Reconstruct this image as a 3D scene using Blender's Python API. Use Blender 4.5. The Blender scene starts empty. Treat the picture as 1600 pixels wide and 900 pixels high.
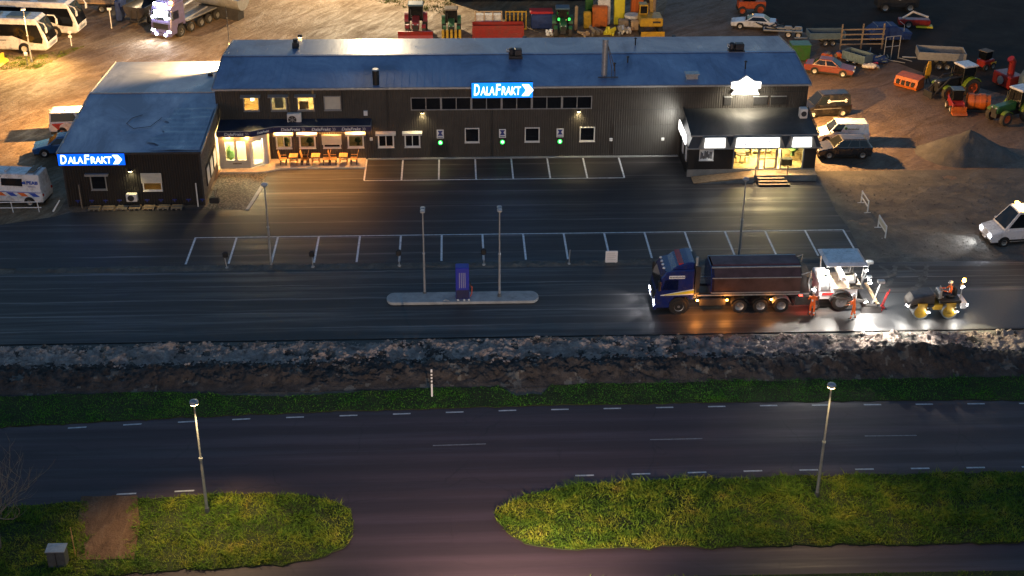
import bpy, bmesh, math, random
import numpy as np
from mathutils import Vector, Matrix, noise as mnoise

random.seed(7)
rng = np.random.default_rng(7)
R = math.radians
PI = math.pi
sc = bpy.context.scene
COL = sc.collection

# ------------------------------------------------------------------ camera
cam = bpy.data.cameras.new('camera')
cam.sensor_width = 36.0
cam.lens = 48.28
cam.clip_start = 0.5
cam.clip_end = 2000.0
camo = bpy.data.objects.new('camera', cam)
COL.objects.link(camo)
camo.matrix_world = Matrix(((0.999157, 0.014273, -0.038499, 0.0),
                            (-0.040687, 0.470162, -0.881642, 0.0),
                            (0.005517, 0.882465, 0.470346, 42.9386),
                            (0, 0, 0, 1)))
sc.camera = camo

# ------------------------------------------------------------------ sky at late dusk
world = bpy.data.worlds.new('World')
sc.world = world
world.use_nodes = True
wn = world.node_tree
bg = wn.nodes['Background']
sky = wn.nodes.new('ShaderNodeTexSky')
sky.sky_type = 'NISHITA'
sky.sun_disc = False
sky.sun_elevation = R(1.1)
sky.sun_rotation = R(200)
sky.altitude = 200
sky.air_density = 1.0
sky.dust_density = 0.5
sky.ozone_density = 2.5
wn.links.new(sky.outputs[0], bg.inputs[0])
bg.inputs[1].default_value = 0.15

# ------------------------------------------------------------------ exposure and render settings
sc.view_settings.view_transform = 'Standard'
sc.view_settings.look = 'None'
sc.view_settings.gamma = 1.0
sc.view_settings.exposure = 1.6
sc.render.engine = 'CYCLES'
sc.cycles.use_denoising = True
try:
    sc.cycles.denoiser = 'OPENIMAGEDENOISE'
except Exception:
    pass
sc.cycles.use_light_tree = True
sc.cycles.max_bounces = 5
sc.cycles.diffuse_bounces = 2
sc.cycles.glossy_bounces = 3
sc.cycles.transmission_bounces = 4
sc.cycles.transparent_max_bounces = 6
sc.cycles.caustics_reflective = False
sc.cycles.caustics_refractive = False
sc.cycles.sample_clamp_indirect = 3.0

# ------------------------------------------------------------------ materials
MATS = {}
def base_mat(name):
    m = bpy.data.materials.new(name)
    m.use_nodes = True
    nt = m.node_tree
    b = nt.nodes['Principled BSDF']
    MATS[name] = m
    return m, nt, b
def N(nt, t, **kw):
    n = nt.nodes.new(t)
    for k, v in kw.items():
        setattr(n, k, v)
    return n
def coords(nt, scale=(1, 1, 1), rot=(0, 0, 0), kind='Object'):
    tc = N(nt, 'ShaderNodeTexCoord')
    mp = N(nt, 'ShaderNodeMapping')
    if any(rot):        # turn first, then stretch
        mp.vector_type = 'TEXTURE'; scale = tuple(1.0 / q for q in scale)
    mp.inputs['Scale'].default_value = scale
    mp.inputs['Rotation'].default_value = rot
    nt.links.new(tc.outputs[kind], mp.inputs[0])
    return mp.outputs[0]
def noise_tex(nt, vec, scale, detail=4, rough=0.6, dist=0.0):
    n = N(nt, 'ShaderNodeTexNoise')
    n.inputs['Scale'].default_value = scale
    n.inputs['Detail'].default_value = detail
    n.inputs['Roughness'].default_value = rough
    n.inputs['Distortion'].default_value = dist
    nt.links.new(vec, n.inputs['Vector'])
    return n.outputs['Fac']
def ramp(nt, fac, stops):
    r = N(nt, 'ShaderNodeValToRGB')
    el = r.color_ramp.elements
    while len(el) < len(stops):
        el.new(0.5)
    for e, (p, c) in zip(el, stops):
        e.position = p
        e.color = (c[0], c[1], c[2], 1) if not isinstance(c, (int, float)) else (c, c, c, 1)
    nt.links.new(fac, r.inputs[0])
    return r.outputs[0]
def mix(nt, fac, a, b, mode='MIX'):
    m = N(nt, 'ShaderNodeMix', data_type='RGBA', blend_type=mode)
    if isinstance(fac, (int, float)):
        m.inputs[0].default_value = fac
    else:
        nt.links.new(fac, m.inputs[0])
    for s, v in ((6, a), (7, b)):
        if isinstance(v, (tuple, list)):
            m.inputs[s].default_value = (v[0], v[1], v[2], 1)
        else:
            nt.links.new(v, m.inputs[s])
    return m.outputs[2]
def bump(nt, h, strength, dist, bsdf):
    b = N(nt, 'ShaderNodeBump')
    b.inputs['Strength'].default_value = strength
    b.inputs['Distance'].default_value = dist
    nt.links.new(h, b.inputs['Height'])
    nt.links.new(b.outputs[0], bsdf.inputs['Normal'])
def math_n(nt, op, a, b=None, clamp=False):
    m = N(nt, 'ShaderNodeMath', operation=op)
    m.use_clamp = clamp
    for i, v in enumerate((a, b)):
        if v is None:
            continue
        if isinstance(v, (int, float)):
            m.inputs[i].default_value = v
        else:
            nt.links.new(v, m.inputs[i])
    return m.outputs[0]

def pm(name, col, rough=0.55, metal=0.0, var=0.18, scale=3.0, bmp=0.0, coat=0.0, spec=0.5):
    """painted / plain material with procedural dirt and tone variation"""
    m, nt, b = base_mat(name)
    v = coords(nt)
    n = noise_tex(nt, v, scale, 5, 0.65)
    lo = tuple(c * (1 - var) for c in col)
    hi = tuple(min(1, c * (1 + var)) for c in col)
    cc_ = ramp(nt, n, [(0.3, lo), (0.7, hi)])
    if coat:    # road film and dried mud on vehicles
        dn = noise_tex(nt, v, 1.7, 6, 0.75, 0.6)
        cc_ = mix(nt, ramp(nt, dn, [(0.48, 0.0), (0.72, 0.6)]), cc_, (0.075, 0.06, 0.045))
    nt.links.new(cc_, b.inputs['Base Color'])
    nt.links.new(ramp(nt, n, [(0.3, min(1, rough * 1.15)), (0.7, rough * 0.85)]), b.inputs['Roughness'])
    b.inputs['Metallic'].default_value = metal
    b.inputs['Coat Weight'].default_value = coat
    b.inputs['Specular IOR Level'].default_value = spec
    if bmp:
        n2 = noise_tex(nt, v, scale * 9, 3, 0.6)
        bump(nt, n2, 0.6, bmp, b)
    return m
def em(name, col, strength, base=None):
    m, nt, b = base_mat(name)
    b.inputs['Base Color'].default_value = (*(base or col), 1)
    b.inputs['Roughness'].default_value = 0.4
    v = coords(nt)
    n = noise_tex(nt, v, 2.5, 2)
    c = mix(nt, n, tuple(x * 0.88 for x in col), col)
    nt.links.new(c, b.inputs['Emission Color'])
    b.inputs['Emission Strength'].default_value = strength
    return m
def glassy(name, tint=(0.75, 0.8, 0.82), trans=0.8):
    m, nt, b = base_mat(name)
    nt.nodes.remove(b)
    out = nt.nodes['Material Output']
    tr = N(nt, 'ShaderNodeBsdfTransparent'); tr.inputs[0].default_value = (*[t * trans for t in tint], 1)
    gl = N(nt, 'ShaderNodeBsdfGlossy'); gl.inputs['Roughness'].default_value = 0.06
    gl.inputs['Color'].default_value = (0.8, 0.85, 0.9, 1)
    fr = N(nt, 'ShaderNodeFresnel'); fr.inputs[0].default_value = 1.5
    mx = N(nt, 'ShaderNodeMixShader')
    nt.links.new(fr.outputs[0], mx.inputs[0]); nt.links.new(tr.outputs[0], mx.inputs[1]); nt.links.new(gl.outputs[0], mx.inputs[2])
    nt.links.new(mx.outputs[0], out.inputs[0])
    return m

# --- asphalt: paving lanes run along X, so streaks are drawn out along X
def asphalt(name, c0, c1, streak=0.5, rough=(0.42, 0.7), seed=0.0, worn=False, marks=False, joints=0):
    m, nt, b = base_mat(name)
    v = coords(nt)
    vs = coords(nt, (0.035, 0.9, 1))
    fine = noise_tex(nt, v, 38, 3, 0.7)
    big = noise_tex(nt, v, 0.23 + seed, 4, 0.6, 0.4)
    st = noise_tex(nt, vs, 1.15 + seed, 6, 0.72)
    st2 = ramp(nt, st, [(0.36, 0.0), (0.50, 0.25), (0.60, 1.0)])
    base = mix(nt, big, c0, c1)
    light = tuple(min(1, c * 2.1) for c in c1)
    k = math_n(nt, 'MULTIPLY', st2, streak)
    col = mix(nt, k, base, light)
    col = mix(nt, math_n(nt, 'MULTIPLY', fine, 0.55), col, tuple(c * 0.45 for c in c0))
    if marks:   # faint curved tyre scuffs
        w = N(nt, 'ShaderNodeTexWave', wave_type='RINGS'); w.inputs['Scale'].default_value = 0.16
        w.inputs['Distortion'].default_value = 2.5; w.inputs['Detail'].default_value = 1.5; w.inputs['Detail Scale'].default_value = 0.6
        nt.links.new(coords(nt, (1, 1.4, 1)), w.inputs['Vector'])
        wk = ramp(nt, w.outputs['Fac'], [(0.93, 0), (0.985, 0.35)])
        col = mix(nt, wk, col, light)
    if joints:  # pale seams where two paved widths meet
        sp = N(nt, 'ShaderNodeSeparateXYZ'); nt.links.new(coords(nt), sp.inputs[0])
        ph = math_n(nt, 'MULTIPLY', math_n(nt, 'ADD', math_n(nt, 'SUBTRACT', sp.outputs[1], 96.35), math_n(nt, 'MULTIPLY', math_n(nt, 'SUBTRACT', big, 0.5), 0.35)), 2 * PI / joints)
        cs = math_n(nt, 'COSINE', ph)
        jb = ramp(nt, cs, [(0.955, 0), (0.992, 1.0)])
        jb = math_n(nt, 'MULTIPLY', jb, ramp(nt, noise_tex(nt, coords(nt, (0.12, 1.2, 1)), 1.0, 4, 0.7), [(0.38, 0.05), (0.62, 0.8)]))
        col = mix(nt, jb, col, tuple(min(1, c * 3.2) for c in c1))
    if worn:    # wheel tracks, hairline cracks and old repairs
        sp = N(nt, 'ShaderNodeSeparateXYZ'); nt.links.new(coords(nt), sp.inputs[0])
        w = math_n(nt, 'SINE', math_n(nt, 'MULTIPLY', math_n(nt, 'ADD', sp.outputs[1], math_n(nt, 'MULTIPLY', big, 0.5)), 3.6))
        wk = ramp(nt, math_n(nt, 'ADD', math_n(nt, 'MULTIPLY', w, 0.25), math_n(nt, 'MULTIPLY', st, 0.9)), [(0.35, 0), (0.75, 0.4)])
        col = mix(nt, wk, col, tuple(c * 1.55 for c in c1))
        vo = N(nt, 'ShaderNodeTexVoronoi', feature='DISTANCE_TO_EDGE'); vo.inputs['Scale'].default_value = 0.28
        dv = N(nt, 'ShaderNodeTexNoise'); dv.inputs['Scale'].default_value = 1.3; nt.links.new(coords(nt), dv.inputs['Vector'])
        nt.links.new(mix(nt, 0.35, coords(nt), dv.outputs['Color']), vo.inputs['Vector'])
        ck = ramp(nt, vo.outputs['Distance'], [(0.003, 0.35), (0.010, 0)])
        col = mix(nt, math_n(nt, 'MULTIPLY', ck, ramp(nt, big, [(0.45, 0), (0.6, 1)])), col, tuple(c * 0.3 for c in c0))
    nt.links.new(col, b.inputs['Base Color'])
    rr = mix(nt, st2, (rough[1],) * 3, (rough[0],) * 3)
    nt.links.new(rr, b.inputs['Roughness'])
    b.inputs['Specular IOR Level'].default_value = 0.5
    h = math_n(nt, 'ADD', fine, math_n(nt, 'MULTIPLY', st, 0.6))
    bump(nt, h, 0.5, 0.012, b)
    return m
def earth(name, c0, c1, c2=None, scale=0.35, rough=0.9, b_d=0.05, aniso=(1, 1, 1), rot=0.0, spec=0.3, fine=9.0, dark=0.75):
    m, nt, b = base_mat(name)
    v = coords(nt, aniso, (0, 0, rot))
    v0 = coords(nt)
    big = noise_tex(nt, v, scale, 7, 0.68, 0.5)
    fn = noise_tex(nt, v0, fine, 5, 0.72)
    col = ramp(nt, big, [(0.3, c0), (0.52, c1), (0.72, c2 or c1)])
    col = mix(nt, math_n(nt, 'MULTIPLY', fn, dark), col, tuple(c * 0.42 for c in c0))
    nt.links.new(col, b.inputs['Base Color'])
    b.inputs['Roughness'].default_value = rough
    b.inputs['Specular IOR Level'].default_value = spec
    h = math_n(nt, 'ADD', math_n(nt, 'MULTIPLY', big, 1.6), fn)
    bump(nt, h, 0.85, b_d, b)
    return m

asphalt('asphalt_lot', (0.038, 0.033, 0.032), (0.056, 0.048, 0.046), 0.22, (0.46, 0.66), 0.0, joints=2.62)
asphalt('asphalt_lane', (0.040, 0.036, 0.035), (0.062, 0.056, 0.053), 0.50, (0.44, 0.70), 0.07, marks=True, joints=1.9)
asphalt('asphalt_road', (0.040, 0.025, 0.030), (0.058, 0.036, 0.042), 0.20, (0.5, 0.68), 0.11, worn=True)  # red tint in the base colour carries the pinkish light on the road
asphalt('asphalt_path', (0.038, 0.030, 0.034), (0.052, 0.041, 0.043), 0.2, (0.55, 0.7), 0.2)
def wet_yard(name, rot, cols, puddle=0.5):
    # driven-over wet dirt: tyre-drawn streaks, gravelly relief, damp patches that shine
    m, nt, b = base_mat(name)
    v0 = coords(nt); vs = coords(nt, (0.22, 0.75, 1), (0, 0, rot))
    big = noise_tex(nt, v0, 0.16, 6, 0.6, 0.8); st = noise_tex(nt, vs, 1.0, 7, 0.7, 1.2); fn = noise_tex(nt, v0, 3.2, 6, 0.75)
    k = math_n(nt, 'ADD', math_n(nt, 'MULTIPLY', st, 0.6), math_n(nt, 'MULTIPLY', big, 0.4))
    col = ramp(nt, k, [(0.38, cols[0]), (0.5, cols[1]), (0.62, cols[2])])
    col = mix(nt, math_n(nt, 'MULTIPLY', ramp(nt, fn, [(0.4, 0), (0.7, 1)]), 0.55), col, tuple(c * 0.35 for c in cols[0]))
    nt.links.new(col, b.inputs['Base Color'])
    nt.links.new(ramp(nt, k, [(0.40, 0.85), (0.52, 0.62), (0.62, puddle)]), b.inputs['Roughness'])
    bump(nt, math_n(nt, 'ADD', math_n(nt, 'MULTIPLY', st, 1.6), fn), 0.9, 0.16, b)
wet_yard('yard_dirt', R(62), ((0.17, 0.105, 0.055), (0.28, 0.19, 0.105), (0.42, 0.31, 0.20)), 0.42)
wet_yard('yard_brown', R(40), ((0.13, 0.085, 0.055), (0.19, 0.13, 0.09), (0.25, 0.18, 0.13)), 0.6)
earth('gravel_grey', (0.12, 0.115, 0.105), (0.18, 0.17, 0.15), (0.26, 0.25, 0.22), 0.6, 0.9, 0.06)
earth('rubble', (0.20, 0.155, 0.13), (0.54, 0.43, 0.37), (0.80, 0.67, 0.58), 1.1, 0.95, 0.22, (1, 1, 1), 0, 0.2, 4.0, 0.5)
earth('soil_dark', (0.050, 0.042, 0.037), (0.095, 0.081, 0.073), (0.16, 0.14, 0.125), 1.2, 0.95, 0.08)
earth('field_dark', (0.030, 0.024, 0.020), (0.055, 0.043, 0.035), (0.085, 0.066, 0.052), 0.3, 0.95, 0.05)
earth('heap_grey', (0.11, 0.103, 0.094), (0.17, 0.158, 0.142), (0.25, 0.23, 0.21), 0.7, 0.95, 0.08)
earth('patch_dirt', (0.13, 0.07, 0.04), (0.22, 0.125, 0.075), (0.30, 0.19, 0.12), 1.1, 0.95, 0.10, (1.6, 0.6, 1))
earth('turf_soil', (0.030, 0.038, 0.012), (0.045, 0.060, 0.018), (0.075, 0.080, 0.025), 0.9, 0.95, 0.05)
pm('paint_line', (0.74, 0.75, 0.76), 0.6, 0, 0.35, 5.0, 0.002)
pm('paint_faint', (0.22, 0.21, 0.22), 0.6, 0, 0.4, 5.0, 0.002)
pm('paint_road', (0.50, 0.50, 0.51), 0.6, 0, 0.35, 5.0, 0.002)
pm('concrete', (0.36, 0.36, 0.35), 0.8, 0, 0.25, 1.5, 0.006)
pm('concrete_light', (0.50, 0.49, 0.46), 0.8, 0, 0.2, 1.5, 0.005)
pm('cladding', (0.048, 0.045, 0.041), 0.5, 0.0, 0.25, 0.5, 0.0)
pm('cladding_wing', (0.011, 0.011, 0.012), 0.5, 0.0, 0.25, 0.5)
pm('cladding_door', (0.052, 0.050, 0.047), 0.5, 0, 0.15, 0.6)
pm('plinth', (0.20, 0.20, 0.19), 0.85, 0, 0.25, 1.0, 0.004)
pm('white_trim', (0.72, 0.70, 0.66), 0.5, 0, 0.1, 4)
pm('grey_trim', (0.26, 0.27, 0.28), 0.5, 0.3, 0.15, 4)
pm('dark_trim', (0.035, 0.036, 0.04), 0.45, 0.2, 0.2, 3)
pm('blue_fascia', (0.016, 0.018, 0.075), 0.45, 0, 0.15, 2)
pm('metal_light', (0.42, 0.44, 0.46), 0.38, 0.7, 0.2, 3)
pm('galv', (0.38, 0.40, 0.42), 0.45, 0.6, 0.2, 5)
pm('pole_grey', (0.30, 0.31, 0.32), 0.5, 0.4, 0.2, 3)
pm('pole_dark', (0.10, 0.11, 0.12), 0.5, 0.4, 0.2, 3)
pm('black_plastic', (0.015, 0.015, 0.016), 0.5, 0, 0.3, 6)
pm('rubber', (0.014, 0.014, 0.014), 0.8, 0, 0.4, 10, 0.004)
pm('tyre_dusty', (0.05, 0.042, 0.034), 0.9, 0, 0.4, 8, 0.006)
pm('rim_grey', (0.30, 0.31, 0.32), 0.4, 0.7, 0.2, 6)
pm('rim_white', (0.62, 0.58, 0.52), 0.45, 0.2, 0.2, 6)
pm('rim_orange', (0.55, 0.09, 0.02), 0.5, 0, 0.3, 5)
pm('wood', (0.36, 0.23, 0.12), 0.75, 0, 0.3, 4, 0.004)
pm('wood_pale', (0.42, 0.29, 0.17), 0.75, 0, 0.25, 5, 0.004)
pm('wood_grey', (0.20, 0.16, 0.12), 0.85, 0, 0.35, 5, 0.004)
pm('patio_wood', (0.55, 0.30, 0.10), 0.6, 0, 0.25, 4, 0.003)
pm('interior_wall', (0.68, 0.55, 0.30), 0.8, 0, 0.1, 1)
pm('interior_floor', (0.45, 0.32, 0.15), 0.7, 0, 0.2, 2)
pm('blind', (0.55, 0.52, 0.44), 0.7, 0, 0.08, 3)
pm('leaf_green', (0.06, 0.13, 0.03), 0.7, 0, 0.4, 5)
glassy('glass')
m, nt, b = base_mat('glass_dark')
b.inputs['Base Color'].default_value = (0.006, 0.007, 0.009, 1); b.inputs['Roughness'].default_value = 0.1
nz = noise_tex(nt, coords(nt), 1.2, 2); nt.links.new(ramp(nt, nz, [(0.3, 0.06), (0.7, 0.16)]), b.inputs['Roughness'])
# metal sheet roof: wet, half-glossy, with slow stains
def roofm(name, c0, c1, rough):
    m, nt, b = base_mat(name)
    v = coords(nt)
    n1 = noise_tex(nt, coords(nt, (0.45, 0.22, 1)), 0.55, 7, 0.7, 0.9)
    n2 = noise_tex(nt, v, 6, 4, 0.7)
    col = ramp(nt, n1, [(0.36, tuple(c * .7 for c in c0)), (0.46, c0), (0.62, c1), (0.70, tuple(min(1, c * 1.35) for c in c1))])
    nt.links.new(mix(nt, math_n(nt, 'MULTIPLY', n2, 0.35), col, tuple(c * 0.5 for c in c0)), b.inputs['Base Color'])
    nt.links.new(ramp(nt, n1, [(0.25, rough * 1.3), (0.6, rough), (0.75, rough * 0.6)]), b.inputs['Roughness'])
    b.inputs['Metallic'].default_value = 0.15
    bump(nt, math_n(nt, 'ADD', n1, math_n(nt, 'MULTIPLY', n2, 0.12)), 0.5, 0.05, b)
    return m
roofm('roof_sheet', (0.15, 0.22, 0.38), (0.24, 0.32, 0.48), 0.33)
roofm('roof_wing', (0.27, 0.33, 0.46), (0.46, 0.52, 0.62), 0.30)
roofm('tarp_grey', (0.22, 0.29, 0.40), (0.42, 0.48, 0.56), 0.26)
roofm('roof_shop', (0.055, 0.053, 0.050), (0.085, 0.082, 0.075), 0.55)
roofm('roof_canopy', (0.03, 0.045, 0.08), (0.05, 0.07, 0.11), 0.45)
# paving stones of the entrance apron
m, nt, b = base_mat('cobble')
vv = coords(nt)
vo = N(nt, 'ShaderNodeTexVoronoi'); vo.inputs['Scale'].default_value = 6.5
nt.links.new(vv, vo.inputs['Vector'])
cc = ramp(nt, noise_tex(nt, vv, 7, 4), [(0.3, (0.10, 0.095, 0.085)), (0.7, (0.22, 0.205, 0.18))])
dk = ramp(nt, vo.outputs['Distance'], [(0.35, 1.0), (0.62, 0.35)])
nt.links.new(mix(nt, 1.0, cc, dk, 'MULTIPLY'), b.inputs['Base Color']); b.inputs['Roughness'].default_value = 0.75
bump(nt, math_n(nt, 'SUBTRACT', 1.0, vo.outputs['Distance']), 0.8, 0.03, b)
# slabs on the patio
m, nt, b = base_mat('patio_slab')
br = N(nt, 'ShaderNodeTexBrick'); br.inputs['Scale'].default_value = 2.4
br.inputs['Color1'].default_value = (0.48, 0.42, 0.34, 1); br.inputs['Color2'].default_value = (0.58, 0.52, 0.44, 1); br.inputs['Mortar'].default_value = (0.12, 0.11, 0.1, 1)
nt.links.new(coords(nt), br.inputs['Vector']); nt.links.new(br.outputs[0], b.inputs['Base Color']); b.inputs['Roughness'].default_value = 0.8
# grass blades, tone varies from tuft to tuft
def grassm(name, cols, sc_):
    m, nt, b = base_mat(name)
    n = noise_tex(nt, coords(nt), sc_, 5, 0.75)
    nt.links.new(ramp(nt, n, list(zip((0.3, 0.46, 0.58, 0.72), cols))), b.inputs['Base Color'])
    b.inputs['Roughness'].default_value = 0.75
    b.inputs['Specular IOR Level'].default_value = 0.25
    return m
grassm('grass_long', [(0.025, 0.070, 0.007), (0.095, 0.17, 0.010), (0.22, 0.245, 0.018), (0.38, 0.26, 0.05)], 0.42)
grassm('grass_short', [(0.04, 0.15, 0.010), (0.06, 0.22, 0.014), (0.09, 0.26, 0.018), (0.16, 0.24, 0.03)], 0.6)
grassm('grass_yard', [(0.05, 0.09, 0.015), (0.10, 0.13, 0.02), (0.16, 0.15, 0.03), (0.2, 0.16, 0.05)], 0.9)
pm('sign_blue_dark', (0.02, 0.04, 0.22), 0.4, 0, 0.1)
pm('sign_white', (0.75, 0.75, 0.75), 0.5, 0, 0.06)
em('logo_blue', (0.0, 0.10, 0.95), .55)
em('logo_blue_light', (0.0, 0.20, 0.95), .6)
em('logo_white', (0.75, 0.95, 1.0), 1.3)
em('lightbox', (1.0, 0.97, 0.92), 1.5)
em('green_glow', (0.05, 1.0, 0.12), .8)
em('lamp_warm', (1.0, 0.75, 0.35), 14.0)
em('lamp_white', (1.0, 0.97, 0.9), 20.0)
em('lamp_sodium', (1.0, 0.62, 0.22), 14.0)
em('amber', (1.0, 0.40, 0.05), 20.0)
em('red_glow', (1.0, 0.05, 0.03), 4.0)
em('headlight', (0.9, 0.93, 1.0), 20.0)

# ------------------------------------------------------------------ mesh helpers
class MB:
    def __init__(s):
        s.v = []; s.f = []; s.mi = []
    def add(s, verts, faces, mi=0, M=None):
        o = len(s.v)
        if M is not None:
            verts = [tuple(M @ Vector(p)) for p in verts]
        s.v += [tuple(p) for p in verts]
        s.f += [tuple(i + o for i in f) for f in faces]
        s.mi += [mi] * len(faces)
        return s
    def box(s, x0, x1, y0, y1, z0, z1, mi=0, M=None):
        vs = [(x0, y0, z0), (x1, y0, z0), (x1, y1, z0), (x0, y1, z0), (x0, y0, z1), (x1, y0, z1), (x1, y1, z1), (x0, y1, z1)]
        return s.add(vs, [(0, 3, 2, 1), (4, 5, 6, 7), (0, 1, 5, 4), (1, 2, 6, 5), (2, 3, 7, 6), (3, 0, 4, 7)], mi, M)
    def bbox(s, x0, x1, y0, y1, z0, z1, b=0.03, mi=0, M=None):
        """box with bevelled vertical profile (chamfer on all edges)"""
        b = min(b, (x1 - x0) / 2.01, (y1 - y0) / 2.01, (z1 - z0) / 2.01)
        rings = []
        for z, d in ((z0, b), (z0 + b, 0), (z1 - b, 0), (z1, b)):
            X0, X1, Y0, Y1 = x0 + d, x1 - d, y0 + d, y1 - d
            c = b * (0.6 if d == 0 else 0.3)
            rings.append([(X0 + c, Y0, z), (X1 - c, Y0, z), (X1, Y0 + c, z), (X1, Y1 - c, z), (X1 - c, Y1, z), (X0 + c, Y1, z), (X0, Y1 - c, z), (X0, Y0 + c, z)])
        return s.loft(rings, mi, M)
    def loft(s, rings, mi=0, M=None, caps=True, closed=True):
        n = len(rings[0])
        vs = [p for r in rings for p in r]
        fs = []
        for k in range(len(rings) - 1):
            for i in range(n if closed else n - 1):
                j = (i + 1) % n
                fs.append((k * n + i, k * n + j, (k + 1) * n + j, (k + 1) * n + i))
        if caps:
            fs.append(tuple(range(n - 1, -1, -1)))
            o = (len(rings) - 1) * n
            fs.append(tuple(range(o, o + n)))
        return s.add(vs, fs, mi, M)
    def prism(s, poly, a, b, axis='y', mi=0, M=None, bev=0.0):
        """poly in the plane perpendicular to axis; y: (x,z), x: (y,z), z: (x,y)"""
        def P(p, t):
            return {'y': (p[0], t, p[1]), 'x': (t, p[0], p[1]), 'z': (p[0], p[1], t)}[axis]
        if bev:
            n = len(poly)
            cx = sum(p[0] for p in poly) / n; cz = sum(p[1] for p in poly) / n
            ins = []
            for i in range(n):
                p0, p1, p2 = Vector(poly[i - 1]), Vector(poly[i]), Vector(poly[(i + 1) % n])
                d1 = (p1 - p0).normalized(); d2 = (p2 - p1).normalized()
                n1 = Vector((-d1.y, d1.x)); n2 = Vector((-d2.y, d2.x))
                nn = (n1 + n2)
                nn = nn / max(0.35, nn.length_squared / 2) if nn.length > 1e-4 else n1
                ins.append(p1 + nn * bev)
            area = sum(poly[i - 1][0] * poly[i][1] - poly[i][0] * poly[i - 1][1] for i in range(n))
            if area < 0:
                ins = [Vector(p) * 2 - q for p, q in zip([Vector(p) for p in poly], ins)]
            rings = [[P(p, a) for p in ins], [P(p, a + bev) for p in poly], [P(p, b - bev) for p in poly], [P(p, b) for p in ins]]
            return s.loft(rings, mi, M)
        return s.loft([[P(p, a) for p in poly], [P(p, b) for p in poly]], mi, M)
    def cyl(s, p0, p1, r0, r1=None, n=10, mi=0, M=None, caps=True):
        r1 = r0 if r1 is None else r1
        p0 = Vector(p0); p1 = Vector(p1)
        d = (p1 - p0).normalized()
        a = d.orthogonal().normalized(); b = d.cross(a)
        rings = []
        for p, r in ((p0, r0), (p1, r1)):
            rings.append([tuple(p + (a * math.cos(2 * PI * i / n) + b * math.sin(2 * PI * i / n)) * r) for i in range(n)])
        return s.loft(rings, mi, M, caps)
    def tube(s, pts, r, n=6, mi=0, M=None):
        rr = r if isinstance(r, (list, tuple)) else [r] * len(pts)
        P = [Vector(p) for p in pts]
        rings = []
        a = None
        for i, p in enumerate(P):
            d = (P[min(i + 1, len(P) - 1)] - P[max(i - 1, 0)]).normalized()
            a = d.orthogonal().normalized() if a is None else (a - d * a.dot(d)).normalized()
            b = d.cross(a)
            rings.append([tuple(p + (a * math.cos(2 * PI * k / n) + b * math.sin(2 * PI * k / n)) * rr[i]) for k in range(n)])
        return s.loft(rings, mi, M)
    def lathe(s, prof, n=16, origin=(0, 0, 0), axis='z', mi=0, M=None, caps=True):
        """prof: (radius, along axis)"""
        ox, oy, oz = origin
        rings = []
        for r, t in prof:
            r = max(r, 1e-4)
            ring = []
            for i in range(n):
                c, q = r * math.cos(2 * PI * i / n), r * math.sin(2 * PI * i / n)
                ring.append({'z': (ox + c, oy + q, oz + t), 'y': (ox + c, oy + t, oz - q), 'x': (ox + t, oy + c, oz + q)}[axis])
            rings.append(ring)
        return s.loft(rings, mi, M, caps)
    def build(s, name, mat, parent=None, smooth=False, loc=None):
        me = bpy.data.meshes.new(name)
        me.from_pydata(s.v, [], s.f)
        bm = bmesh.new(); bm.from_mesh(me)
        bmesh.ops.recalc_face_normals(bm, faces=bm.faces)
        bm.to_mesh(me); bm.free()
        mats = mat if isinstance(mat, (list, tuple)) else [mat]
        for q in mats:
            me.materials.append(MATS[q])
        if len(mats) > 1:
            me.polygons.foreach_set('material_index', s.mi)
        if smooth:
            me.polygons.foreach_set('use_smooth', [True] * len(me.polygons))
            me.set_sharp_from_angle(angle=R(38))
        o = bpy.data.objects.new(name, me)
        COL.objects.link(o)
        if parent is not None:
            o.parent = parent
        if loc is not None:
            o.location = loc
        return o

def tag(o, label=None, cat=None, group=None, kind=None):
    if label: o['label'] = label
    if cat: o['category'] = cat
    if group: o['group'] = group
    if kind: o['kind'] = kind
    return o
def thing(name, label, cat, loc=(0, 0, 0), rz=0.0, group=None):
    o = bpy.data.objects.new(name, None)
    o.empty_display_size = 0.3
    COL.objects.link(o)
    o.location = loc; o.rotation_euler = (0, 0, rz)
    return tag(o, label, cat, group)
def dup(root, loc, rz, label=None, scale=None):
    c = root.copy(); COL.objects.link(c)
    c.location = loc; c.rotation_euler = (0, 0, rz)
    if label: c['label'] = label
    def rec(src, dst):
        for ch in list(src.children):
            if ch.name.startswith('skip'): continue
            k = ch.copy(); COL.objects.link(k); k.parent = dst
            k.matrix_parent_inverse = ch.matrix_parent_inverse.copy()
            rec(ch, k)
    rec(root, c)
    return c
def struct(name, mb, mat, smooth=False):
    return tag(mb.build(name, mat, None, smooth), kind='structure')
def light(kind, loc, power, color, parent=None, size=0.12, spot=None, blend=0.5, aim=None, name='lamp_light'):
    l = bpy.data.lights.new(name, kind)
    l.energy = power; l.color = color
    l.shadow_soft_size = size
    if kind == 'SPOT':
        l.spot_size = R(spot or 120); l.spot_blend = blend
    o = bpy.data.objects.new(name, l)
    COL.objects.link(o)
    if parent is not None:
        o.parent = parent
    o.location = loc
    if aim is not None:
        o.rotation_euler = (Vector(aim) - Vector(loc)).to_track_quat('-Z', 'Y').to_euler()
    return o
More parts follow.
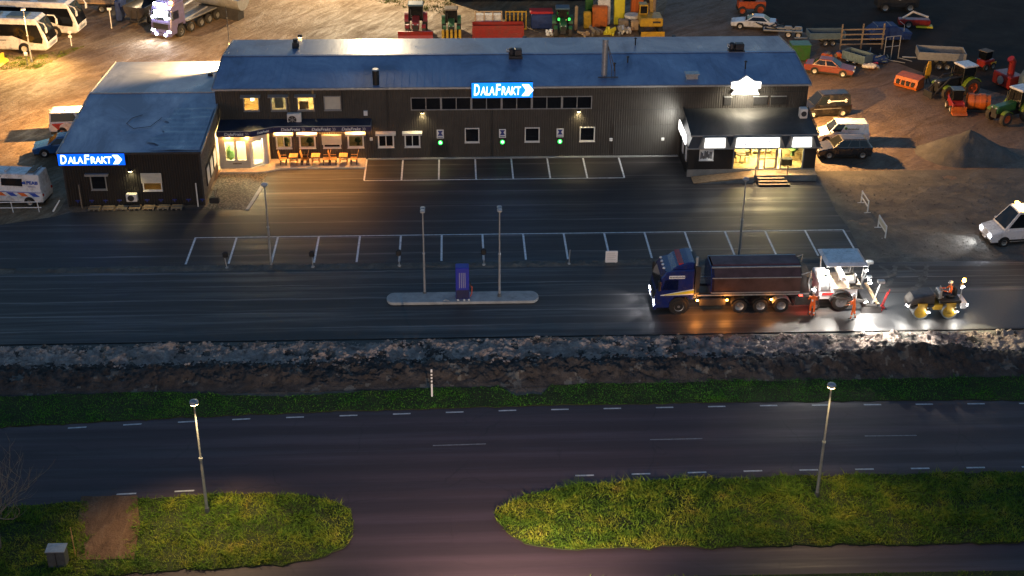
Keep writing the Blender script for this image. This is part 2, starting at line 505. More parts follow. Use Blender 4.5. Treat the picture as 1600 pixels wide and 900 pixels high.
def text_mesh(txt, size, mat, parent, M, extrude=0.02, shear=0.0, name='lettering', bold=0.0, align='CENTER', width=None):
    cu = bpy.data.curves.new('t', 'FONT')
    cu.body = txt; cu.size = size; cu.extrude = extrude; cu.shear = shear; cu.offset = bold
    cu.align_x = align; cu.align_y = 'CENTER'; cu.resolution_u = 3
    to = bpy.data.objects.new('t', cu); COL.objects.link(to)
    dg = bpy.context.evaluated_depsgraph_get()
    me = bpy.data.meshes.new_from_object(to.evaluated_get(dg))
    bpy.data.objects.remove(to); bpy.data.curves.remove(cu)
    S = Matrix.Identity(4)
    if width:
        xs = [v.co.x for v in me.vertices]
        S = Matrix.Diagonal((width / max(1e-3, max(xs) - min(xs)), 1, 1, 1))
    xs = [v.co.x for v in me.vertices]; S = S @ Matrix.Translation((-(max(xs) + min(xs)) / 2, 0, 0)) if width else S
    me.transform(M @ S)
    me.materials.clear(); me.materials.append(MATS[mat]); me.name = name
    o = bpy.data.objects.new(name, me); COL.objects.link(o); o.parent = parent
    return o
FRONT = Matrix.Rotation(R(90), 4, 'X')          # text standing up, read from -Y
def T(x, y, z): return Matrix.Translation((x, y, z))
# ------------------------------------------------------------------ ground and paving
def interp(tab, x):
    return float(np.interp(x, [t[0] for t in tab], [t[1] for t in tab]))
NEAR = [(-60, 55.6), (-23.7, 58.05), (-14, 58.55), (-5, 58.95), (6, 59.2), (16.3, 59.32), (30.1, 59.2), (70, 58.6)]
FAR = [(-60, 61.5), (-25.5, 64.35), (-18, 64.9), (-11.5, 65.25), (2.9, 65.62), (17.6, 65.65), (32.4, 65.4), (70, 64.6)]
def strip(mb, xs, lo, hi, z):
    for a, b in zip(xs, xs[1:]):
        mb.add([(a, lo(a), z), (b, lo(b), z), (b, hi(b), z), (a, hi(a), z)], [(0, 1, 2, 3)])
    return mb
mb = MB(); mb.add([(-700, -300, -0.03), (700, -300, -0.03), (700, 1100, -0.03), (-700, 1100, -0.03)], [(0, 1, 2, 3)])
struct('ground', mb, 'yard_brown')
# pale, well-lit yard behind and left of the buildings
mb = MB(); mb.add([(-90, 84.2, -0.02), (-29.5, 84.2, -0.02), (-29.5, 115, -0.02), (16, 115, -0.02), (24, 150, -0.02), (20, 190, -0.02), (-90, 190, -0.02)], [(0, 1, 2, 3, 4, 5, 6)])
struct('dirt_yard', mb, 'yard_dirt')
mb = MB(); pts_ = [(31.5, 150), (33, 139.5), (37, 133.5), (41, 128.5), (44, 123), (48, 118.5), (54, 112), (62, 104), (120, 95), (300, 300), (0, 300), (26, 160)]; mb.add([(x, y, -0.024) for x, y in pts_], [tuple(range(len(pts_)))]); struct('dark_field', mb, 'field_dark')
xs = list(np.linspace(-60, 70, 53))
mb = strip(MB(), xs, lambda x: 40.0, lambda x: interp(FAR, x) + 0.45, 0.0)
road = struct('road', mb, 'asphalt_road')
# edge dashes 1 m on, 2 m off; centre dashes 3 m on, 9 m off
def dash(xc, L, tab, off, w, z=0.005, mat='paint_road', nm='edge_dash'):
    a, b = xc - L / 2, xc + L / 2
    ya, yb = interp(tab, a) + off, interp(tab, b) + off
    q = MB(); q.add([(a, ya, z), (b, yb, z), (b, yb + w, z), (a, ya + w, z)], [(0, 1, 2, 3)])
    q.build(nm, mat, road)
for k in range(-9, 14):
    dash(5.65 + 3 * k, 1.0, FAR, 0.0, 0.12)
for x in [-17.35, -14.4] + [6.5 + 3 * k for k in range(0, 10)]:
    dash(x, 1.0, NEAR, 0.02, 0.12)
MID = [(x, (interp(NEAR, x) + interp(FAR, x)) / 2) for x in np.linspace(-60, 70, 40)]
for x in (-0.1, 11.85, 23.8):
    dash(x, 2.9, MID, 0.0, 0.09, .005, 'paint_faint', 'centre_dash')
# --- truck lane: a thick fresh asphalt mat with a dropped near edge
mb = MB(); mb.box(-70, 90, 73.95, 83.35, -0.02, 0.07)
lane = struct('truck_lane', mb, 'asphalt_lane')
# rolled strip freshly laid behind the paver
pm('asphalt_fresh', (0.062, 0.063, 0.066), 0.5, 0, 0.2, 30, 0.004)
mb = MB(); mb.add([(21.2, 74.05, 0.078), (90, 74.05, 0.078), (90, 78.9, 0.078), (26.4, 78.9, 0.078), (26.4, 77.6, 0.078), (22.6, 75.6, 0.078)], [(0, 1, 2, 3, 4, 5)])
mb.build('fresh_mat', 'asphalt_fresh', lane)
pm('tyre_dust', (0.095, 0.09, 0.085), .75, 0, .4, 2.5, .002)
for ti_, trk in enumerate([[(28.9, 83.0), (29.3, 81.6), (28.9, 80.2), (27.6, 79.3), (26.3, 78.95)], [(30.0, 83.0), (29.5, 81.4), (28.5, 79.9), (27.2, 79.1)], [(30.6, 82.9), (31.3, 81.4), (31.0, 80.3), (30.2, 79.3)], [(32.2, 83.0), (31.7, 81.6), (31.2, 80.4), (30.6, 79.7), (29.6, 79.2)]]):
    q = MB(); pts = [Vector(p) for p in trk]
    for _ in range(3):
        pts = [pts[0]] + [p for a, b_ in zip(pts, pts[1:]) for p in (a * .75 + b_ * .25, a * .25 + b_ * .75)] + [pts[-1]]
    L = []
    for i, p in enumerate(pts):
        d = (pts[min(i + 1, len(pts) - 1)] - pts[max(i - 1, 0)]).normalized(); n = Vector((-d.y, d.x)) * (.16 + .05 * math.sin(i * 1.7)); L.append((p - n, p + n))
    q.v = [(c.x, c.y, 0.0735 + .0012 * ti_) for ab in L for c in ab]; q.f = [(2 * i, 2 * i + 1, 2 * i + 3, 2 * i + 2) for i in range(len(L) - 1)]; q.mi = [0] * len(q.f)
    q.build('tyre_track', 'tyre_dust', lane)
# --- parking lot
mb = MB()
P = [(-60, 84.3), (28.25, 84.3), (28.2, 86), (28.35, 89), (28.1, 92), (28.3, 95), (28.1, 98.6), (28.1, 103.4), (-18.7, 103.4), (-18.7, 94.0), (-28.6, 93.3), (-29.6, 92.6), (-34, 91.0), (-60, 86)]
mb.add([(x, y, 0.0) for x, y in P], [tuple(range(len(P)))])
lot = struct('parking_lot', mb, 'asphalt_lot')
def line(x0, y0, x1, y1, w, name='bay_line', z=0.005, par=None, mat='paint_line'):
    d = Vector((x1 - x0, y1 - y0)).normalized(); n = Vector((-d.y, d.x)) * w / 2
    q = MB(); q.add([(x0 - n.x, y0 - n.y, z), (x1 - n.x, y1 - n.y, z), (x1 + n.x, y1 + n.y, z), (x0 + n.x, y0 + n.y, z)], [(0, 1, 2, 3)])
    return q.build(name, mat, par or lot)
line(-18.75, 88.75, 27.9, 88.7, 0.11, 'end_line', 0.009)
for k in range(17):
    x = -18.69 + 2.917 * k if k < 16 else 27.85
    line(x, 88.68, x, 84.6, 0.14)
line(-7.27, 98.55, 13.07, 98.55, 0.11, 'end_line', 0.009)
for k in range(8):
    x = -7.27 + 2.905 * k
    line(x, 98.6, x, 102.65 if k else 102.9, 0.13)
# painted marks on the lot near the entrance
# concrete footing strip along the hall
mb = MB(); mb.box(-7.2, 17.9, 102.72, 102.99, -0.02, 0.06); struct('footing_strip', mb, 'concrete')
# cobbled apron between wing and entrance, with an edging
mb = MB(); mb.add([(-18.7, 93.6, 0.012), (-15.7, 93.4, 0.012), (-15.0, 98.3, 0.012), (-14.9, 100.5, 0.012), (-18.7, 100.5, 0.012)], [(0, 1, 2, 3, 4)])
ap = struct('entrance_apron', mb, 'cobble')
mb = MB()
mb.prism([(-15.75, 93.4), (-15.5, 93.4), (-14.85, 98.15), (-15.1, 98.3)], 0.0, 0.05, 'z'); mb.build('edging', 'concrete_light', ap)
# patio slab in front of the entrance
mb = MB(); mb.prism([(-18.65, 100.35), (-15.2, 100.35), (-14.0, 101.08), (-7.35, 101.08), (-7.35, 102.98), (-18.65, 102.98)], 0.0, 0.09, 'z')
pat = struct('patio', mb, 'patio_slab')
mb = MB()
for a, c in (((-18.65, 100.3), (-15.2, 100.3)), ((-15.2, 100.3), (-14.0, 101.03)), ((-14.0, 101.03), (-7.3, 101.03))):
    d = (Vector(c) - Vector(a)); L = d.length; mb.box(0, L, -0.06, 0.04, -0.01, 0.11, 0, T(a[0], a[1], 0) @ Matrix.Rotation(math.atan2(d.y, d.x), 4, 'Z'))
mb.build('kerb', 'concrete_light', pat)

# --- uneven terrain pieces built as grids
def fbm(x, y, s, o=4, sd=0.0):
    return mnoise.fractal(Vector((x * s + sd, y * s - sd, sd)), 1.0, 2.0, o)
def terrain(name, x0, x1, y0, y1, cell, fn, mats, pick=None):
    nx = int((x1 - x0) / cell) + 1; ny = int((y1 - y0) / cell) + 1
    X = np.linspace(x0, x1, nx); Y = np.linspace(y0, y1, ny)
    vs = [(x, y, fn(x, y)) for y in Y for x in X]
    fs = [(j * nx + i, j * nx + i + 1, (j + 1) * nx + i + 1, (j + 1) * nx + i) for j in range(ny - 1) for i in range(nx - 1)]
    q = MB(); q.v = vs; q.f = fs
    if pick:
        q.mi = [pick((vs[f[0]][0] + vs[f[2]][0]) / 2, (vs[f[0]][1] + vs[f[2]][1]) / 2) for f in fs]
    else:
        q.mi = [0] * len(fs)
    o = q.build(name, mats, None, True)
    return tag(o, kind='structure')
def emb_h(x, y):
    t = (y - 68.2) / 5.7
    edge = min(1, max(0, t * 6)) * min(1, max(0, (1 - t) * 9))
    h = 0.22 + 0.26 * fbm(x, y, 0.55) + 0.16 * fbm(x, y, 1.9, 3, 3.1) + 0.13 * fbm(x, y, 4.2, 3, 7.7)
    h += 0.95 * math.exp(-((x - 27.5) / 3.6) ** 2 - ((y - 70.2) / 1.0) ** 2) * (1 + 0.3 * fbm(x, y, 1.2, 3, 1.3))
    h += 0.25 * math.exp(-((y - 69.9) / 0.8) ** 2)
    return max(-0.02, h * edge - 0.01)
def emb_m(x, y):
    lim = 71.0 + 0.5 * fbm(x, y, 0.5, 3, 9) + 0.5 * fbm(x, y, 2.0, 2, 4)
    if x > 21: lim += 0.35 * math.exp(-((x - 27.5) / 4) ** 2)
    if y > 73.25 + 0.25 * fbm(x, y, 1.2, 2, 6): return 2
    if fbm(x, y, 0.8, 4, 12) > 0.28: return 1 if fbm(x, y, 1.6, 2, 3) > 0 else 2
    return 0 if y > lim else 1
embk = terrain('embankment', -40, 50, 68.1, 73.93, 0.11, emb_h, ['rubble', 'soil_dark', 'gravel_grey'], emb_m)
def kerb_h(x, y):
    t = (y - 83.3) / 1.05
    return 0.02 + max(0.0, math.sin(PI * min(1, max(0, t)))) * (0.10 + 0.10 * fbm(x, y, 2.2)) + 0.03 * fbm(x, y, 6, 2)
terrain('gravel_strip', -30, 30, 83.3, 84.35, 0.13, kerb_h, ['gravel_grey'])
def yard_h(x, y):
    e = min(1, max(0, (x - 28.0) / 1.2)) * min(1, max(0, (52 - x) / 4)) * min(1, (y - 83.2) / 0.8) * min(1, max(0, (99.5 - y) / 3))
    rut = 0.05 * math.sin(1.9 * y + 0.35 * x + 2.2 * fbm(x, y, 0.12, 2, 5)) * max(0, fbm(x, y, 0.3, 2, 2) + 0.3)
    return -0.028 + max(0, e) * (0.07 + 0.07 * fbm(x, y, 0.45) + rut + 0.03 * fbm(x, y, 2.3, 3))
terrain('gravel_yard', 27.95, 52, 83.36, 99.5, 0.16, yard_h, ['gravel_grey'])

# scattered stones (uncountable rubble) on the embankment
def rocks(name, n, region, size, hfn, mat, seed):
    r_ = np.random.default_rng(seed)
    ico = [(0, 0, 1), (0.9, 0, 0.3), (0.28, 0.85, 0.3), (-0.72, 0.52, 0.3), (-0.72, -0.52, 0.3), (0.28, -0.85, 0.3), (0, 0, -0.5)]
    fc = [(0, 1, 2), (0, 2, 3), (0, 3, 4), (0, 4, 5), (0, 5, 1), (6, 2, 1), (6, 3, 2), (6, 4, 3), (6, 5, 4), (6, 1, 5)]
    V = []; F = []
    for k in range(n):
        x = r_.uniform(region[0], region[1]); y = r_.uniform(region[2], region[3])
        s = size * (0.35 + r_.random() ** 3 * 1.6); z = hfn(x, y)
        a = r_.uniform(0, 6.3); c, q = math.cos(a), math.sin(a)
        o = len(V)
        sx, sy, sz = s * r_.uniform(.7, 1.3), s * r_.uniform(.6, 1.1), s * r_.uniform(.4, .8)
        for p in ico:
            px, py = p[0] * sx, p[1] * sy
            V.append((x + px * c - py * q, y + px * q + py * c, z + p[2] * sz))
        F += [tuple(i + o for i in f) for f in fc]
    q = MB(); q.v = V; q.f = F; q.mi = [0] * len(F)
    return q.build(name, mat)
tag(rocks('rubble_stones', 5200, (-34, 45, 70.5, 73.6), 0.095, emb_h, 'rubble', 3), 'pale broken stones strewn along the bank below the truck lane', 'stones', kind='stuff')
tag(rocks('soil_clods', 2600, (-34, 45, 68.5, 71.2), 0.10, emb_h, 'soil_dark', 4), 'dark clods of dug soil along the foot of the bank', 'soil', kind='stuff')
tag(rocks('gravel_stones', 1800, (28.3, 45, 84, 98), 0.045, yard_h, 'gravel_grey', 5), 'small grey stones strewn over the rough gravel yard', 'gravel', kind='stuff')
tag(rocks('edge_gravel', 1500, (-28, 16, 83.4, 84.3), 0.06, kerb_h, 'gravel_grey', 6), 'loose gravel in the strip between the two asphalt areas', 'gravel', kind='stuff')

# --- grass
def in_poly(px, py, poly):
    inside = np.zeros(len(px), bool)
    n = len(poly)
    for i in range(n):
        x1, y1 = poly[i]; x2, y2 = poly[(i + 1) % n]
        c = ((y1 > py) != (y2 > py)) & (px < (x2 - x1) * (py - y1) / (y2 - y1 + 1e-12) + x1)
        inside ^= c
    return inside
def grass(name, poly, n, h, w, zf, mat, seed, lean=0.5, clump=0.0, hole=None):
    r_ = np.random.default_rng(seed)
    xs_ = [p[0] for p in poly]; ys_ = [p[1] for p in poly]
    x = r_.uniform(min(xs_), max(xs_), n * 2); y = r_.uniform(min(ys_), max(ys_), n * 2)
    if clump:
        nc = n // 40
        cx = r_.uniform(min(xs_), max(xs_), nc); cy = r_.uniform(min(ys_), max(ys_), nc)
        k = r_.integers(0, nc, n * 2); use = r_.random(n * 2) < 0.7
        x = np.where(use, cx[k] + r_.normal(0, clump, n * 2), x); y = np.where(use, cy[k] + r_.normal(0, clump, n * 2), y)
        ca = r_.uniform(0, 2 * PI, nc)[k]; ch = (np.array([max(.25, .8 + 1.1 * fbm(a * .45 + seed, b_ * .7, 1, 3)) for a, b_ in zip(cx, cy)]) * (0.6 + .8 * r_.random(nc) ** 2))[k]
    else:
        ca = r_.uniform(0, 2 * PI, n * 2); ch = np.ones(n * 2)
    ok = in_poly(x, y, poly)
    if hole is not None:
        ok &= ~in_poly(x, y, hole)
    x, y, ca, ch = x[ok][:n], y[ok][:n], ca[ok][:n], ch[ok][:n]
    m_ = len(x)
    z = np.array([zf(a, b_) for a, b_ in zip(x, y)])
    hh = h * ch * r_.uniform(0.5, 1.25, m_)
    la = ca + r_.normal(0, 0.7, m_); ln = hh * lean * r_.uniform(0.4, 1.6, m_)
    wa = r_.uniform(0, 2 * PI, m_); ww = w * r_.uniform(0.6, 1.4, m_)
    dx, dy = np.cos(wa) * ww / 2, np.sin(wa) * ww / 2
    V = np.zeros((m_, 5, 3))
    mx, my = x + np.cos(la) * ln * 0.35, y + np.sin(la) * ln * 0.35
    tx, ty = x + np.cos(la) * ln, y + np.sin(la) * ln
    V[:, 0] = np.stack([x - dx, y - dy, z], 1); V[:, 1] = np.stack([x + dx, y + dy, z], 1)
    V[:, 2] = np.stack([mx + dx * .8, my + dy * .8, z + hh * .65], 1); V[:, 3] = np.stack([mx - dx * .8, my - dy * .8, z + hh * .65], 1)
    V[:, 4] = np.stack([tx, ty, z + hh * 0.95], 1)
    me = bpy.data.meshes.new(name)
    base = np.arange(m_)[:, None] * 5
    quads = (base + np.array([0, 1, 2, 3])).tolist(); tris = (base + np.array([3, 2, 4])).tolist()
    me.from_pydata(V.reshape(-1, 3).tolist(), [], quads + tris)
    me.materials.append(MATS[mat])
    o = bpy.data.objects.new(name, me); COL.objects.link(o)
    return o
def sm(poly, r=2):
    for _ in range(r):
        out = []
        for i in range(len(poly)):
            a, b_ = poly[i], poly[(i + 1) % len(poly)]
            out += [(a[0] * .75 + b_[0] * .25, a[1] * .75 + b_[1] * .25), (a[0] * .25 + b_[0] * .75, a[1] * .25 + b_[1] * .75)]
        poly = out
    return poly
ISL_L = sm([(-45, 50.0), (-24, 51.4), (-13, 52.25), (-9, 52.45), (-6.3, 53.0), (-5.35, 54.6), (-5.5, 56.4), (-7, 57.8), (-10.3, 58.25), (-14, 58.15), (-24, 57.5), (-45, 56.2)], 2)
ISL_R = sm([(1.4, 56.0), (2.3, 54.4), (3.6, 53.2), (9, 53.15), (28, 52.9), (45, 52.8), (45, 58.5), (30, 58.72), (16, 58.82), (7, 58.6), (4.5, 58.05), (2.6, 57.2)], 2)
def ragged(poly, step=.35, amp=.22, sd=1.0):
    out = []
    for a, b_ in zip(poly, poly[1:] + poly[:1]):
        n_ = max(1, int(math.hypot(b_[0] - a[0], b_[1] - a[1]) / step))
        for k in range(n_):
            x, y = a[0] + (b_[0] - a[0]) * k / n_, a[1] + (b_[1] - a[1]) * k / n_
            out.append((x + amp * fbm(x, y, 1.1, 3, sd), y + amp * fbm(x, y, 1.1, 3, sd + 9)))
    return out
ISL_L = ragged(ISL_L); ISL_R = ragged(ISL_R, sd=4.0)
PATCH = ragged([(-19.3, 58.2), (-17.0, 58.25), (-16.45, 55.5), (-16.25, 53.4), (-18.25, 53.35), (-18.85, 55.6)], .25, .5, 2.0)
def isl_z(poly):
    P_ = np.array(poly)
    def f(x, y):
        d = float(np.min(np.hypot(P_[:, 0] - x, P_[:, 1] - y)))
        return 0.03 + 0.14 * min(1, d / 1.2) + 0.03 * fbm(x, y, 0.9, 3)
    return f
def turf(name, poly, mat, hh=0.14):
    bm = bmesh.new()
    outer = [bm.verts.new((x, y, -0.02)) for x, y in poly]
    cx = sum(p[0] for p in poly) / len(poly); cy = sum(p[1] for p in poly) / len(poly)
    def shrink(p, d):
        v = Vector((cx - p[0], (cy - p[1]) * 1.0)); L = v.length
        return (p[0] + v.x * d / L, p[1] + v.y * d / L * 2)
    inner = [bm.verts.new((*p, hh * 0.75)) for p in poly]
    bm.faces.new(inner)
    for i in range(len(poly)):
        j = (i + 1) % len(poly)
        bm.faces.new((outer[i], outer[j], inner[j], inner[i]))
    bmesh.ops.recalc_face_normals(bm, faces=bm.faces)
    me = bpy.data.meshes.new(name); bm.to_mesh(me); bm.free()
    me.materials.append(MATS[mat]); o = bpy.data.objects.new(name, me); COL.objects.link(o)
    return tag(o, kind='structure')
turf('turf_bed', ISL_L, 'turf_soil', 0.08); turf('turf_bed_right', ISL_R, 'turf_soil', 0.08)
flat = lambda x, y: 0.05 + 0.04 * fbm(x, y, 0.8, 2)
tag(grass('long_grass', ISL_L, 60000, 0.16, 0.04, flat, 'grass_long', 11, 1.5, 0.24, PATCH), 'rough yellow green grass on the verge left of the junction', 'grass', kind='stuff')
tag(grass('long_grass', ISL_R, 90000, 0.18, 0.04, flat, 'grass_long', 12, 1.5, 0.26), 'rough long grass on the verge right of the junction', 'grass', kind='stuff')
pz = lambda x, y: 0.062 + 0.09 * max(0, fbm(x, y, 1.3, 4, 2)) + 0.03 * max(0.0, 1 - abs(abs(x + 17.6) - 0.75) / 0.35) * 0.5
q = MB()
nx, ny = 24, 40
for j in range(ny + 1):
    for i in range(nx + 1):
        u_, v_ = i / nx, j / ny
        xl = np.interp(v_, [0, .5, 1], [-18.6, -19.2, -19.6]) ; xr = np.interp(v_, [0, .5, 1], [-15.9, -16.1, -16.75])
        x = xl + (xr - xl) * u_ + 0.12 * fbm(v_ * 9, u_, 1, 2) * (1 - abs(2 * u_ - 1)) ; y = 53.1 + 5.1 * v_
        q.v.append((x, y, pz(x, y) + 0.012))
for j in range(ny):
    for i in range(nx):
        a = j * (nx + 1) + i
        q.f.append((a, a + 1, a + nx + 2, a + nx + 1)); q.mi.append(0)
tag(q.build('dirt_patch', 'patch_dirt', None, True), kind='structure')
VERGE = ragged([(-45, 62.6), (-25.5, 64.85), (-18, 65.4), (-11.5, 65.75), (2.9, 66.1), (17.6, 66.1), (32.4, 65.85), (48, 65.5), (48, 68.6), (20, 68.7), (10, 68.5), (5.4, 68.35), (4.7, 67.3), (3.2, 67.2), (2.2, 68.2), (-2, 68.2), (-9, 67.6), (-13, 67.7), (-17, 68.3), (-45, 67.6)], .4, .2, 6.0)
turf('verge_bed', VERGE, 'turf_soil', 0.03)
tag(grass('short_grass', VERGE, 70000, 0.075, 0.03, lambda x, y: 0.012, 'grass_short', 13, 1.2, 0.35), 'short dark green grass strip between the road and the dug bank', 'grass', kind='stuff')
YG = [(-45, 125.5), (-39.6, 125.6), (-38.6, 127.6), (-36.6, 132.5), (-38.6, 131.3), (-41, 129.2), (-45, 130)]
tag(grass('yard_grass', YG, 6000, 0.10, 0.05, lambda x, y: 0.0, 'grass_yard', 14, 0.8, 0.2), 'thin yellow grass beside the parked coaches', 'grass', kind='stuff')
BG = [(-6, 145.2), (0, 141.5), (0.2, 155), (-14, 155), (-9, 147.5)]
tag(grass('weedy_grass', BG, 6000, 0.25, 0.06, lambda x, y: 0.0, 'grass_yard', 15, 0.8, 0.25), 'weedy grass tufts at the back of the yard behind the red tractor', 'grass', kind='stuff')
BOT = [(0.5, 47), (60, 47), (60, 50.75), (27, 50.85), (9, 51.0), (2, 51.2)]
turf('turf_bed_bottom', BOT, 'turf_soil', 0.03)
tag(grass('verge_grass', BOT, 8000, 0.12, 0.03, flat, 'grass_long', 16, 0.8, 0.2), 'grass strip below the cycle path at the bottom edge', 'grass', kind='stuff')
# ------------------------------------------------------------------ buildings
PITCH = 0.19
def corr(mb, a0, a1, z0, z1, pos, axis='x', sgn=-1, depth=0.035, openings=(), top=None):
    """profiled sheet wall; axis: direction the wall runs along; sgn: outward side of the ribs"""
    cuts = sorted(set([a0, a1] + [o[0] for o in openings] + [o[1] for o in openings]))
    cuts = [c for c in cuts if a0 <= c <= a1]
    for c0, c1 in zip(cuts, cuts[1:]):
        mid = (c0 + c1) / 2
        zs = [(z0, z1)]
        for o in openings:
            if o[0] - 1e-6 <= mid <= o[1] + 1e-6:
                out = []
                for q0, q1 in zs:
                    if o[2] > q0: out.append((q0, min(q1, o[2])))
                    if o[3] < q1: out.append((max(q0, o[3]), q1))
                zs = [q for q in out if q[1] - q[0] > 1e-4]
        # profile points
        pts = [(c0, 0)]
        k = math.floor(c0 / PITCH)
        while k * PITCH < c1:
            for f, d in ((0.0, 0), (0.12, 1), (0.5, 1), (0.62, 0)):
                a = (k + f) * PITCH
                if c0 < a < c1: pts.append((a, d))
            k += 1
        pts.append((c1, pts[-1][1]))
        pts[0] = (c0, pts[1][1] if len(pts) > 2 else 0)
        for q0, q1 in zs:
            n = len(pts)
            def P(a, d, z):
                t = pos + sgn * d * depth
                return (a, t, z) if axis == 'x' else (t, a, z)
            vs = [P(a, d, q0) for a, d in pts] + [P(a, d, (top(a) if top and abs(q1 - z1) < 1e-6 else q1)) for a, d in pts]
            mb.add(vs, [(i, i + 1, n + i + 1, n + i) for i in range(n - 1)])
    return mb
WARM = (1.0, 0.72, 0.36); WARM2 = (1.0, 0.62, 0.24); COOL = (1.0, 0.95, 0.85); SOD = (1.0, 0.54, 0.18)
def window(par, x0, x1, z0, z1, y, mat='glass_dark', frame='white_trim', fw=0.09, cap=0.0, mull=(), sill=True):
    f = MB()
    for a, b_, c, d in ((x0, x1, z0, z0 + fw), (x0, x1, z1 - fw, z1), (x0, x0 + fw, z0 + fw, z1 - fw), (x1 - fw, x1, z0 + fw, z1 - fw)):
        f.box(a, b_, y - 0.07, y + 0.06, c, d)
    for t in mull:
        f.box(t - 0.03, t + 0.03, y - 0.05, y + 0.05, z0 + fw, z1 - fw)
    w = f.build('window', frame, par)
    p = MB(); p.box(x0 + fw * .9, x1 - fw * .9, y + 0.0, y + 0.012, z0 + fw * .9, z1 - fw * .9); p.build('pane', mat, w)
    if cap:
        c = MB(); c.prism([(y - 0.35, z1 - 0.02), (y - 0.06, z1 + 0.10), (y - 0.06, z1 + cap + 0.06), (y - 0.38, z1 + cap - 0.06)], x0 - 0.16, x1 + 0.16, 'x')
        c.build('awning_box', frame, w)
    if sill:
        s = MB(); s.box(x0 - 0.03, x1 + 0.03, y - 0.13, y - 0.05, z0 - 0.05, z0 - 0.004); s.build('sill', frame, w)
    return w
def room(par, x0, x1, y0, y1, z0, z1, power, color, stuff=True, lamp=None, wall='interior_wall', seed=1):
    """open-fronted lit room behind a pane"""
    r_ = random.Random(seed)
    m_ = MB()
    m_.add([(x0, y0, z0), (x1, y0, z0), (x1, y1, z0), (x0, y1, z0), (x0, y0, z1), (x1, y0, z1), (x1, y1, z1), (x0, y1, z1)],
           [(4, 7, 6, 5), (1, 5, 6, 2), (2, 6, 7, 3), (3, 7, 4, 0)])
    o = m_.build('room_wall', wall, par)
    q = MB(); q.add([(x0, y0, z0 + .004), (x1, y0, z0 + .004), (x1, y1, z0 + .004), (x0, y1, z0 + .004)], [(0, 1, 2, 3)]); q.build('room_floor', 'interior_floor', o)
    light('POINT', lamp or ((x0 + x1) / 2, (y0 + y1) / 2, z1 - 0.35), power, color, par, 0.25, name='room_light')
    return o

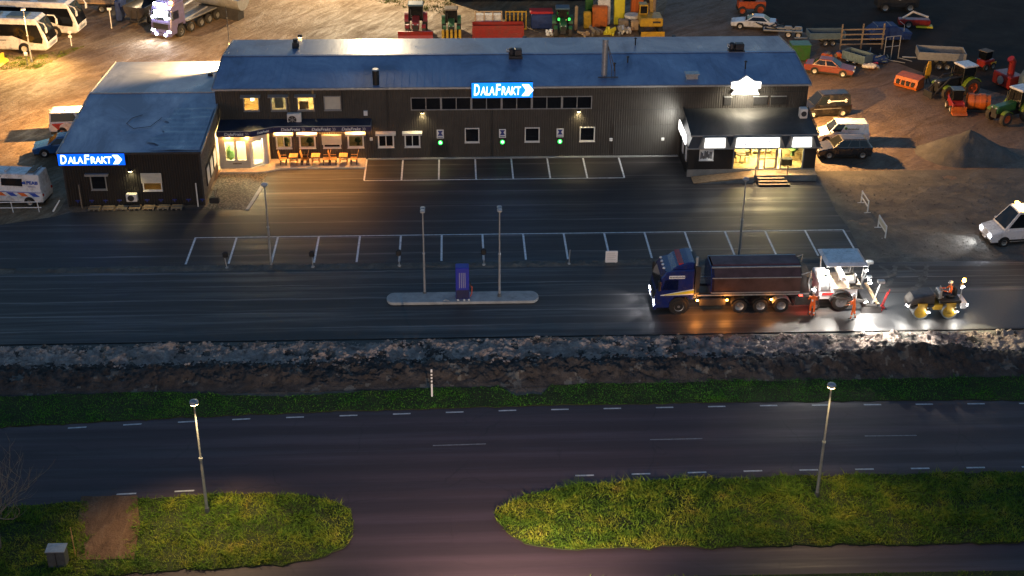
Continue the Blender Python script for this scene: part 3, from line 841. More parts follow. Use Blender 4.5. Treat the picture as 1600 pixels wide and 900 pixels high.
def hall():
    y = 103.0
    t = thing('hall', 'long dark profiled-sheet hall with blue-grey gable roof', 'building', (0, 0, 0))
    ups = [(-16.77, -15.52), (-14.62, -13.36), (-12.55, -11.2), (-10.45, -9.1)]
    lows = [(-14.45, -13.2), (-12.6, -11.3), (-10.7, -9.3), (-8.75, -7.45), (-6.33, -5.04), (-4.2, -2.94)]
    sqs = [(0.63, 1.8), (5.44, 6.64), (9.86, 11.09)]
    ops = [(a, b_, 4.18, 5.36) for a, b_ in ups] + [(-3.62, 10.78, 4.1, 5.18)] + [(a, b_, 0.98, 2.1) for a, b_ in lows] + [(a, b_, 1.33, 2.56) for a, b_ in sqs]
    w = MB(); corr(w, -18.85, 27.95, 0.0, 6.12, y, 'x', -1, 0.035, ops)
    w.build('wall', 'cladding', t)
    top = lambda a: 6.15 + 0.55 * (1 - abs(a - 108.9) / 5.9)
    for X, s in ((-18.85, -1), (27.95, 1)):
        w = MB(); corr(w, 103.0, 114.8, 0.0, 6.12, X, 'y', s, 0.035, (), top); w.build('wall', 'cladding', t)
    w = MB(); corr(w, -18.85, 27.95, 0.0, 6.12, 114.8, 'x', 1); w.build('wall', 'cladding', t)
    # horizontal sheet joints and corner flashings
    for bx_ in ((-18.9, -18.78, 102.93, 103.05, 0, 6.1), (27.88, 28.02, 102.92, 103.05, 0, 6.1), (11, 27.85, 102.945, 102.96, 5.38, 5.42), (11, 17.8, 102.945, 102.96, 3.98, 4.02)):
        fl = MB(); fl.box(*bx_); fl.build('flashing', 'dark_trim', t)
    # big sliding doors, same sheet, set slightly proud
    for a, b_ in ((-2.15, 0.35), (2.1, 5.2), (12.6, 17.5)):
        if a > 10: d = MB(); corr(d, a, b_, 0.15, 2.7, 102.9, 'x', -1, 0.02)
        else: d = MB(); d.box(a, b_, 102.93, 102.952, 0.15, 3.75)
        if a < 2: continue
        if a > 10: d.build('sliding_door', 'cladding_door', t)
    # roof: two slopes
    r_ = MB(); th = 0.12
    e0, rg, e1 = (102.72, 6.13), (108.9, 6.72), (115.0, 6.13)
    r_.prism([e0, rg, e1, (115.0, 6.13 - th), (108.9, 6.72 - th), (102.72, 6.13 - th)], -19.05, 28.15, 'x')
    ro = r_.build('roof', 'roof_sheet', t)
    sm_ = MB()
    for k in range(78):
        x = -18.75 + 0.6 * k
        sm_.prism([(102.73, 6.131), (108.9, 6.72), (108.9, 6.729), (102.73, 6.140)], x, x + 0.03, 'x'); sm_.prism([(108.9, 6.72), (115.0, 6.13), (115.0, 6.139), (108.9, 6.729)], x, x + 0.03, 'x')
    tag(sm_.build('standing_seams', 'roof_sheet', ro), kind='stuff')
    g = MB(); g.prism([(102.58, 5.98), (102.72, 5.98), (102.72, 6.10), (102.70, 6.10), (102.70, 6.02), (102.60, 6.02), (102.60, 6.12), (102.58, 6.12)], -19.05, 28.15, 'x'); g.build('gutter', 'galv', ro)
    cp = MB(); cp.box(-19.05, 28.15, 108.75, 109.05, 6.725, 6.76); cp.build('ridge_cap', 'roof_sheet', ro)
    for X in (-19.09, 28.153):
        vf = MB(); vf.prism([(102.70, 6.0), (108.9, 6.60), (115.02, 6.0), (115.02, 6.2), (108.9, 6.80), (102.70, 6.2)], X, X + 0.04, 'x')
        vf.build('verge_board', 'grey_trim', ro)
    # upper windows
    for i, (a, b_) in enumerate(ups):
        lit = i < 3
        window(t, a, b_, 4.18, 5.36, y, 'glass' if lit else 'blind', 'grey_trim', 0.07, 0.12 if i != 3 else 0.0, ())
        if lit:
            room(t, a - 0.5, b_ + 0.5, y + 0.07, y + 2.2, 3.9, 6.0, (150, 60, 260)[i], (WARM2, COOL, WARM)[i], seed=i)
            if i == 1:
                q = MB(); q.box(a + .25, b_ - .35, y + .5, y + .6, 4.2, 5.2); q.build('cabinet', 'blind', t)
            if i == 2:
                q = MB(); q.box(a + .1, a + .8, y + .5, y + .9, 4.0, 4.75); q.build('desk', 'wood_grey', t)
            if i == 0:
                q = MB(); q.lathe([(0.02, 0), (0.14, .05), (0.16, .3), (0.02, .42)], 10, ((a + b_) / 2, y + 0.7, 4.75)); q.build('hanging_lamp', 'lamp_warm', t)
    # strip window of twelve panes
    f = MB(); f.box(-3.62, 10.78, 102.93, 103.06, 4.1, 4.17); f.box(-3.62, 10.78, 102.93, 103.06, 5.11, 5.18)
    for k in range(13):
        x = -3.62 + 1.2 * k; hw = 0.03 if k % 2 else 0.08
        f.box(max(-3.62, x - hw), min(10.78, x + hw), 102.94, 103.05, 4.17, 5.11)
    sw = f.build('strip_window', 'grey_trim', t)
    for k in range(12):
        x = -3.62 + 1.2 * k
        p = MB(); p.box(x + 0.05, x + 1.15, 103.0, 103.012, 4.15, 5.13); p.build('pane', 'glass_dark', sw)
    for i, (a, b_) in enumerate(lows):
        if i == 2:
            window(t, a, b_, 0.98, 2.1, y, 'glass_dark', 'white_trim', 0.09, 0, ())
            bl = MB()
            for k in range(8):
                bl.box(a - 0.08, b_ + 0.08, 102.72 + 0.015 * k, 102.78 + 0.015 * k, 2.22 - 0.115 * (k + 1), 2.22 - 0.115 * k - 0.012)
            bl.build('roller_shutter', 'blind', t)
        else:
            window(t, a, b_, 0.98, 2.1, y, 'glass' if i < 4 else 'glass_dark', 'white_trim', 0.11, 0.20, ((a + b_) / 2,) if i in (0, 4, 5) else ())
            if i < 4:
                room(t, a - .4, b_ + .4, y + .07, y + 1.8, 0.6, 2.5, (30, 9, 0, 7)[i], WARM, seed=10 + i)
                q = MB(); q.lathe([(.02, 0), (.14, .05), (.1, .25), (.28, .4), (.2, .65), (.03, .75)], 8, ((a + b_) / 2 + .15, y + .3, 1.02)); q.build('pot_plant', 'leaf_green', t)
    for a, b_ in sqs:
        window(t, a, b_, 1.33, 2.56, y, 'glass_dark', 'white_trim', 0.08)
    # wall lamps over the strip window's ends
    for X in (-2.71, 9.72):
        l = MB(); l.box(X - .14, X + .14, 102.72, 102.96, 3.93, 4.0); wl = l.build('wall_lamp', 'dark_trim', t)
        d = MB(); d.box(X - .12, X + .12, 102.74, 102.93, 3.90, 3.926); d.build('diffuser', 'lamp_warm', wl)
        light('SPOT', (X, 102.78, 3.88), 90, (1.0, 0.78, 0.40), t, 0.08, 125, 0.7, (X, 102.74, 0))
    # roof furniture
    def flue(x, y0, z0, r_, h, mat, cap=True):
        q = MB(); q.cyl((x, y0, z0), (x, y0, z0 + h), r_, r_, 12); c = q.build('flue', mat, ro, True)
        if cap:
            k = MB(); k.cyl((x, y0, z0 + h + .004), (x, y0, z0 + h + .1), r_ * 1.1, r_ * 0.9, 12); k.build('cap', 'galv', c, True)
    flue(-6.3, 103.3, 6.1, 0.27, 1.25, 'black_plastic')
    flue(11.85, 104.6, 6.2, 0.24, 3.1, 'galv', False)
    st = MB()
    for dx in (0.55, 0.8): st.tube([(12.0, 104.6, 9.0), (11.85 + dx, 104.2, 6.9), (11.85 + dx, 104.1, 6.2)], 0.03, 5)
    st.box(11.3, 12.9, 104.0, 104.1, 6.32, 6.37); st.build('flue_stay', 'dark_trim', ro)
    def fan(x, y0, s=1.0):
        q = MB(); q.box(x - .55 * s, x + .55 * s, y0 - .4, y0 + .4, 6.6, 6.85); q.bbox(x - .1 * s, x + .5 * s, y0 - .3, y0 + .3, 6.855, 7.4 * 1.0, .06)
        q.lathe([(.22, 0), (.26, .1), (.26, .5), (.12, .6)], 12, (x - .32 * s, y0, 6.86)); q.build('roof_fan', 'dark_trim', ro)
        k = MB(); k.cyl((x - .32, y0 - .02, 7.2), (x - .75, y0 - .02, 7.25), .14, .16, 10); k.build('duct', 'galv', ro, True)
    fan(4.9, 108.2); fan(23.3, 109.2, 1.2)
    q = MB(); q.box(18.35, 19.25, 103.7, 104.3, 6.2, 6.6); q.box(18.25, 19.35, 103.6, 104.4, 6.604, 6.68); q.build('roof_hatch', 'galv', ro)
    q = MB(); q.box(-13.65, -13.1, 111.4, 111.9, 6.45, 6.95); q.cyl((-13.4, 111.65, 6.95), (-13.4, 111.65, 7.25), .16, .2, 10); q.build('roof_vent', 'dark_trim', ro)
    for x, yy in ((14.0, 107.0), (12.75, 105.4), (23.4, 105.6), (15.2, 111.8)):
        q = MB(); q.cyl((x, yy, 6.25), (x, yy, 7.0), .06, .06, 8); q.cyl((x, yy, 7.004), (x, yy, 7.1), .14, .05, 8); q.build('vent_pipe', 'dark_trim', ro)
    # antenna on the left gable
    q = MB(); q.cyl((-19.2, 113.5, 5.2), (-19.2, 113.5, 9.6), .035, .02, 6)
    for k in range(4):
        a = k * PI / 2 + .4; q.cyl((-19.2, 113.5, 8.0), (-19.2 + math.cos(a) * .9, 113.5 + math.sin(a) * .9, 7.5), .015, .01, 5)
    q.build('antenna', 'pole_dark', t)
    # flood lamps on the gables and back eave
    for (x, yy, z, ax, ay, pw, cl) in ((-19.25, 112.5, 5.6, -30, 122, 18000, SOD), (28.35, 106.2, 4.4, 38, 105.5, 4800, SOD), (28.35, 114.3, 5.4, 36, 122, 1500, SOD), (-13.4, 115.3, 6.2, -16, 128, 3500, (1.0, .72, .38)), (6.0, 115.3, 5.9, 8, 128, 1800, (1.0, .75, .42)), (19.0, 115.3, 5.9, 19, 128, 1100, SOD)):
        l = MB(); l.box(-.17, .17, -.10, .10, -.02, .2); wl = l.build('flood_lamp', 'dark_trim', t, loc=(x, yy, z + .05))
        d = MB(); d.box(-.14, .14, -.08, .08, -.06, -.024); d.build('diffuser', 'lamp_sodium', wl)
        light('SPOT', (x, yy, z - .12), pw, cl, t, .12, 165, .4, (ax, ay, 0))
    # heat pump on the wall above the porch
    q = MB(); q.bbox(-13.35, -12.25, 102.4, 102.85, 3.2, 4.1, .04); hp = q.build('heat_pump', 'white_trim', t)
    k = MB(); k.cyl((-13.0 + .05, 102.39, 3.62), (-12.95, 102.375, 3.62), .33, .33, 18); k.build('fan_grille', 'dark_trim', hp)
    k = MB()
    for a in range(6): k.box(-.02, .02, -.01, .0, 0, .3, 0, T(-12.95, 102.372, 3.62) @ Matrix.Rotation(a * PI / 3, 4, 'Y'))
    k.build('fan_blade', 'galv', hp)
    q = MB(); q.box(-7.35, -7.05, 102.8, 102.95, 3.75, 4.15); q.build('meter_box', 'sign_white', t)
    for X, Z in ((-6.85, 1.6), (12.4, 1.35), (16.6, 1.35)):
        q = MB(); q.bbox(X - .12, X + .12, 102.82, 102.96, Z, Z + .26, .03); q.build('socket_box', 'sign_white', t)
    q = MB(); q.tube([(-6.85, 102.88, 1.55), (-6.9, 102.8, .9), (-6.6, 102.78, .5), (-6.4, 102.8, 1.2), (-6.6, 102.85, 1.4)], .02, 5); q.build('cable', 'black_plastic', t)
    for X in (-9.0, 7.2, 8.6): 
        q = MB(); q.cyl((X, 102.85, 4.3 if X < 0 else .3), (X, 102.85, 6.0 if X < 0 else .3001), .045, .045, 8)
        if X < 0: q.build('downpipe', 'dark_trim', t)
    return t
hall()

def wing():
    t = thing('wing_building', 'low dark wing in front of the hall with wet blue-grey roof', 'building', (0, 0, 0))
    x0, x1, y = -28.95, -18.9, 94.45
    ops = [(-27.1, -25.94, 1.32, 2.47), (-23.3, -21.9, 1.2, 2.6)]
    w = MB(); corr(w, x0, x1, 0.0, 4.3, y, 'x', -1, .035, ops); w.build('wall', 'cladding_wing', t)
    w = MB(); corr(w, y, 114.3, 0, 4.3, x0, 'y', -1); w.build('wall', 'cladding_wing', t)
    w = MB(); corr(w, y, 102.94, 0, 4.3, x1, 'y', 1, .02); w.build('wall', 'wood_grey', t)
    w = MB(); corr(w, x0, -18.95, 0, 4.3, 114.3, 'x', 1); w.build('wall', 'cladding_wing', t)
    w = MB(); w.box(x0 - .03, x0 + .08, y - .06, y + .05, 0, 4.28); w.build('flashing', 'dark_trim', t); w = MB(); w.box(x1 - .08, x1 + .05, y - .06, y + .05, 0, 4.28); w.build('flashing', 'dark_trim', t)
    r_ = MB(); r_.prism([(94.2, 4.35), (105.2, 4.95), (114.5, 4.4), (114.5, 4.28), (105.2, 4.83), (94.2, 4.23)], x0 - .2, -18.75, 'x'); 
    # the roof skirts the hall: cut back at the hall's front wall
    ro = r_.build('roof', 'roof_wing', t)
    q = MB(); q.box(x0 - .2, -19.2, 105.1, 105.3, 4.955, 5.01); q.build('ridge_cap', 'metal_light', ro)
    q = MB(); q.prism([(94.17, 4.2), (105.2, 4.80), (114.5, 4.25), (114.5, 4.47), (105.2, 5.02), (94.17, 4.42)], x0 - .26, x0 - .205, 'x'); q.build('verge_board', 'galv', ro); q = MB(); q.prism([(94.17, 4.2), (102.6, 4.66), (102.6, 4.88), (94.17, 4.42)], -18.745, -18.69, 'x'); q.build('verge_board', 'galv', ro)
    q = MB(); q.box(x0 - .2, -18.75, 94.1, 94.165, 4.2, 4.37); q.build('eaves_board', 'dark_trim', ro)
    # torn tarpaulin sheet lying in ripples on the right half of the roof
    nx, ny = 30, 26; tp = MB()
    for j in range(ny + 1):
        for i in range(nx + 1):
            u_, v_ = i / nx, j / ny
            yy = 94.35 + 7.6 * v_
            xl = -22.7 + 1.0 * fbm(v_ * 6, 1, 1, 3) + 0.9 * v_ ; x = xl + (-18.85 - xl) * u_
            z = 4.35 + (yy - 94.2) * 0.6 / 11 + 0.06 + 0.11 * abs(math.sin(yy * 3.6 + 1.8 * fbm(x, yy, .4, 2))) * (.4 + .6 * abs(fbm(x, yy, .25, 2, 4))) + .025 * fbm(x, yy, .8, 2)
            tp.v.append((x, yy, z))
    for j in range(ny):
        for i in range(nx):
            a = j * (nx + 1) + i; tp.f.append((a, a + 1, a + nx + 2, a + nx + 1)); tp.mi.append(0)
    tp.build('tarpaulin', 'tarp_grey', ro, True)
    q = MB(); q.tube([(-24.2, 100.8, 4.76), (-24.9, 100.2, 4.73), (-25.1, 99.2, 4.68), (-24.4, 98.3, 4.62), (-23.2, 98.6, 4.65), (-22.6, 100.2, 4.75)], .02, 5); q.build('loose_cable', 'black_plastic', ro)
    q = MB(); q.box(-20.6, -20.2, 109.9, 110.2, 4.65, 4.85); q.build('roof_vent', 'dark_trim', ro)
    window(t, -27.1, -25.94, 1.32, 2.47, y, 'glass_dark', 'grey_trim', .08, .0); q = MB(); q.box(-27.4, -25.7, 94.1, 94.38, 2.5, 2.68); q.build('awning_box', 'grey_trim', t)
    window(t, -23.3, -21.9, 1.2, 2.6, y, 'glass', 'white_trim', .07)
    room(t, -23.6, -21.6, y + .07, y + 1.6, .9, 3.0, 12, WARM2, seed=30)
    bl = MB()
    for k in range(7): bl.box(-23.36, -21.84, 94.28 - .0 * k, 94.33, 2.66 - .115 * (k + 1), 2.66 - .115 * k - .01)
    bl.build('roller_shutter', 'blind', t)
    l = MB(); l.box(-24.2, -23.86, 94.12, 94.41, 2.86, 2.95); wl = l.build('wall_lamp', 'dark_trim', t)
    d = MB(); d.box(-24.17, -23.89, 94.16, 94.38, 2.83, 2.856); d.build('diffuser', 'lamp_warm', wl)
    light('SPOT', (-24.03, 94.2, 2.78), 62, (1.0, .80, .36), t, .08, 140, .8, (-24.03, 94.0, 0))
    q = MB(); q.bbox(-24.55, -23.75, 93.95, 94.33, .5, 1.12, .04); hp = q.build('heat_pump', 'white_trim', t)
    k = MB(); k.cyl((-24.2, 93.94, .8), (-24.2, 93.925, .8), .24, .24, 16); k.build('fan_grille', 'dark_trim', hp)
    for i in range(10):
        X = -28.4 + i * 1.02
        k = MB(); k.box(X, X + .34, 94.36, 94.41, .42, .50); k.box(X + .13, X + .21, 94.355, 94.365, .3, .42); k.build('socket_bracket', 'sign_blue_dark', t)
    light('SPOT', (-29.4, 110.6, 4.3), 9500, SOD, t, .12, 150, .5, (-40, 113, 0))
    l = MB(); l.box(-29.5, -29.06, 110.4, 110.8, 4.36, 4.5); l.build('flood_lamp', 'dark_trim', t)
    # notice boards on the yard-side wall
    for yy in (96.4, 98.0, 99.6):
        q = MB(); q.box(-18.84, -18.78, yy - .62, yy + .62, .9, 2.4); nb = q.build('notice_board', 'dark_trim', t)
        q = MB(); q.box(-18.776, -18.77, yy - .5, yy + .5, 1.05, 2.25); q.build('poster', 'sign_white', nb)
    return t
wing()

def porch():
    t = thing('entrance_porch', 'lit glazed entrance porch under a dark blue canopy', 'porch', (0, 0, 0))
    # low wall + frames
    q = MB(); q.box(-18.7, -16.35, 101.1, 101.22, .09, .75); q.box(-18.7, -16.35, 101.1, 101.22, 2.35, 2.9); q.box(-18.7, -18.2, 101.1, 101.22, .75, 2.35); q.box(-16.6, -16.35, 101.1, 101.22, .75, 2.35); q.box(-17.5, -17.3, 101.11, 101.2, .75, 2.35)
    q.build('wall', 'blind', t)
    for a, b_ in ((-18.2, -17.5), (-17.3, -16.6)):
        p = MB(); p.box(a, b_, 101.15, 101.162, .75, 2.35); p.build('pane', 'glass', t)
    M = T(-16.33, 101.12, 0) @ Matrix.Rotation(math.atan2(.9, 1.25), 4, 'Z'); L = math.hypot(.9, 1.25)
    f = MB()
    for a, b_, c, d in ((0, .2, .09, 2.9), (L - .35, L, .09, 2.9), (.2, L - .35, 2.3, 2.9)): f.box(a, b_, -.04, .06, c, d, 0, M)
    f.build('wall', 'white_trim', t)
    f = MB()
    for a, b_, c, d in ((.22, .3, .12, 2.28), (L - .46, L - .38, .12, 2.28), (.3, L - .46, .12, .3), (.3, L - .46, 2.2, 2.28)): f.box(a, b_, -.02, .03, c, d, 0, M)
    dr = f.build('door', 'white_trim', t); p = MB(); p.box(.29, L - .45, 0, .012, .29, 2.21, 0, M); p.build('pane', 'glass', dr)
    p = MB(); p.tube([M @ Vector((.36, -.06, .9)), M @ Vector((.36, -.06, 1.5))], .02, 6); p.build('handle', 'galv', dr)
    q = MB(); q.box(-15.08, -14.95, 101.95, 102.98, .09, 2.9); q.build('wall', 'blind', t)
    q = MB(); q.add([(-18.7, 102.9, .1), (-15.1, 102.9, .1), (-15.1, 102.9, 2.9), (-18.7, 102.9, 2.9)], [(0, 1, 2, 3)]); q.build('back_wall', 'interior_wall', t)
    q = MB(); q.lathe([(.05, 0), (.16, .1), (.12, .3), (.32, .6), (.3, 1.1), (.08, 1.5)], 9, (-18.0, 102.2, .1)); q.build('pot_plant', 'leaf_green', t)
    q = MB(); q.box(-17.7, -17.0, 101.04, 101.095, .45, .56); q.build('letter_box', 'wood_grey', t)
    light('POINT', (-17.4, 102.2, 2.5), 900, (1.0, .80, .42), t, .3, name='room_light'); light('POINT', (-16.0, 102.2, 2.5), 650, (1.0, .80, .42), t, .3, name='room_light')
    # canopy
    out = [(-18.7, 100.8), (-16.0, 100.8), (-14.4, 101.7), (-6.8, 101.7), (-6.8, 102.96), (-18.7, 102.96)]
    def zt(y): return 3.28 + (y - 100.8) * .09
    r_ = MB(); r_.loft([[(x, y, 2.92) for x, y in out], [(x, y, zt(y)) for x, y in out]]); cn = r_.build('canopy', 'roof_canopy', t)
    segs = [((-18.7, 100.8), (-16.0, 100.8)), ((-16.0, 100.8), (-14.4, 101.7)), ((-14.4, 101.7), (-6.8, 101.7)), ((-6.8, 101.7), (-6.8, 102.95))]
    for i, (a, b_) in enumerate(segs):
        d = Vector(b_) - Vector(a); M = T(a[0], a[1], 0) @ Matrix.Rotation(math.atan2(d.y, d.x), 4, 'Z')
        z0 = 2.86
        q = MB(); q.box(-.02, d.length + .02, -.05, -.006, z0, 3.3 + .0, 0, M); q.build('fascia', 'blue_fascia', cn)
        k = MB(); k.box(-.03, d.length + .03, -.07, -.001, 3.305, 3.36, 0, M); k.build('edge_trim', 'galv', cn)
        ls = {0: [1.35], 1: [.95], 2: [1.35, 3.75, 6.1], 3: []}[i]
        for c in ls:
            text_mesh('DalaFrakt', .34 if i != 1 else .24, 'sign_white', cn, M @ T(c, -.055, 3.08) @ FRONT, .006, .15, bold=.008, width=1.5 if i != 1 else 1.0)
            ch = MB()
            for o in (0, .13): ch.prism([(c + .85 + o, -.13), (c + .93 + o, -.13), (c + 1.03 + o, 0), (c + .93 + o, .13), (c + .85 + o, .13), (c + .95 + o, 0)], -.062, -.053, 'y', 0, M @ T(0, 0, 3.08))
            ch.build('chevron', 'galv', cn)
    # soffit downlights
    for x, yy, pw in ((-17.9, 100.98, 50), (-16.4, 100.98, 80), (-13.9, 102.6, 210), (-11.9, 102.6, 210), (-9.9, 102.6, 210), (-7.9, 102.6, 150)):
        d = MB(); d.cyl((x, yy, 2.9), (x, yy, 2.86), .09, .09, 10); d.build('downlight', 'lamp_warm', cn)
        light('SPOT', (x, yy, 2.84), pw, (1.0, .42, .10), t, .06, 174, .25, (x, yy + .05, 0))
    return t
porch()

def shop():
    t = thing('kiosk_shop', 'small lit shop extension with dark mansard roof and three glowing lightboxes', 'shop', (0, 0, 0))
    x0, x1, y = 18.0, 28.05, 98.62
    # walls
    for bx_ in ((x0, 21.5, y, y + .15, .62, 2.5), (27.1, x1, y, y + .15, .62, 2.5), (x0, x0 + .15, y + .151, 102.94, .0, 2.5), (x1 - .15, x1, y + .151, 102.94, 0, 2.5)):
        w = MB(); w.box(*bx_); w.build('wall', 'cladding_wing', t)
    w = MB(); w.box(x0 - .02, x1 + .02, y - .02, y + .17, 0, .615); w.build('plinth', 'plinth', t)
    f = MB()
    for X in (21.5, 23.45, 24.95, 25.25, 27.0): f.box(X, X + .1, y + .02, y + .12, .62, 2.45)
    f.box(21.5, 27.1, y + .02, y + .12, 2.38, 2.46)
    f.build('shopfront_frame', 'grey_trim', t)
    for a, b_ in ((21.6, 23.45), (25.35, 27.0)):
        p = MB(); p.box(a, b_, y + .06, y + .07, .62, 2.38); p.build('pane', 'glass', t)
    dr = MB()
    for a, b_, c, d in ((23.55, 23.65, .62, 2.36), (24.0, 24.1, .62, 2.36), (24.86, 24.95, .62, 2.36), (23.65, 24.0, 1.35, 1.5), (24.1, 24.86, .62, .7), (24.1, 24.86, 1.4, 1.48), (24.1, 24.86, 2.28, 2.36)): dr.box(a, b_, y + .03, y + .1, c, d)
    do = dr.build('door', 'wood_grey', t); p = MB(); p.box(23.6, 24.9, y + .06, y + .068, .65, 2.3); p.build('pane', 'glass', do)
    room(t, 20.0, 27.9, y + .2, 101.6, .6, 2.45, 1100, (1.0, .70, .28), seed=50)
    light('POINT', (26.2, 99.8, 2.2), 480, (1.0, .72, .3), t, .2, name='room_light')
    # shelves, counter, tables inside
    q = MB()
    for z in (1.0, 1.4, 1.8, 2.1): q.box(23.6, 25.2, 101.2, 101.5, z, z + .04)
    q.box(23.55, 23.6, 101.2, 101.5, .6, 2.3); q.box(25.2, 25.25, 101.2, 101.5, .6, 2.3); q.build('shelf', 'wood_pale', t)
    rr = random.Random(5)
    q = MB()
    for z in (1.04, 1.44, 1.84):
        x = 23.65
        while x < 25.1:
            q.box(x, x + .09, 101.22, 101.4, z, z + rr.uniform(.15, .28)); x += rr.uniform(.11, .2)
    q.build('goods', 'grey_trim', t)
    q = MB(); q.box(25.4, 26.4, 99.3, 99.8, .62, 1.1); q.build('freezer', 'black_plastic', t)
    q = MB(); q.cyl((22.4, 100, .62), (22.4, 100, 1.3), .04, .04, 8); q.cyl((22.4, 100, 1.3), (22.4, 100, 1.34), .4, .4, 14); q.build('cafe_table', 'wood_grey', t)
    for X in (21.9, 22.95):
        q = MB(); q.box(X - .17, X + .17, 99.85, 100.2, 1.02, 1.06); q.box(X - .17, X + .17, 100.17, 100.2, 1.06, 1.45)
        for a in (-.15, .15):
            for b_ in (99.88, 100.17): q.box(X + a - .015, X + a + .015, b_ - .015, b_ + .015, .62, 1.02)
        q.build('cafe_chair', 'wood_grey', t)
    q = MB(); q.lathe([(.05, 0), (.2, .1), (.15, .35), (.4, .6), (.35, .95), (.1, 1.2)], 9, (26.6, 100.2, 1.0)); q.build('pot_plant', 'leaf_green', t)
    # picture window left
    window(t, 18.85, 19.95, 1.42, 2.36, y - .01, 'sign_white', 'white_trim', .06)
    q = MB()
    for k in range(9): q.box(18.95 + .1 * k, 19.02 + .1 * k, y - .03, y - .02, 1.5 + rr.uniform(0, .15), 1.75 + rr.uniform(0, .45))
    q.build('poster_print', 'dark_trim', t)
    # mansard: lower ring -> upper ring -> low roof rising to hall wall
    E = [(17.85, 102.9), (17.85, 98.4), (28.35, 98.4), (28.35, 102.9)]
    U = [(18.3, 102.9), (18.3, 98.85), (27.95, 98.85), (27.95, 102.9)]
    m_ = MB(); m_.add([(*p, 2.45) for p in E] + [(*p, 3.4) for p in U], [(0, 1, 5, 4), (1, 2, 6, 5), (2, 3, 7, 6)]); m_.add([(*p, 2.45) for p in E], [(3, 2, 1, 0)])
    ms = m_.build('mansard', 'dark_trim', t)
    r_ = MB(); r_.prism([(98.72, 3.41), (102.93, 4.05), (102.93, 3.95), (98.72, 3.33)], 18.15, 28.1, 'x'); ro = r_.build('roof', 'roof_shop', t)
    q = MB(); q.box(18.1, 28.15, 98.68, 98.715, 3.32, 3.44); q.box(17.8, 28.4, 98.34, 98.395, 2.40, 2.5); q.build('gutter', 'grey_trim', ro)
    q = MB(); q.prism([(98.72, 3.43), (102.93, 4.07), (102.93, 4.19), (98.72, 3.55)], 18.08, 18.145, 'x'); q.build('verge_board', 'dark_trim', ro); q = MB(); q.prism([(98.72, 3.43), (102.93, 4.07), (102.93, 4.19), (98.72, 3.55)], 28.105, 28.17, 'x'); q.build('verge_board', 'dark_trim', ro)
    for a, b_ in ((19.15, 20.75), (21.6, 25.0), (26.0, 27.5)):
        d = MB(); d.prism([(a - .45, 2.5), (b_ + .45, 2.5), (b_ + .1, 3.38), (a - .1, 3.38)], 98.36, 98.85, 'y'); dm = d.build('dormer', 'plinth', ms)
        q = MB(); q.prism([(a, 2.56), (b_, 2.56), (b_ - .05, 3.33), (a + .05, 3.33)], 98.28, 98.355, 'y'); lb = q.build('lightbox', 'lightbox', dm)
        if b_ - a > 3:
            for X, s in ((22.15, 1), (24.35, -1)):
                c = MB(); pts = [(X + .26 * math.cos(k) * s, 2.92 + .26 * math.sin(k)) for k in np.linspace(-1.4, 1.4, 9)] + [(X + (.26 * math.cos(k) - .10) * s, 2.92 + .26 * math.sin(k)) for k in np.linspace(1.4, -1.4, 9)]
                c.prism(pts, 98.26, 98.276, 'y'); c.build('crescent_mark', 'sign_blue_dark', lb)
    for a, b_ in ((98.9, 100.3), (100.7, 102.3)):
        q = MB(); q.box(17.72, 17.80, a, b_, 2.6, 3.35); q.build('lightbox', 'lightbox', ms)
    for yy in (99.6, 101.2):
        q = MB(); q.box(17.96, 17.99, yy - .3, yy + .3, 1.0, 2.3); q.build('poster', 'sign_white', t)
    # rooftop unit and parapet frames on the wall above
    q = MB(); q.bbox(27.1, 27.7, 101.1, 101.7, 3.8, 4.6, .04); hp = q.build('heat_pump', 'white_trim', t)
    k = MB(); k.cyl((27.4, 101.09, 4.2), (27.4, 101.075, 4.2), .22, .22, 14); k.build('fan_grille', 'dark_trim', hp)
    for a, b_ in ((21.35, 21.9), (23.7, 24.8), (25.1, 26.3)):
        q = MB(); q.box(a, b_, 102.86, 102.93, 4.35, 5.0); q.build('wall_panel', 'black_plastic', t)
        q = MB(); q.box(a - .05, b_ + .05, 102.83, 102.93, 5.004, 5.07); q.build('panel_cap', 'galv', t)
    light('SPOT', (20, 98.15, 2.4), 10, COOL, t, .1, 140, .8, (20, 97.5, 0)); light('SPOT', (24, 98.1, 2.4), 170, (1, .70, .36), t, .1, 150, .8, (24, 97.2, 0)); light('SPOT', (27, 98.15, 2.4), 9, COOL, t, .1, 140, .8, (27, 97.5, 0))
    light('SPOT', (17.55, 101.0, 3.0), 260, (1, .96, .84), t, .5, 150, .7, (12, 104.5, 3.2))
    return t
shop()
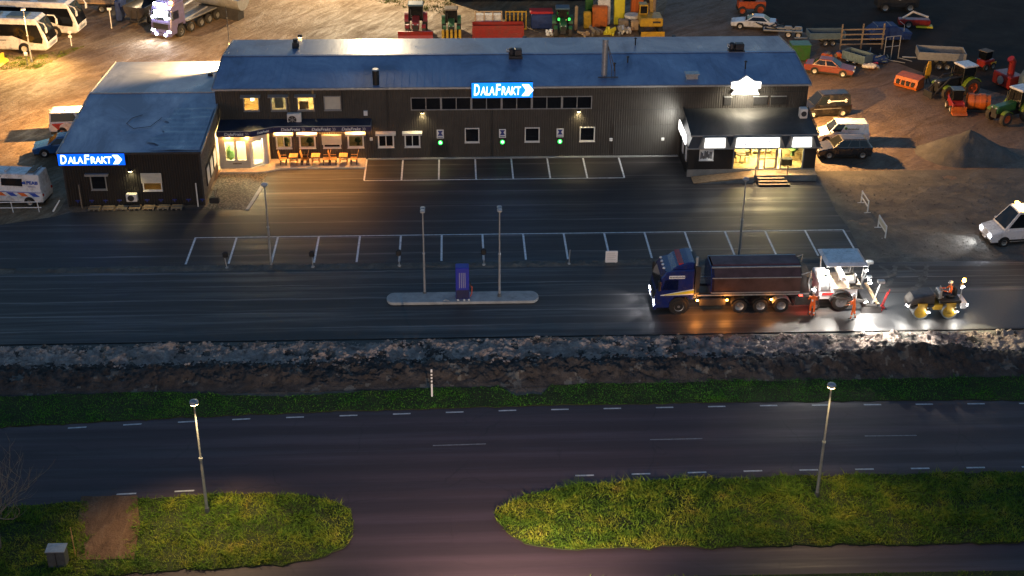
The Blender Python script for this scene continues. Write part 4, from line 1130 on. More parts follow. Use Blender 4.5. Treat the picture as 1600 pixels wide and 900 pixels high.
# deck, ramp and steps in front of the shop
dk = thing('wooden_deck', 'wooden deck with ramp and steps in front of the shop', 'deck', (0, 0, 0))
q = MB()
for k in range(10):
    q.box(23.0, 28.0, 97.5 + .11 * k, 97.6 + .11 * k, .48, .53)
q.build('deck_boards', 'wood_pale', dk)
q = MB(); q.box(23.02, 27.98, 97.52, 97.56, .0, .475); q.build('skirt', 'plinth', dk)
q = MB(); q.add([(18.3, 97.25, .05), (23.0, 97.25, .5), (23.0, 98.55, .5), (18.3, 98.55, .05)], [(0, 1, 2, 3)]); q.prism([(18.3, .0), (23.0, .0), (23.0, .497), (18.3, .047)], 97.27, 98.54, 'y'); q.build('ramp', 'wood', dk)
q = MB(); q.prism([(18.6, .0), (23.0, .0), (23.0, .40), (18.6, .0)][:3], 97.20, 97.26, 'y'); q.build('ramp_side', 'plinth', dk)
for k in range(3):
    q = MB(); q.box(23.3 + .0 * k, 25.4 + .15 * k, 97.18 - .32 * k, 97.5 - .32 * k, .36 - .12 * k, .40 - .12 * k); q.build('step', 'wood_pale', dk)
    q = MB(); q.box(23.32, 25.38 + .15 * k, 97.2 - .32 * k, 97.24 - .32 * k, .0, .355 - .12 * k); q.build('riser', 'black_plastic', dk)
q = MB()
for x, yy in ((25.6, 97.5), (23.1, 97.5)): q.box(x, x + .07, yy, yy + .07, .53, 1.3)
q.build('rail_post', 'wood_pale', dk)
# ------------------------------------------------------------------ lit signs
def logo(name, label, x0, x1, z0, z1, y, blue):
    t = thing(name, label, 'sign', ((x0 + x1) / 2, y, z0)); cx = (x1 - x0) / 2; h = z1 - z0
    q = MB(); q.bbox(-cx, cx, 0.02, .28, 0, h, .06); q.build('sign_case', 'dark_trim', t)
    q = MB(); q.box(-cx + .04, cx - .04, -.02, .017, .05, h - .05); q.build('sign_face', blue, t)
    S = 2 * cx
    for tx, u0, u1, sz, zc in (('D', .045, .135, 1.0, .5), ('ALA', .15, .375, .74, .44), ('F', .395, .475, 1.0, .5), ('RAKT', .49, .80, .74, .44)):
        text_mesh(tx, h * sz, 'logo_white', t, T(-cx + (u0 + u1) / 2 * S, -.03, h * zc) @ FRONT, .01, .1, bold=.012, width=(u1 - u0) * S)
    w = h * .36
    for o in (0, h * .26):
        c = MB(); bx = cx * .63 + o * .8
        c.prism([(bx, h * .15), (bx + h * .2, h * .15), (bx + h * .48, h * .5), (bx + h * .2, h * .86), (bx, h * .86), (bx + h * .26, h * .5)], -.05, -.025, 'y'); c.build('chevron', 'logo_white', t)
    return t
logo('logo_sign', 'glowing blue sign with white lettering at the eaves of the long hall', 1.17, 6.05, 5.22, 6.55, 102.5, 'logo_blue_light')
logo('logo_sign', 'glowing blue sign with white lettering on the low left wing', -29.15, -24.25, 3.38, 4.36, 94.08, 'logo_blue')
t = thing('star_sign', 'overexposed white star-topped light sign above the shop roof', 'sign', (22.92, 102.6, 5.3))
pts = [(-1.16, 0), (1.14, 0), (.88, .45), (1.22, .55), (1.22, 1.06), (.62, 1.14), (0, 1.58), (-.62, 1.14), (-1.2, 1.06), (-1.2, .55), (-.86, .45)]
q = MB(); q.prism([(a, b_) for a, b_ in pts], 0, .18, 'y'); q.build('sign_case', 'white_trim', t)
q = MB(); q.prism([(a * .96, .03 + b_ * .95) for a, b_ in pts], -.03, -.004, 'y'); q.build('sign_face', 'lightbox', t)
light('SPOT', (22.92, 102.2, 5.5), 420, (1.0, .88, .66), t, .6, 150, .5).matrix_local = T(0, -.9, .2) @ Matrix.Rotation(R(48), 4, 'X')
pos = ['left', 'middle', 'right']
for i, X in enumerate((-1.33, 3.65, 8.28)):
    q = MB(); q.box(-.28, .28, 0, .03, 0, .74)
    s = q.build('charging_sign', 'sign_white', None, loc=(X, 102.9, 1.72))
    tag(s, ['blue and white parking sign on the hall wall, leftmost of three', 'blue and white parking sign on the hall wall, below the logo sign', 'blue and white parking sign on the hall wall, rightmost of three'][i], 'sign', 'blue and white wall signs')
    k = MB(); k.prism([(-.22, .66), (.22, .66), (.08, .45), (.22, .22), (-.22, .22), (-.08, .45)], -.008, -.002, 'y'); k.build('symbol', 'sign_blue_dark', s)
    k = MB(); k.box(-.22, .22, -.008, -.002, .07, .13); k.build('text_line', 'sign_blue_dark', s)
    g = thing('charger', ['green glowing wall charger under the leftmost parking sign', 'green glowing wall charger under the middle parking sign', 'green glowing wall charger under the rightmost parking sign'][i], 'charger', (X, 102.86, 1.1), 0, 'green wall chargers')
    k = MB(); k.bbox(-.2, .2, -.02, .09, 0, .52, .05); k.build('housing', 'dark_trim', g)
    k = MB(); k.lathe([(.18, 0), (.18, -.02), (.12, -.03), (.0, -.03)], 16, (0, -.025, .28), 'y'); k.build('status_light', 'green_glow', g)
    k = MB(); k.prism([(-.06, .24), (.05, .2), (.09, .3), (.02, .4), (-.07, .36)], -.075, -.06, 'y'); k.build('status_symbol', 'logo_white', g)
    k = MB(); k.tube([(0, -.04, .0), (.05, -.1, -.4), (-.1, -.1, -.6), (-.16, -.06, -.1)], .02, 5); k.build('cable', 'black_plastic', g)

# ------------------------------------------------------------------ lamp posts
def lamp_post(loc, h, label, lit=False, twin=False, rz=0.0, arm=0.0, power=300, col=(1, .7, .32), group=None, name='lamp_post'):
    t = thing(name, label, 'lamp post', loc, rz, group)
    q = MB(); q.cyl((0, 0, 0), (0, 0, h * .5), .085, .07, 10); q.cyl((0, 0, h * .5), (0, 0, h - .15), .055, .045, 10); q.build('pole', 'pole_grey' if not lit else 'pole_grey', t, True)
    q = MB(); q.cyl((0, 0, h * .5 - .05), (0, 0, h * .5 + .06), .095, .095, 10); q.build('collar', 'galv', t)
    q = MB(); q.cyl((0, 0, -.01), (0, 0, .28), .14, .11, 10); q.build('base', 'pole_dark', t)
    heads = ((0, -.16), (0, .28)) if twin else ((0, 0),)
    for hx, hy in heads:
        o = MB()
        if twin:
            o.tube([(0, 0, h - .2), (hx, hy * .6, h - .1), (hx, hy, h - .08)], .03, 6)
            o.bbox(hx - .16, hx + .16, hy - .17, hy + .17, h - .1, h + .1, .07); o.build('lamp_head', 'galv', t)
        else:
            o.lathe([(.05, -.2), (.11, -.12), (.21, -.05), (.23, .02), (.19, .10), (.08, .15), (.0, .16)], 16, (hx, hy, h)); lh = o.build('lamp_head', 'galv', t, True)
            if lit:
                d = MB(); d.lathe([(.09, 0), (.19, 0), (.19, -.012), (.09, -.012)], 16, (hx, hy, h - .075)); d.build('diffuser', 'lamp_sodium', lh)
                for k in range(3):
                    a = k * 2.094 + .5
                    light('SPOT', (hx, hy - .36, h - .25), power / 3 * .8, col, t, .12, 118, .7, (hx, hy - .36 - (.45 if h > 5 else 2.6) * h, 0)) if k == 0 else None
    return t
lamp_post((-12.92, 56.7, .05), 6.6, 'lit street lamp on the grass left of the junction', True, power=3300, group='street lamps along the road')
lamp_post((18.35, 57.0, .05), 6.75, 'lit street lamp on the grass right of the junction', True, power=1500, group='street lamps along the road')
lamp_post((-12.76, 83.85, 0), 6.2, 'thin unlit lamp post at the left end of the front bay row', False, False)
lamp_post((19.4, 84.3, 0), 6.0, 'thin unlit lamp post rising behind the tipper truck', False, False)
lamp_post((-2.25, 79.5, .07), 6.15, 'twin-headed unlit lamp post left of the blue pump', False, True)
lamp_post((2.63, 78.9, .2), 6.3, 'twin-headed unlit lamp post right of the blue pump', False, True)
tl = lamp_post((-40.5, 127.75, 0), 5.2, 'bright lamp post beside the parked coaches', True, power=9000, col=(1, .66, .26))
lamp_post((2.4, 45.1, 0), 4.3, 'low unseen lamp added below the picture to light the junction', True, power=15000, col=(1, .74, .56), rz=PI, group='street lamps along the road')  # added out of view to light the junction and the grass tip
# yard floodlight masts behind the hall, beyond the upper edge of the picture
def mast(loc, h, label, lights):
    t = thing('floodlight_mast', label, 'mast', loc)
    q = MB(); q.cyl((0, 0, 0), (0, 0, h), .16, .09, 10); q.build('pole', 'pole_grey', t, True)
    q = MB(); q.box(-.8, .8, -.06, .06, h, h + .12); q.build('crossbar', 'pole_grey', t)
    for x in (-.55, .55):
        q = MB(); q.bbox(x - .28, x + .28, -.28, -.06, h - .1, h + .34, .04); fh = q.build('flood_lamp', 'dark_trim', t)
        q = MB(); q.box(x - .24, x + .24, -.31, -.284, h - .06, h + .3); q.build('diffuser', 'lamp_white', fh)
    for aim, pw, cl in lights:
        l = light('SPOT', (0, -.6, h + .1), pw, cl, t, .3, 130, .5); l.rotation_euler = (Vector(aim) - Vector((loc[0], loc[1] - .6, h))).to_track_quat('-Z', 'Y').to_euler()
    return t
mast((-9.5, 158, 0), 12, 'floodlight mast at the back of the yard, beyond the top edge', [((-12, 128, 0), 14000, (1, .76, .45))])

# ------------------------------------------------------------------ pump island, heater posts, small furniture
q = MB()
pts = [(4.6 + .48 * math.cos(a), .7 * math.sin(a)) for a in np.linspace(-PI / 2, PI / 2, 9)] + [(-4.35 + .48 * math.cos(a), .7 * math.sin(a)) for a in np.linspace(PI / 2, 3 * PI / 2, 9)]
q.prism(pts, 0, .2, 'z', bev=.03)
isl = q.build('pump_island', 'concrete', None, loc=(.1, 78.9, .06)); tag(isl, 'long round-ended concrete island under the blue pump', 'island')
t = thing('fuel_pump', 'tall blue pump cabinet standing on the concrete island', 'pump', (.22, 78.85, .26))
pm('pump_blue', (.02, .03, .35), .4, 0, .12, 2); pm('stripe_grey', (.35, .36, .45), .5, 0, .1)
q = MB(); q.bbox(-.44, .44, -.35, .35, 0, 2.3, .05); q.build('cabinet', 'pump_blue', t)
for k in range(4):
    q = MB(); q.box(-.21 + .12 * k, -.17 + .12 * k, -.362, -.352, .85, 1.95); q.build('stripe', 'stripe_grey', t)
q = MB(); q.box(-.42, .42, -.358, -.352, .06, .7); q.build('lower_panel', 'blue_fascia', t)
q = MB(); q.tube([(.46, 0, .9), (.62, -.1, .8), (.6, -.15, .35), (.5, -.1, .1)], .035, 6); q.build('hose', 'rim_orange', t)
q = MB(); q.box(.44, .54, -.1, .1, .8, 1.1); q.build('nozzle_holder', 'black_plastic', t)
q = MB()
for x in (-.3, .1, .4): q.lathe([(.05, 0), (.09, .04), (.05, .1)], 8, (x, -.48, 0))
q.build('bolt_cap', 'white_trim', t)
q = MB(); q.tube([(.18 * math.cos(a) - .95, -.35 + .1 * math.sin(a), .27) for a in np.linspace(0, PI, 8)], .03, 5); tag(q.build('hose_loop', 'concrete_light', None, loc=(.1, 78.7, .0)), 'small pale hose loop on the island left of the pump', 'hose')
hp = []
heads = [((-15.76, 83.8), 'black-headed heater post left of the first lamp post'), ((-9.93, 83.75), 'black-headed heater post right of the first lamp post'), ((-4.06, 83.75), 'black-headed heater post left of the twin lamp post'), ((1.72, 83.75), 'black-headed heater post between the two twin lamp posts')]
for i, ((x, y), lb) in enumerate(heads):
    t = thing('heater_post', lb, 'post', (x, y, .05), 0, 'heater posts along the gravel strip')
    q = MB(); q.cyl((0, 0, 0), (-.08 if i == 0 else 0, 0, .85), .035, .035, 8); q.build('post', 'galv', t)
    q = MB(); q.bbox(-.2, .16, -.13, .13, .8, 1.3, .1); q.build('socket_head', 'black_plastic', t)
    q = MB(); q.cyl((0, 0, -.05), (0, 0, .12), .16, .12, 8); q.build('foot', 'concrete', t)
q = MB(); q.cyl((0, 0, 0), (.05, 0, 1.1), .04, .035, 8); q.cyl((0, 0, 0), (0, 0, .1), .12, .09, 8); tag(q.build('stake', 'galv', None, loc=(7.56, 83.75, .05)), 'bare grey stake post left of the white board', 'post')
t = thing('board_sign', 'small white square board standing in the gravel strip', 'sign', (10.47, 83.7, .05))
q = MB(); q.bbox(-.42, .42, -.03, .03, .12, 1.0, .02); q.build('panel', 'sign_white', t)
q = MB()
for k in range(4): q.box(-.34, .3 - .08 * (k % 2), -.034, -.031, .32 + .15 * k, .35 + .15 * k)
q.build('print_line', 'galv', t)
q = MB(); q.box(-.34, -.28, -.02, .02, -.02, .12); q.box(.28, .34, -.02, .02, -.02, .12); q.build('foot', 'galv', t)
# patio sets
pb = None
for i, (x, tl_) in enumerate(((-12.95, 'leftmost'), (-11.3 + .05, 'middle'), (-9.15, 'rightmost'))):
    x = (-13.0, -10.95 - .3, -8.95 - .1)[i]
    t = thing('patio_table', 'square wooden patio table, %s of three by the hall windows' % tl_, 'table', (x, 101.85, .09), 0, 'patio tables')
    q = MB()
    for k in range(6): q.box(-.34, .34, -.42 + .14 * k, -.29 + .14 * k, .70, .74)
    q.build('tabletop', 'patio_wood', t)
    for a in (-.28, .28):
        for b_ in (-.34, .34):
            q = MB(); q.box(a - .03, a + .03, b_ - .03, b_ + .03, 0, .698); q.build('leg', 'patio_wood', t)
    q = MB(); q.box(-.3, .3, -.03, .03, .3, .36); q.build('stretcher', 'patio_wood', t)
    for s, sd in ((-1, 'left'), (1, 'right')):
        c = thing('patio_chair', 'wooden patio chair %s of the %s patio table' % (sd, tl_), 'chair', (x + s * .85, 101.85, .09), 0 if s > 0 else PI, 'patio chairs')
        q = MB()
        for k in range(5): q.box(-.28, .22, -.30 + .12 * k, -.19 + .12 * k, .42, .455)
        q.build('seat', 'patio_wood', c)
        q = MB()
        for k in range(5): q.prism([(.20, .46), (.24, .46), (.38, 1.1), (.34, 1.1)], -.30 + .12 * k, -.20 + .12 * k, 'y')
        q.build('backrest', 'patio_wood', c)
        for a, b_ in ((-.25, -.28), (-.25, .26), (.2, -.28), (.2, .26)):
            q = MB(); q.box(a - .025, a + .025, b_ - .025, b_ + .025, 0, .418); q.build('leg', 'dark_trim', c)
        q = MB(); q.box(-.26, .26, -.32, -.28, .62, .66); q.box(-.26, .26, .28, .32, .62, .66); q.build('armrest', 'patio_wood', c)
# pallets lying along the wing
r_ = random.Random(3)
descr = ['first from the left', 'second from the left', 'third from the left', 'fourth from the left', 'fifth from the left', 'sixth from the left', 'seventh from the left']
for i in range(7):
    x = -26.9 + i * 1.0 + r_.uniform(-.05, .05)
    t = thing('pallet', 'wooden pallet lying along the wing wall, %s' % descr[i], 'pallet', (x, 93.85, .01), r_.uniform(-.06, .06), 'pallets along the wing wall')
    for k in range(5):
        q = MB(); q.box(-.42, .42, -.36 + .155 * k, -.25 + .155 * k, .11, .135); q.build('board', ('wood_grey', 'wood', 'wood_grey')[(i + k) % 3], t)
    for k in (-.4, -.05, .3):
        q = MB(); q.box(k, k + .1, -.36, .36, .0, .108); q.build('bearer', 'wood_grey', t)
t = thing('plank_frame', 'wooden trestle leaning at the wing corner', 'trestle', (-18.25, 94.1, 0))
q = MB(); q.cyl((0, 0, 0), (.35, .6, 1.2), .04, .04, 6); q.cyl((.4, -.1, 0), (.1, .5, 1.1), .04, .04, 6); q.build('leg', 'wood_grey', t); q = MB(); q.bbox(-.2, .5, -.2, .15, .3, .75, .05); q.build('box', 'black_plastic', t)
for (x, y, h_, lb, mat, tilt) in ((-27.9, 94.05, 1.9, 'tall thin wooden pole standing at the wing, left of the pallets', 'wood_grey', 0), (-19.35, 94.1, 1.9, 'thin white pole standing at the right end of the wing wall', 'white_trim', 0), (-29.4, 93.9, 1.2, 'short white plank leaning at the left wing corner', 'white_trim', .5)):
    q = MB(); q.cyl((-tilt, -tilt * .8, 0), (0, 0, h_ if not tilt else .75), .05 if not tilt else .07, .045, 8); tag(q.build('pole', mat, None, loc=(x, y, 0)), lb, 'pole')
# foreground cabinet, stake, marker
t = thing('utility_cabinet', 'grey metal utility cabinet in the grass at the lower left', 'cabinet', (-19.4, 52.85, .05))
q = MB(); q.bbox(-.42, .42, -.3, .3, 0, .95, .03); q.build('body', 'pole_dark', t); q = MB(); q.box(-.46, .46, -.34, .34, .955, 1.0); q.build('lid', 'galv', t); q = MB(); q.box(-.02, .02, -.315, -.302, .1, .9); q.build('door_seam', 'black_plastic', t)
q = MB(); q.cyl((0, 0, 0), (0, 0, 1.75), .03, .025, 6); q.cyl((0, 0, 1.1), (0, 0, 1.25), .05, .05, 6); tag(q.build('marker_stake', 'patio_wood', None, loc=(-18.75, 53.4, .05)), 'thin orange marker stake behind the grey cabinet', 'stake')
t = thing('marker_post', 'thin white measuring stake in the verge below the bank', 'post', (-1.65, 67.26, 0))
q = MB(); q.box(-.05, .05, -.02, .02, 0, 1.85); q.build('post', 'sign_white', t)
for k in range(4):
    q = MB(); q.box(-.052, .052, -.024, -.021, .9 + .22 * k, 1.0 + .22 * k); q.build('band', 'dark_trim', t)
# barriers on the gravel
for i, (x, ya, yb, lb) in enumerate(((30.38, 93.3, 91.5, 'white barrier frame on the gravel, the farther of the pair'), (30.48, 89.0, 87.15, 'white barrier frame with panel on the gravel, the nearer of the pair'))):
    t = thing('barrier', lb, 'barrier', (x, (ya + yb) / 2, 0), 0, 'white barrier frames on the gravel')
    L = (ya - yb) / 2
    q = MB()
    for z in (.45, .9): q.box(-.03, .03, -L, L, z, z + .1)
    q.build('rail', 'sign_white', t)
    for s in (-L, L):
        q = MB(); q.box(-.035, .035, s - .04, s + .04, 0, 1.02); q.box(-.25, .25, s - .03, s + .03, -.02, .05); q.build('leg', 'sign_white', t)
    if i:
        q = MB(); q.box(-.012, .012, -L + .1, L - .1, .56, .89); q.build('panel', 'blind', t)
# low rail in front of the left van
t = thing('rail_fence', 'low white tube fence in front of the striped van', 'fence', (-33.6, 93.5, 0))
q = MB()
for z in (.35, .8): q.cyl((-5, 0, z), (2.9, 0, z), .035, .035, 6)
q.build('rail', 'sign_white', t)
for k in range(5):
    q = MB(); q.cyl((-4.9 + 1.9 * k, 0, -.02), (-4.95 + 1.9 * k, 0, .85), .035, .035, 6); q.build('post', 'sign_white', t)
# ------------------------------------------------------------------ vehicles
pm('paint_white', (.72, .73, .75), .28, 0, .05, 2, 0, .5)
pm('paint_black', (.006, .006, .008), .3, 0, .2, 2, 0, .25)
pm('paint_anthracite', (.022, .023, .028), .22, 0, .2, 2, 0, .6)
pm('paint_blue_car', (.02, .10, .28), .28, 0, .15, 2, 0, .5)
pm('paint_red_car', (.22, .05, .035), .35, 0, .15, 2, 0, .3)
pm('paint_truck', (.009, .02, .13), .25, 0, .15, 2, 0, .6)
pm('paint_night', (.09, .085, .20), .3, 0, .15, 2, 0, .5); pm('cover_dark', (.11, .045, .05), .55, 0, .3, 1.5)
pm('paint_red', (.28, .018, .014), .4, 0, .2, 3, 0, .3)
pm('paint_orange', (.52, .12, .015), .45, 0, .2, 3, 0, .2)
pm('paint_yellow', (.50, .29, .02), .45, 0, .2, 3, 0, .2)
pm('paint_lime', (.14, .22, .015), .4, 0, .2, 3, 0, .3)
pm('paint_green', (.035, .13, .03), .4, 0, .2, 3, 0, .3)
pm('paint_bluegrey', (.09, .14, .18), .5, 0, .2, 3)
pm('tarp_blue', (.012, .035, .14), .6, 0, .3, 3, .01)
pm('tarp_white', (.6, .58, .55), .7, 0, .3, 3, .01)
pm('steel_body', (.10, .092, .09), .38, .55, .35, 1.5)
pm('body_red_reflect', (.11, .065, .06), .33, .5, .3, 1.2)  # maroon tint stands in for red light reflected on the dump body
pm('steel_grey', (.10, .13, .11), .5, 0, .2)
pm('steel_dark', (.04, .04, .043), .5, .4, .3, 3)
pm('hivis', (.85, .16, .02), .75, 0, .15, 8)
pm('reflective', (.75, .75, .7), .4, 0, .05)
pm('skin', (.45, .25, .17), .6, 0, .1, 8)
pm('boots', (.02, .018, .015), .7, 0, .2, 8)
pm('cloth_dark', (.03, .032, .05), .8, 0, .2, 8)
pm('stripe_red', (.5, .03, .03), .4, 0, .1); pm('stripe_yellow', (.70, .60, .04), .4, 0, .1); pm('stripe_orange', (.7, .15, .03), .4, 0, .1); pm('stripe_blue', (.03, .08, .42), .4, 0, .1)
pm('lens_red', (.35, .01, .01), .25, 0, .1); pm('lens_clear', (.6, .62, .65), .15, .2, .1)

def wheel(par, x, y, r, w, rim='rim_grey', tyre='rubber', n=20, z=None):
    s = 1 if y >= 0 else -1; z = r if z is None else z
    q = MB(); q.lathe([(r * .6, -w / 2), (r * .93, -w / 2), (r, -w * .36), (r, w * .36), (r * .93, w / 2), (r * .6, w / 2)], n, (x, y, z), 'y', caps=False)
    t = q.build('wheel', tyre, par, True)
    k = MB(); k.lathe([(r * .62, -w * .36), (r * .62, s * w * .38), (r * .52, s * w * .30), (r * .2, s * w * .24), (r * .16, s * w * .42), (.001, s * w * .42)] if s > 0 else [(r * .62, w * .36), (r * .62, -w * .38), (r * .52, -w * .30), (r * .2, -w * .24), (r * .16, -w * .42), (.001, -w * .42)], n, (x, y, z), 'y')
    k.build('rim', rim, t, True)
    return t
def quad_pane(par, c, u0, u1, v0, v1, mat='glass_dark', name='window', off=.01, flip=1):
    """c: four corners bl, br, tr, tl of a face; makes a thin pane on it"""
    bl, br, tr, tl = [Vector(p) for p in c]
    def B(u, v): return (bl * (1 - u) + br * u) * (1 - v) + (tl * (1 - u) + tr * u) * v
    n = (br - bl).cross(tl - bl).normalized() * flip
    P = [B(u0, v0), B(u1, v0), B(u1, v1), B(u0, v1)]
    q = MB(); q.loft([[tuple(p - n * .004) for p in P], [tuple(p + n * off) for p in P]])
    return q.build(name, mat, par)
def car(name, label, cat, loc, rz, paint, L=4.6, W=1.78, lower=None, gh=None, wheels=(-1.35, 1.35), r=.32, rim='rim_grey', side=(( .04, .47), (.53, .92)), group=None, lights_on=False, z_off=0.0):
    t = thing(name, label, cat, loc, rz, group)
    h = W / 2
    q = MB(); q.prism(lower, -h, h, 'y', bev=.07); q.build('body', paint, t)
    xb0, xb1, xt0, xt1, zb, zt = gh
    wb, wt = h - .04, h - .24
    q = MB()
    ring = lambda x0, x1, w_, z: [(x0, -w_, z), (x1, -w_, z), (x1, w_, z), (x0, w_, z)]
    q.loft([ring(xb0, xb1, wb, zb - .02), ring(xt0, xt1, wt, zt), ring(xt0 + .12, xt1 - .12, wt - .12, zt + .05)]); q.build('cabin', paint, t)
    for s in (-1, 1):
        c = [(xb0, s * wb, zb), (xb1, s * wb, zb), (xt1, s * wt, zt), (xt0, s * wt, zt)]
        for u0, u1 in side: quad_pane(t, c, u0, u1, .1, .9, flip=-s * -1 if s < 0 else -1)
    quad_pane(t, [(xb1, -wb, zb), (xb1, wb, zb), (xt1, wt, zt), (xt1, -wt, zt)], .06, .94, .06, .95, name='windscreen')
    quad_pane(t, [(xb0, -wb, zb), (xb0, wb, zb), (xt0, wt, zt), (xt0, -wt, zt)], .08, .92, .12, .92, name='rear_window', flip=-1)
    for x in wheels:
        for s in (-1, 1):
            a = MB(); a.lathe([(r + .07, -.2), (r + .07, .2)], 18, (x, s * (h - .195), r + .02), 'y'); a.build('wheel_arch', 'black_plastic', t)
            wheel(t, x, s * (h - .05), r, .22, rim)
    xf = max(p[0] for p in lower); xr = min(p[0] for p in lower)
    zf = .62 if zb < 1.0 else .78
    for s in (-1, 1):
        q = MB(); q.bbox(xf - .14, xf + .012, s * (h - .3) - .16, s * (h - .3) + .16, zf - .06, zf + .09, .03); q.build('headlight', 'headlight' if lights_on else 'lens_clear', t)
        q = MB(); q.bbox(xr - .012, xr + .1, s * (h - .2) - .1, s * (h - .2) + .1, zf, zf + .22, .03); q.build('tail_light', 'lens_red', t)
        q = MB(); q.bbox(xb1 - .35, xb1 - .2, s * (h + .02), s * (h + .02) + s * .16 if s > 0 else s * (h + .02), zb + .02, zb + .16, .02) if s > 0 else q.bbox(xb1 - .35, xb1 - .2, -h - .18, -h - .02, zb + .02, zb + .16, .02); q.build('mirror', paint, t)
    q = MB(); q.box(xr + .1, xf - .1, -h + .12, h - .12, .16, .34); q.build('underbody', 'black_plastic', t)
    q = MB(); q.box(xf - .02, xf + .022, -.26, .26, .38, .5); q.build('number_plate', 'sign_white', t)
    return t
SED = [(-2.28, .30), (2.2, .27), (2.3, .5), (2.22, .68), (1.0, .86), (-1.3, .92), (-2.22, .90), (-2.34, .6)]
HAT = [(-2.1, .30), (2.1, .27), (2.22, .5), (2.12, .74), (1.1, .95), (-1.9, 1.0), (-2.15, .95), (-2.2, .6)]
SML = [(-2.1, .32), (2.05, .28), (2.16, .5), (2.08, .78), (1.2, 1.02), (-2.1, 1.08), (-2.18, .6)]
BIG = [(-2.75, .36), (2.65, .32), (2.8, .55), (2.7, 1.0), (1.75, 1.25), (-2.72, 1.3), (-2.8, .7)]
car('parked_car', 'old red sedan parked by the scrap heaps behind the hall', 'car', (35.25, 122.75, 0), math.atan2(-.96, 2.44), 'paint_red_car', 4.6, 1.72, SED, (-1.62, 1.0, -1.0, .2, .9, 1.40), (-1.30, 1.32), .31, 'rim_white')
car('parked_car', 'dark hatchback parked right of the shop, nearest of the row', 'car', (31.4, 102.75, 0), PI, 'paint_anthracite', 4.4, 1.85, HAT, (-2.05, 1.05, -1.65, .3, .97, 1.54), (-1.36, 1.36), .36, 'rim_grey', ((.05, .3), (.33, .62), (.65, .95)))
car('parked_car', 'blue hatchback beside the minibus left of the wing', 'car', (-32.0, 105.0, 0), PI + R(8), 'paint_blue_car', 4.2, 1.75, HAT, (-2.0, 1.0, -1.6, .25, .97, 1.5), (-1.3, 1.3), .32, 'rim_white', ((.05, .3), (.33, .62), (.65, .95)))
wc = car('parked_car', 'white coupe parked beyond the right end of the hall roof', 'car', (30.8, 137.0, 0), PI - R(14), 'paint_white', 4.4, 1.72, SED, (-1.7, .9, -1.0, .1, .88, 1.32), (-1.3, 1.32), .31, 'rim_white', ((.1, .9),))
v1 = car('delivery_van', 'white small van with green logo behind the dark hatchback', 'van', (32.0, 105.75, 0), PI - R(4), 'paint_white', 4.4, 1.8, SML, (-2.08, 1.25, -1.98, .55, 1.05, 1.78), (-1.4, 1.35), .32, 'rim_grey', ((.72, .95),))
MS = Matrix.Rotation(PI, 4, 'Z')
def smudge_text(par, x, y, z, w, h, mat, seed):      # lettering too blurred in the photo to read: strokes only
    r_ = random.Random(seed); q = MB(); a = x + w / 2
    while a > x - w / 2:
        ww = r_.uniform(.03, .07); q.box(a - ww, a, y, y + .006, z - h / 2, z + h / 2 * r_.uniform(.3, 1)); a -= ww + .025
    q.build('lettering', mat, par)
smudge_text(v1, -.75, .80, 1.38, .85, .14, 'steel_grey', 3)
q = MB(); q.cyl((-.15, .80, 1.42), (-.15, .825, 1.42), .12, .12, 10); q.build('logo_leaf', 'paint_green', v1)
v2 = car('delivery_van', 'black van with a white spanner emblem beside the hall gable', 'van', (32.1, 112.1, 0), PI + R(7), 'paint_black', 4.7, 1.86, SML, (-2.08, 1.25, -2.0, .5, 1.05, 1.92), (-1.35, 1.35), .33, 'rim_white', ((.72, .95),))
sp = MB(); sp.box(-1.5, -.1, .885 - .1, .90 - .1, 1.38, 1.47)
for X, s in ((-.02, 1), (-1.58, -1)):
    pts = [(X + .17 * math.cos(a) , 1.425 + .17 * math.sin(a)) for a in (np.linspace(.6, 2 * PI - .6, 12) if s > 0 else np.linspace(PI + .6, 3 * PI - .6, 12))] + [(X + s * .02, 1.425)]
    sp.prism(pts, .785, .80, 'y')
MO = Matrix.Translation((0, .055, 0)); sp.v = [(a, b_ + .055, c) for a, b_, c in sp.v]; sp.build('spanner_emblem', 'sign_white', v2)
q = MB(); q.box(-1.2, 1.3, .93, .937, .78, .82); q.build('side_trim', 'galv', v2)
mbus = car('minibus', 'white minibus with a dark red swoosh left of the wing', 'minibus', (-31.4, 109.7, 0), R(4), 'paint_white', 5.2, 1.95, [(-2.55, .34), (2.5, .32), (2.62, .55), (2.5, .95), (1.7, 1.15), (-2.5, 1.2), (-2.6, .6)], (-2.5, 1.8, -2.42, .95, 1.15, 1.95), (-1.55, 1.6), .34, 'rim_grey', ((.03, .56), (.62, .86)))
q = MB(); q.prism([(-2.3, 1.08), (-1.3, 1.12), (-1.6, .98), (-1.75, .72), (-1.55, .4), (-1.75, .4), (-2.0, .72), (-2.3, 1.0)], -.99, -.978, 'y'); q.prism([(-2.15, .9), (-1.85, .62), (-1.7, .62), (-1.95, .9)], -.995, -.991, 'y'); q.build('swoosh', 'stripe_red', mbus)
for x in (-1.2, -2.45):
    q = MB(); q.bbox(x - .08, x + .08, -.5, -.35, 2.0, 2.12, .03); q.build('marker_lamp', 'lens_clear', mbus)
car('parked_car', 'dark car whose roof shows behind the white minibus', 'car', (-29.3, 112.0, 0), R(4), 'paint_black', 4.2, 1.75, HAT, (-2.0, 1.0, -1.6, .25, .97, 1.5), (-1.3, 1.3), .32)
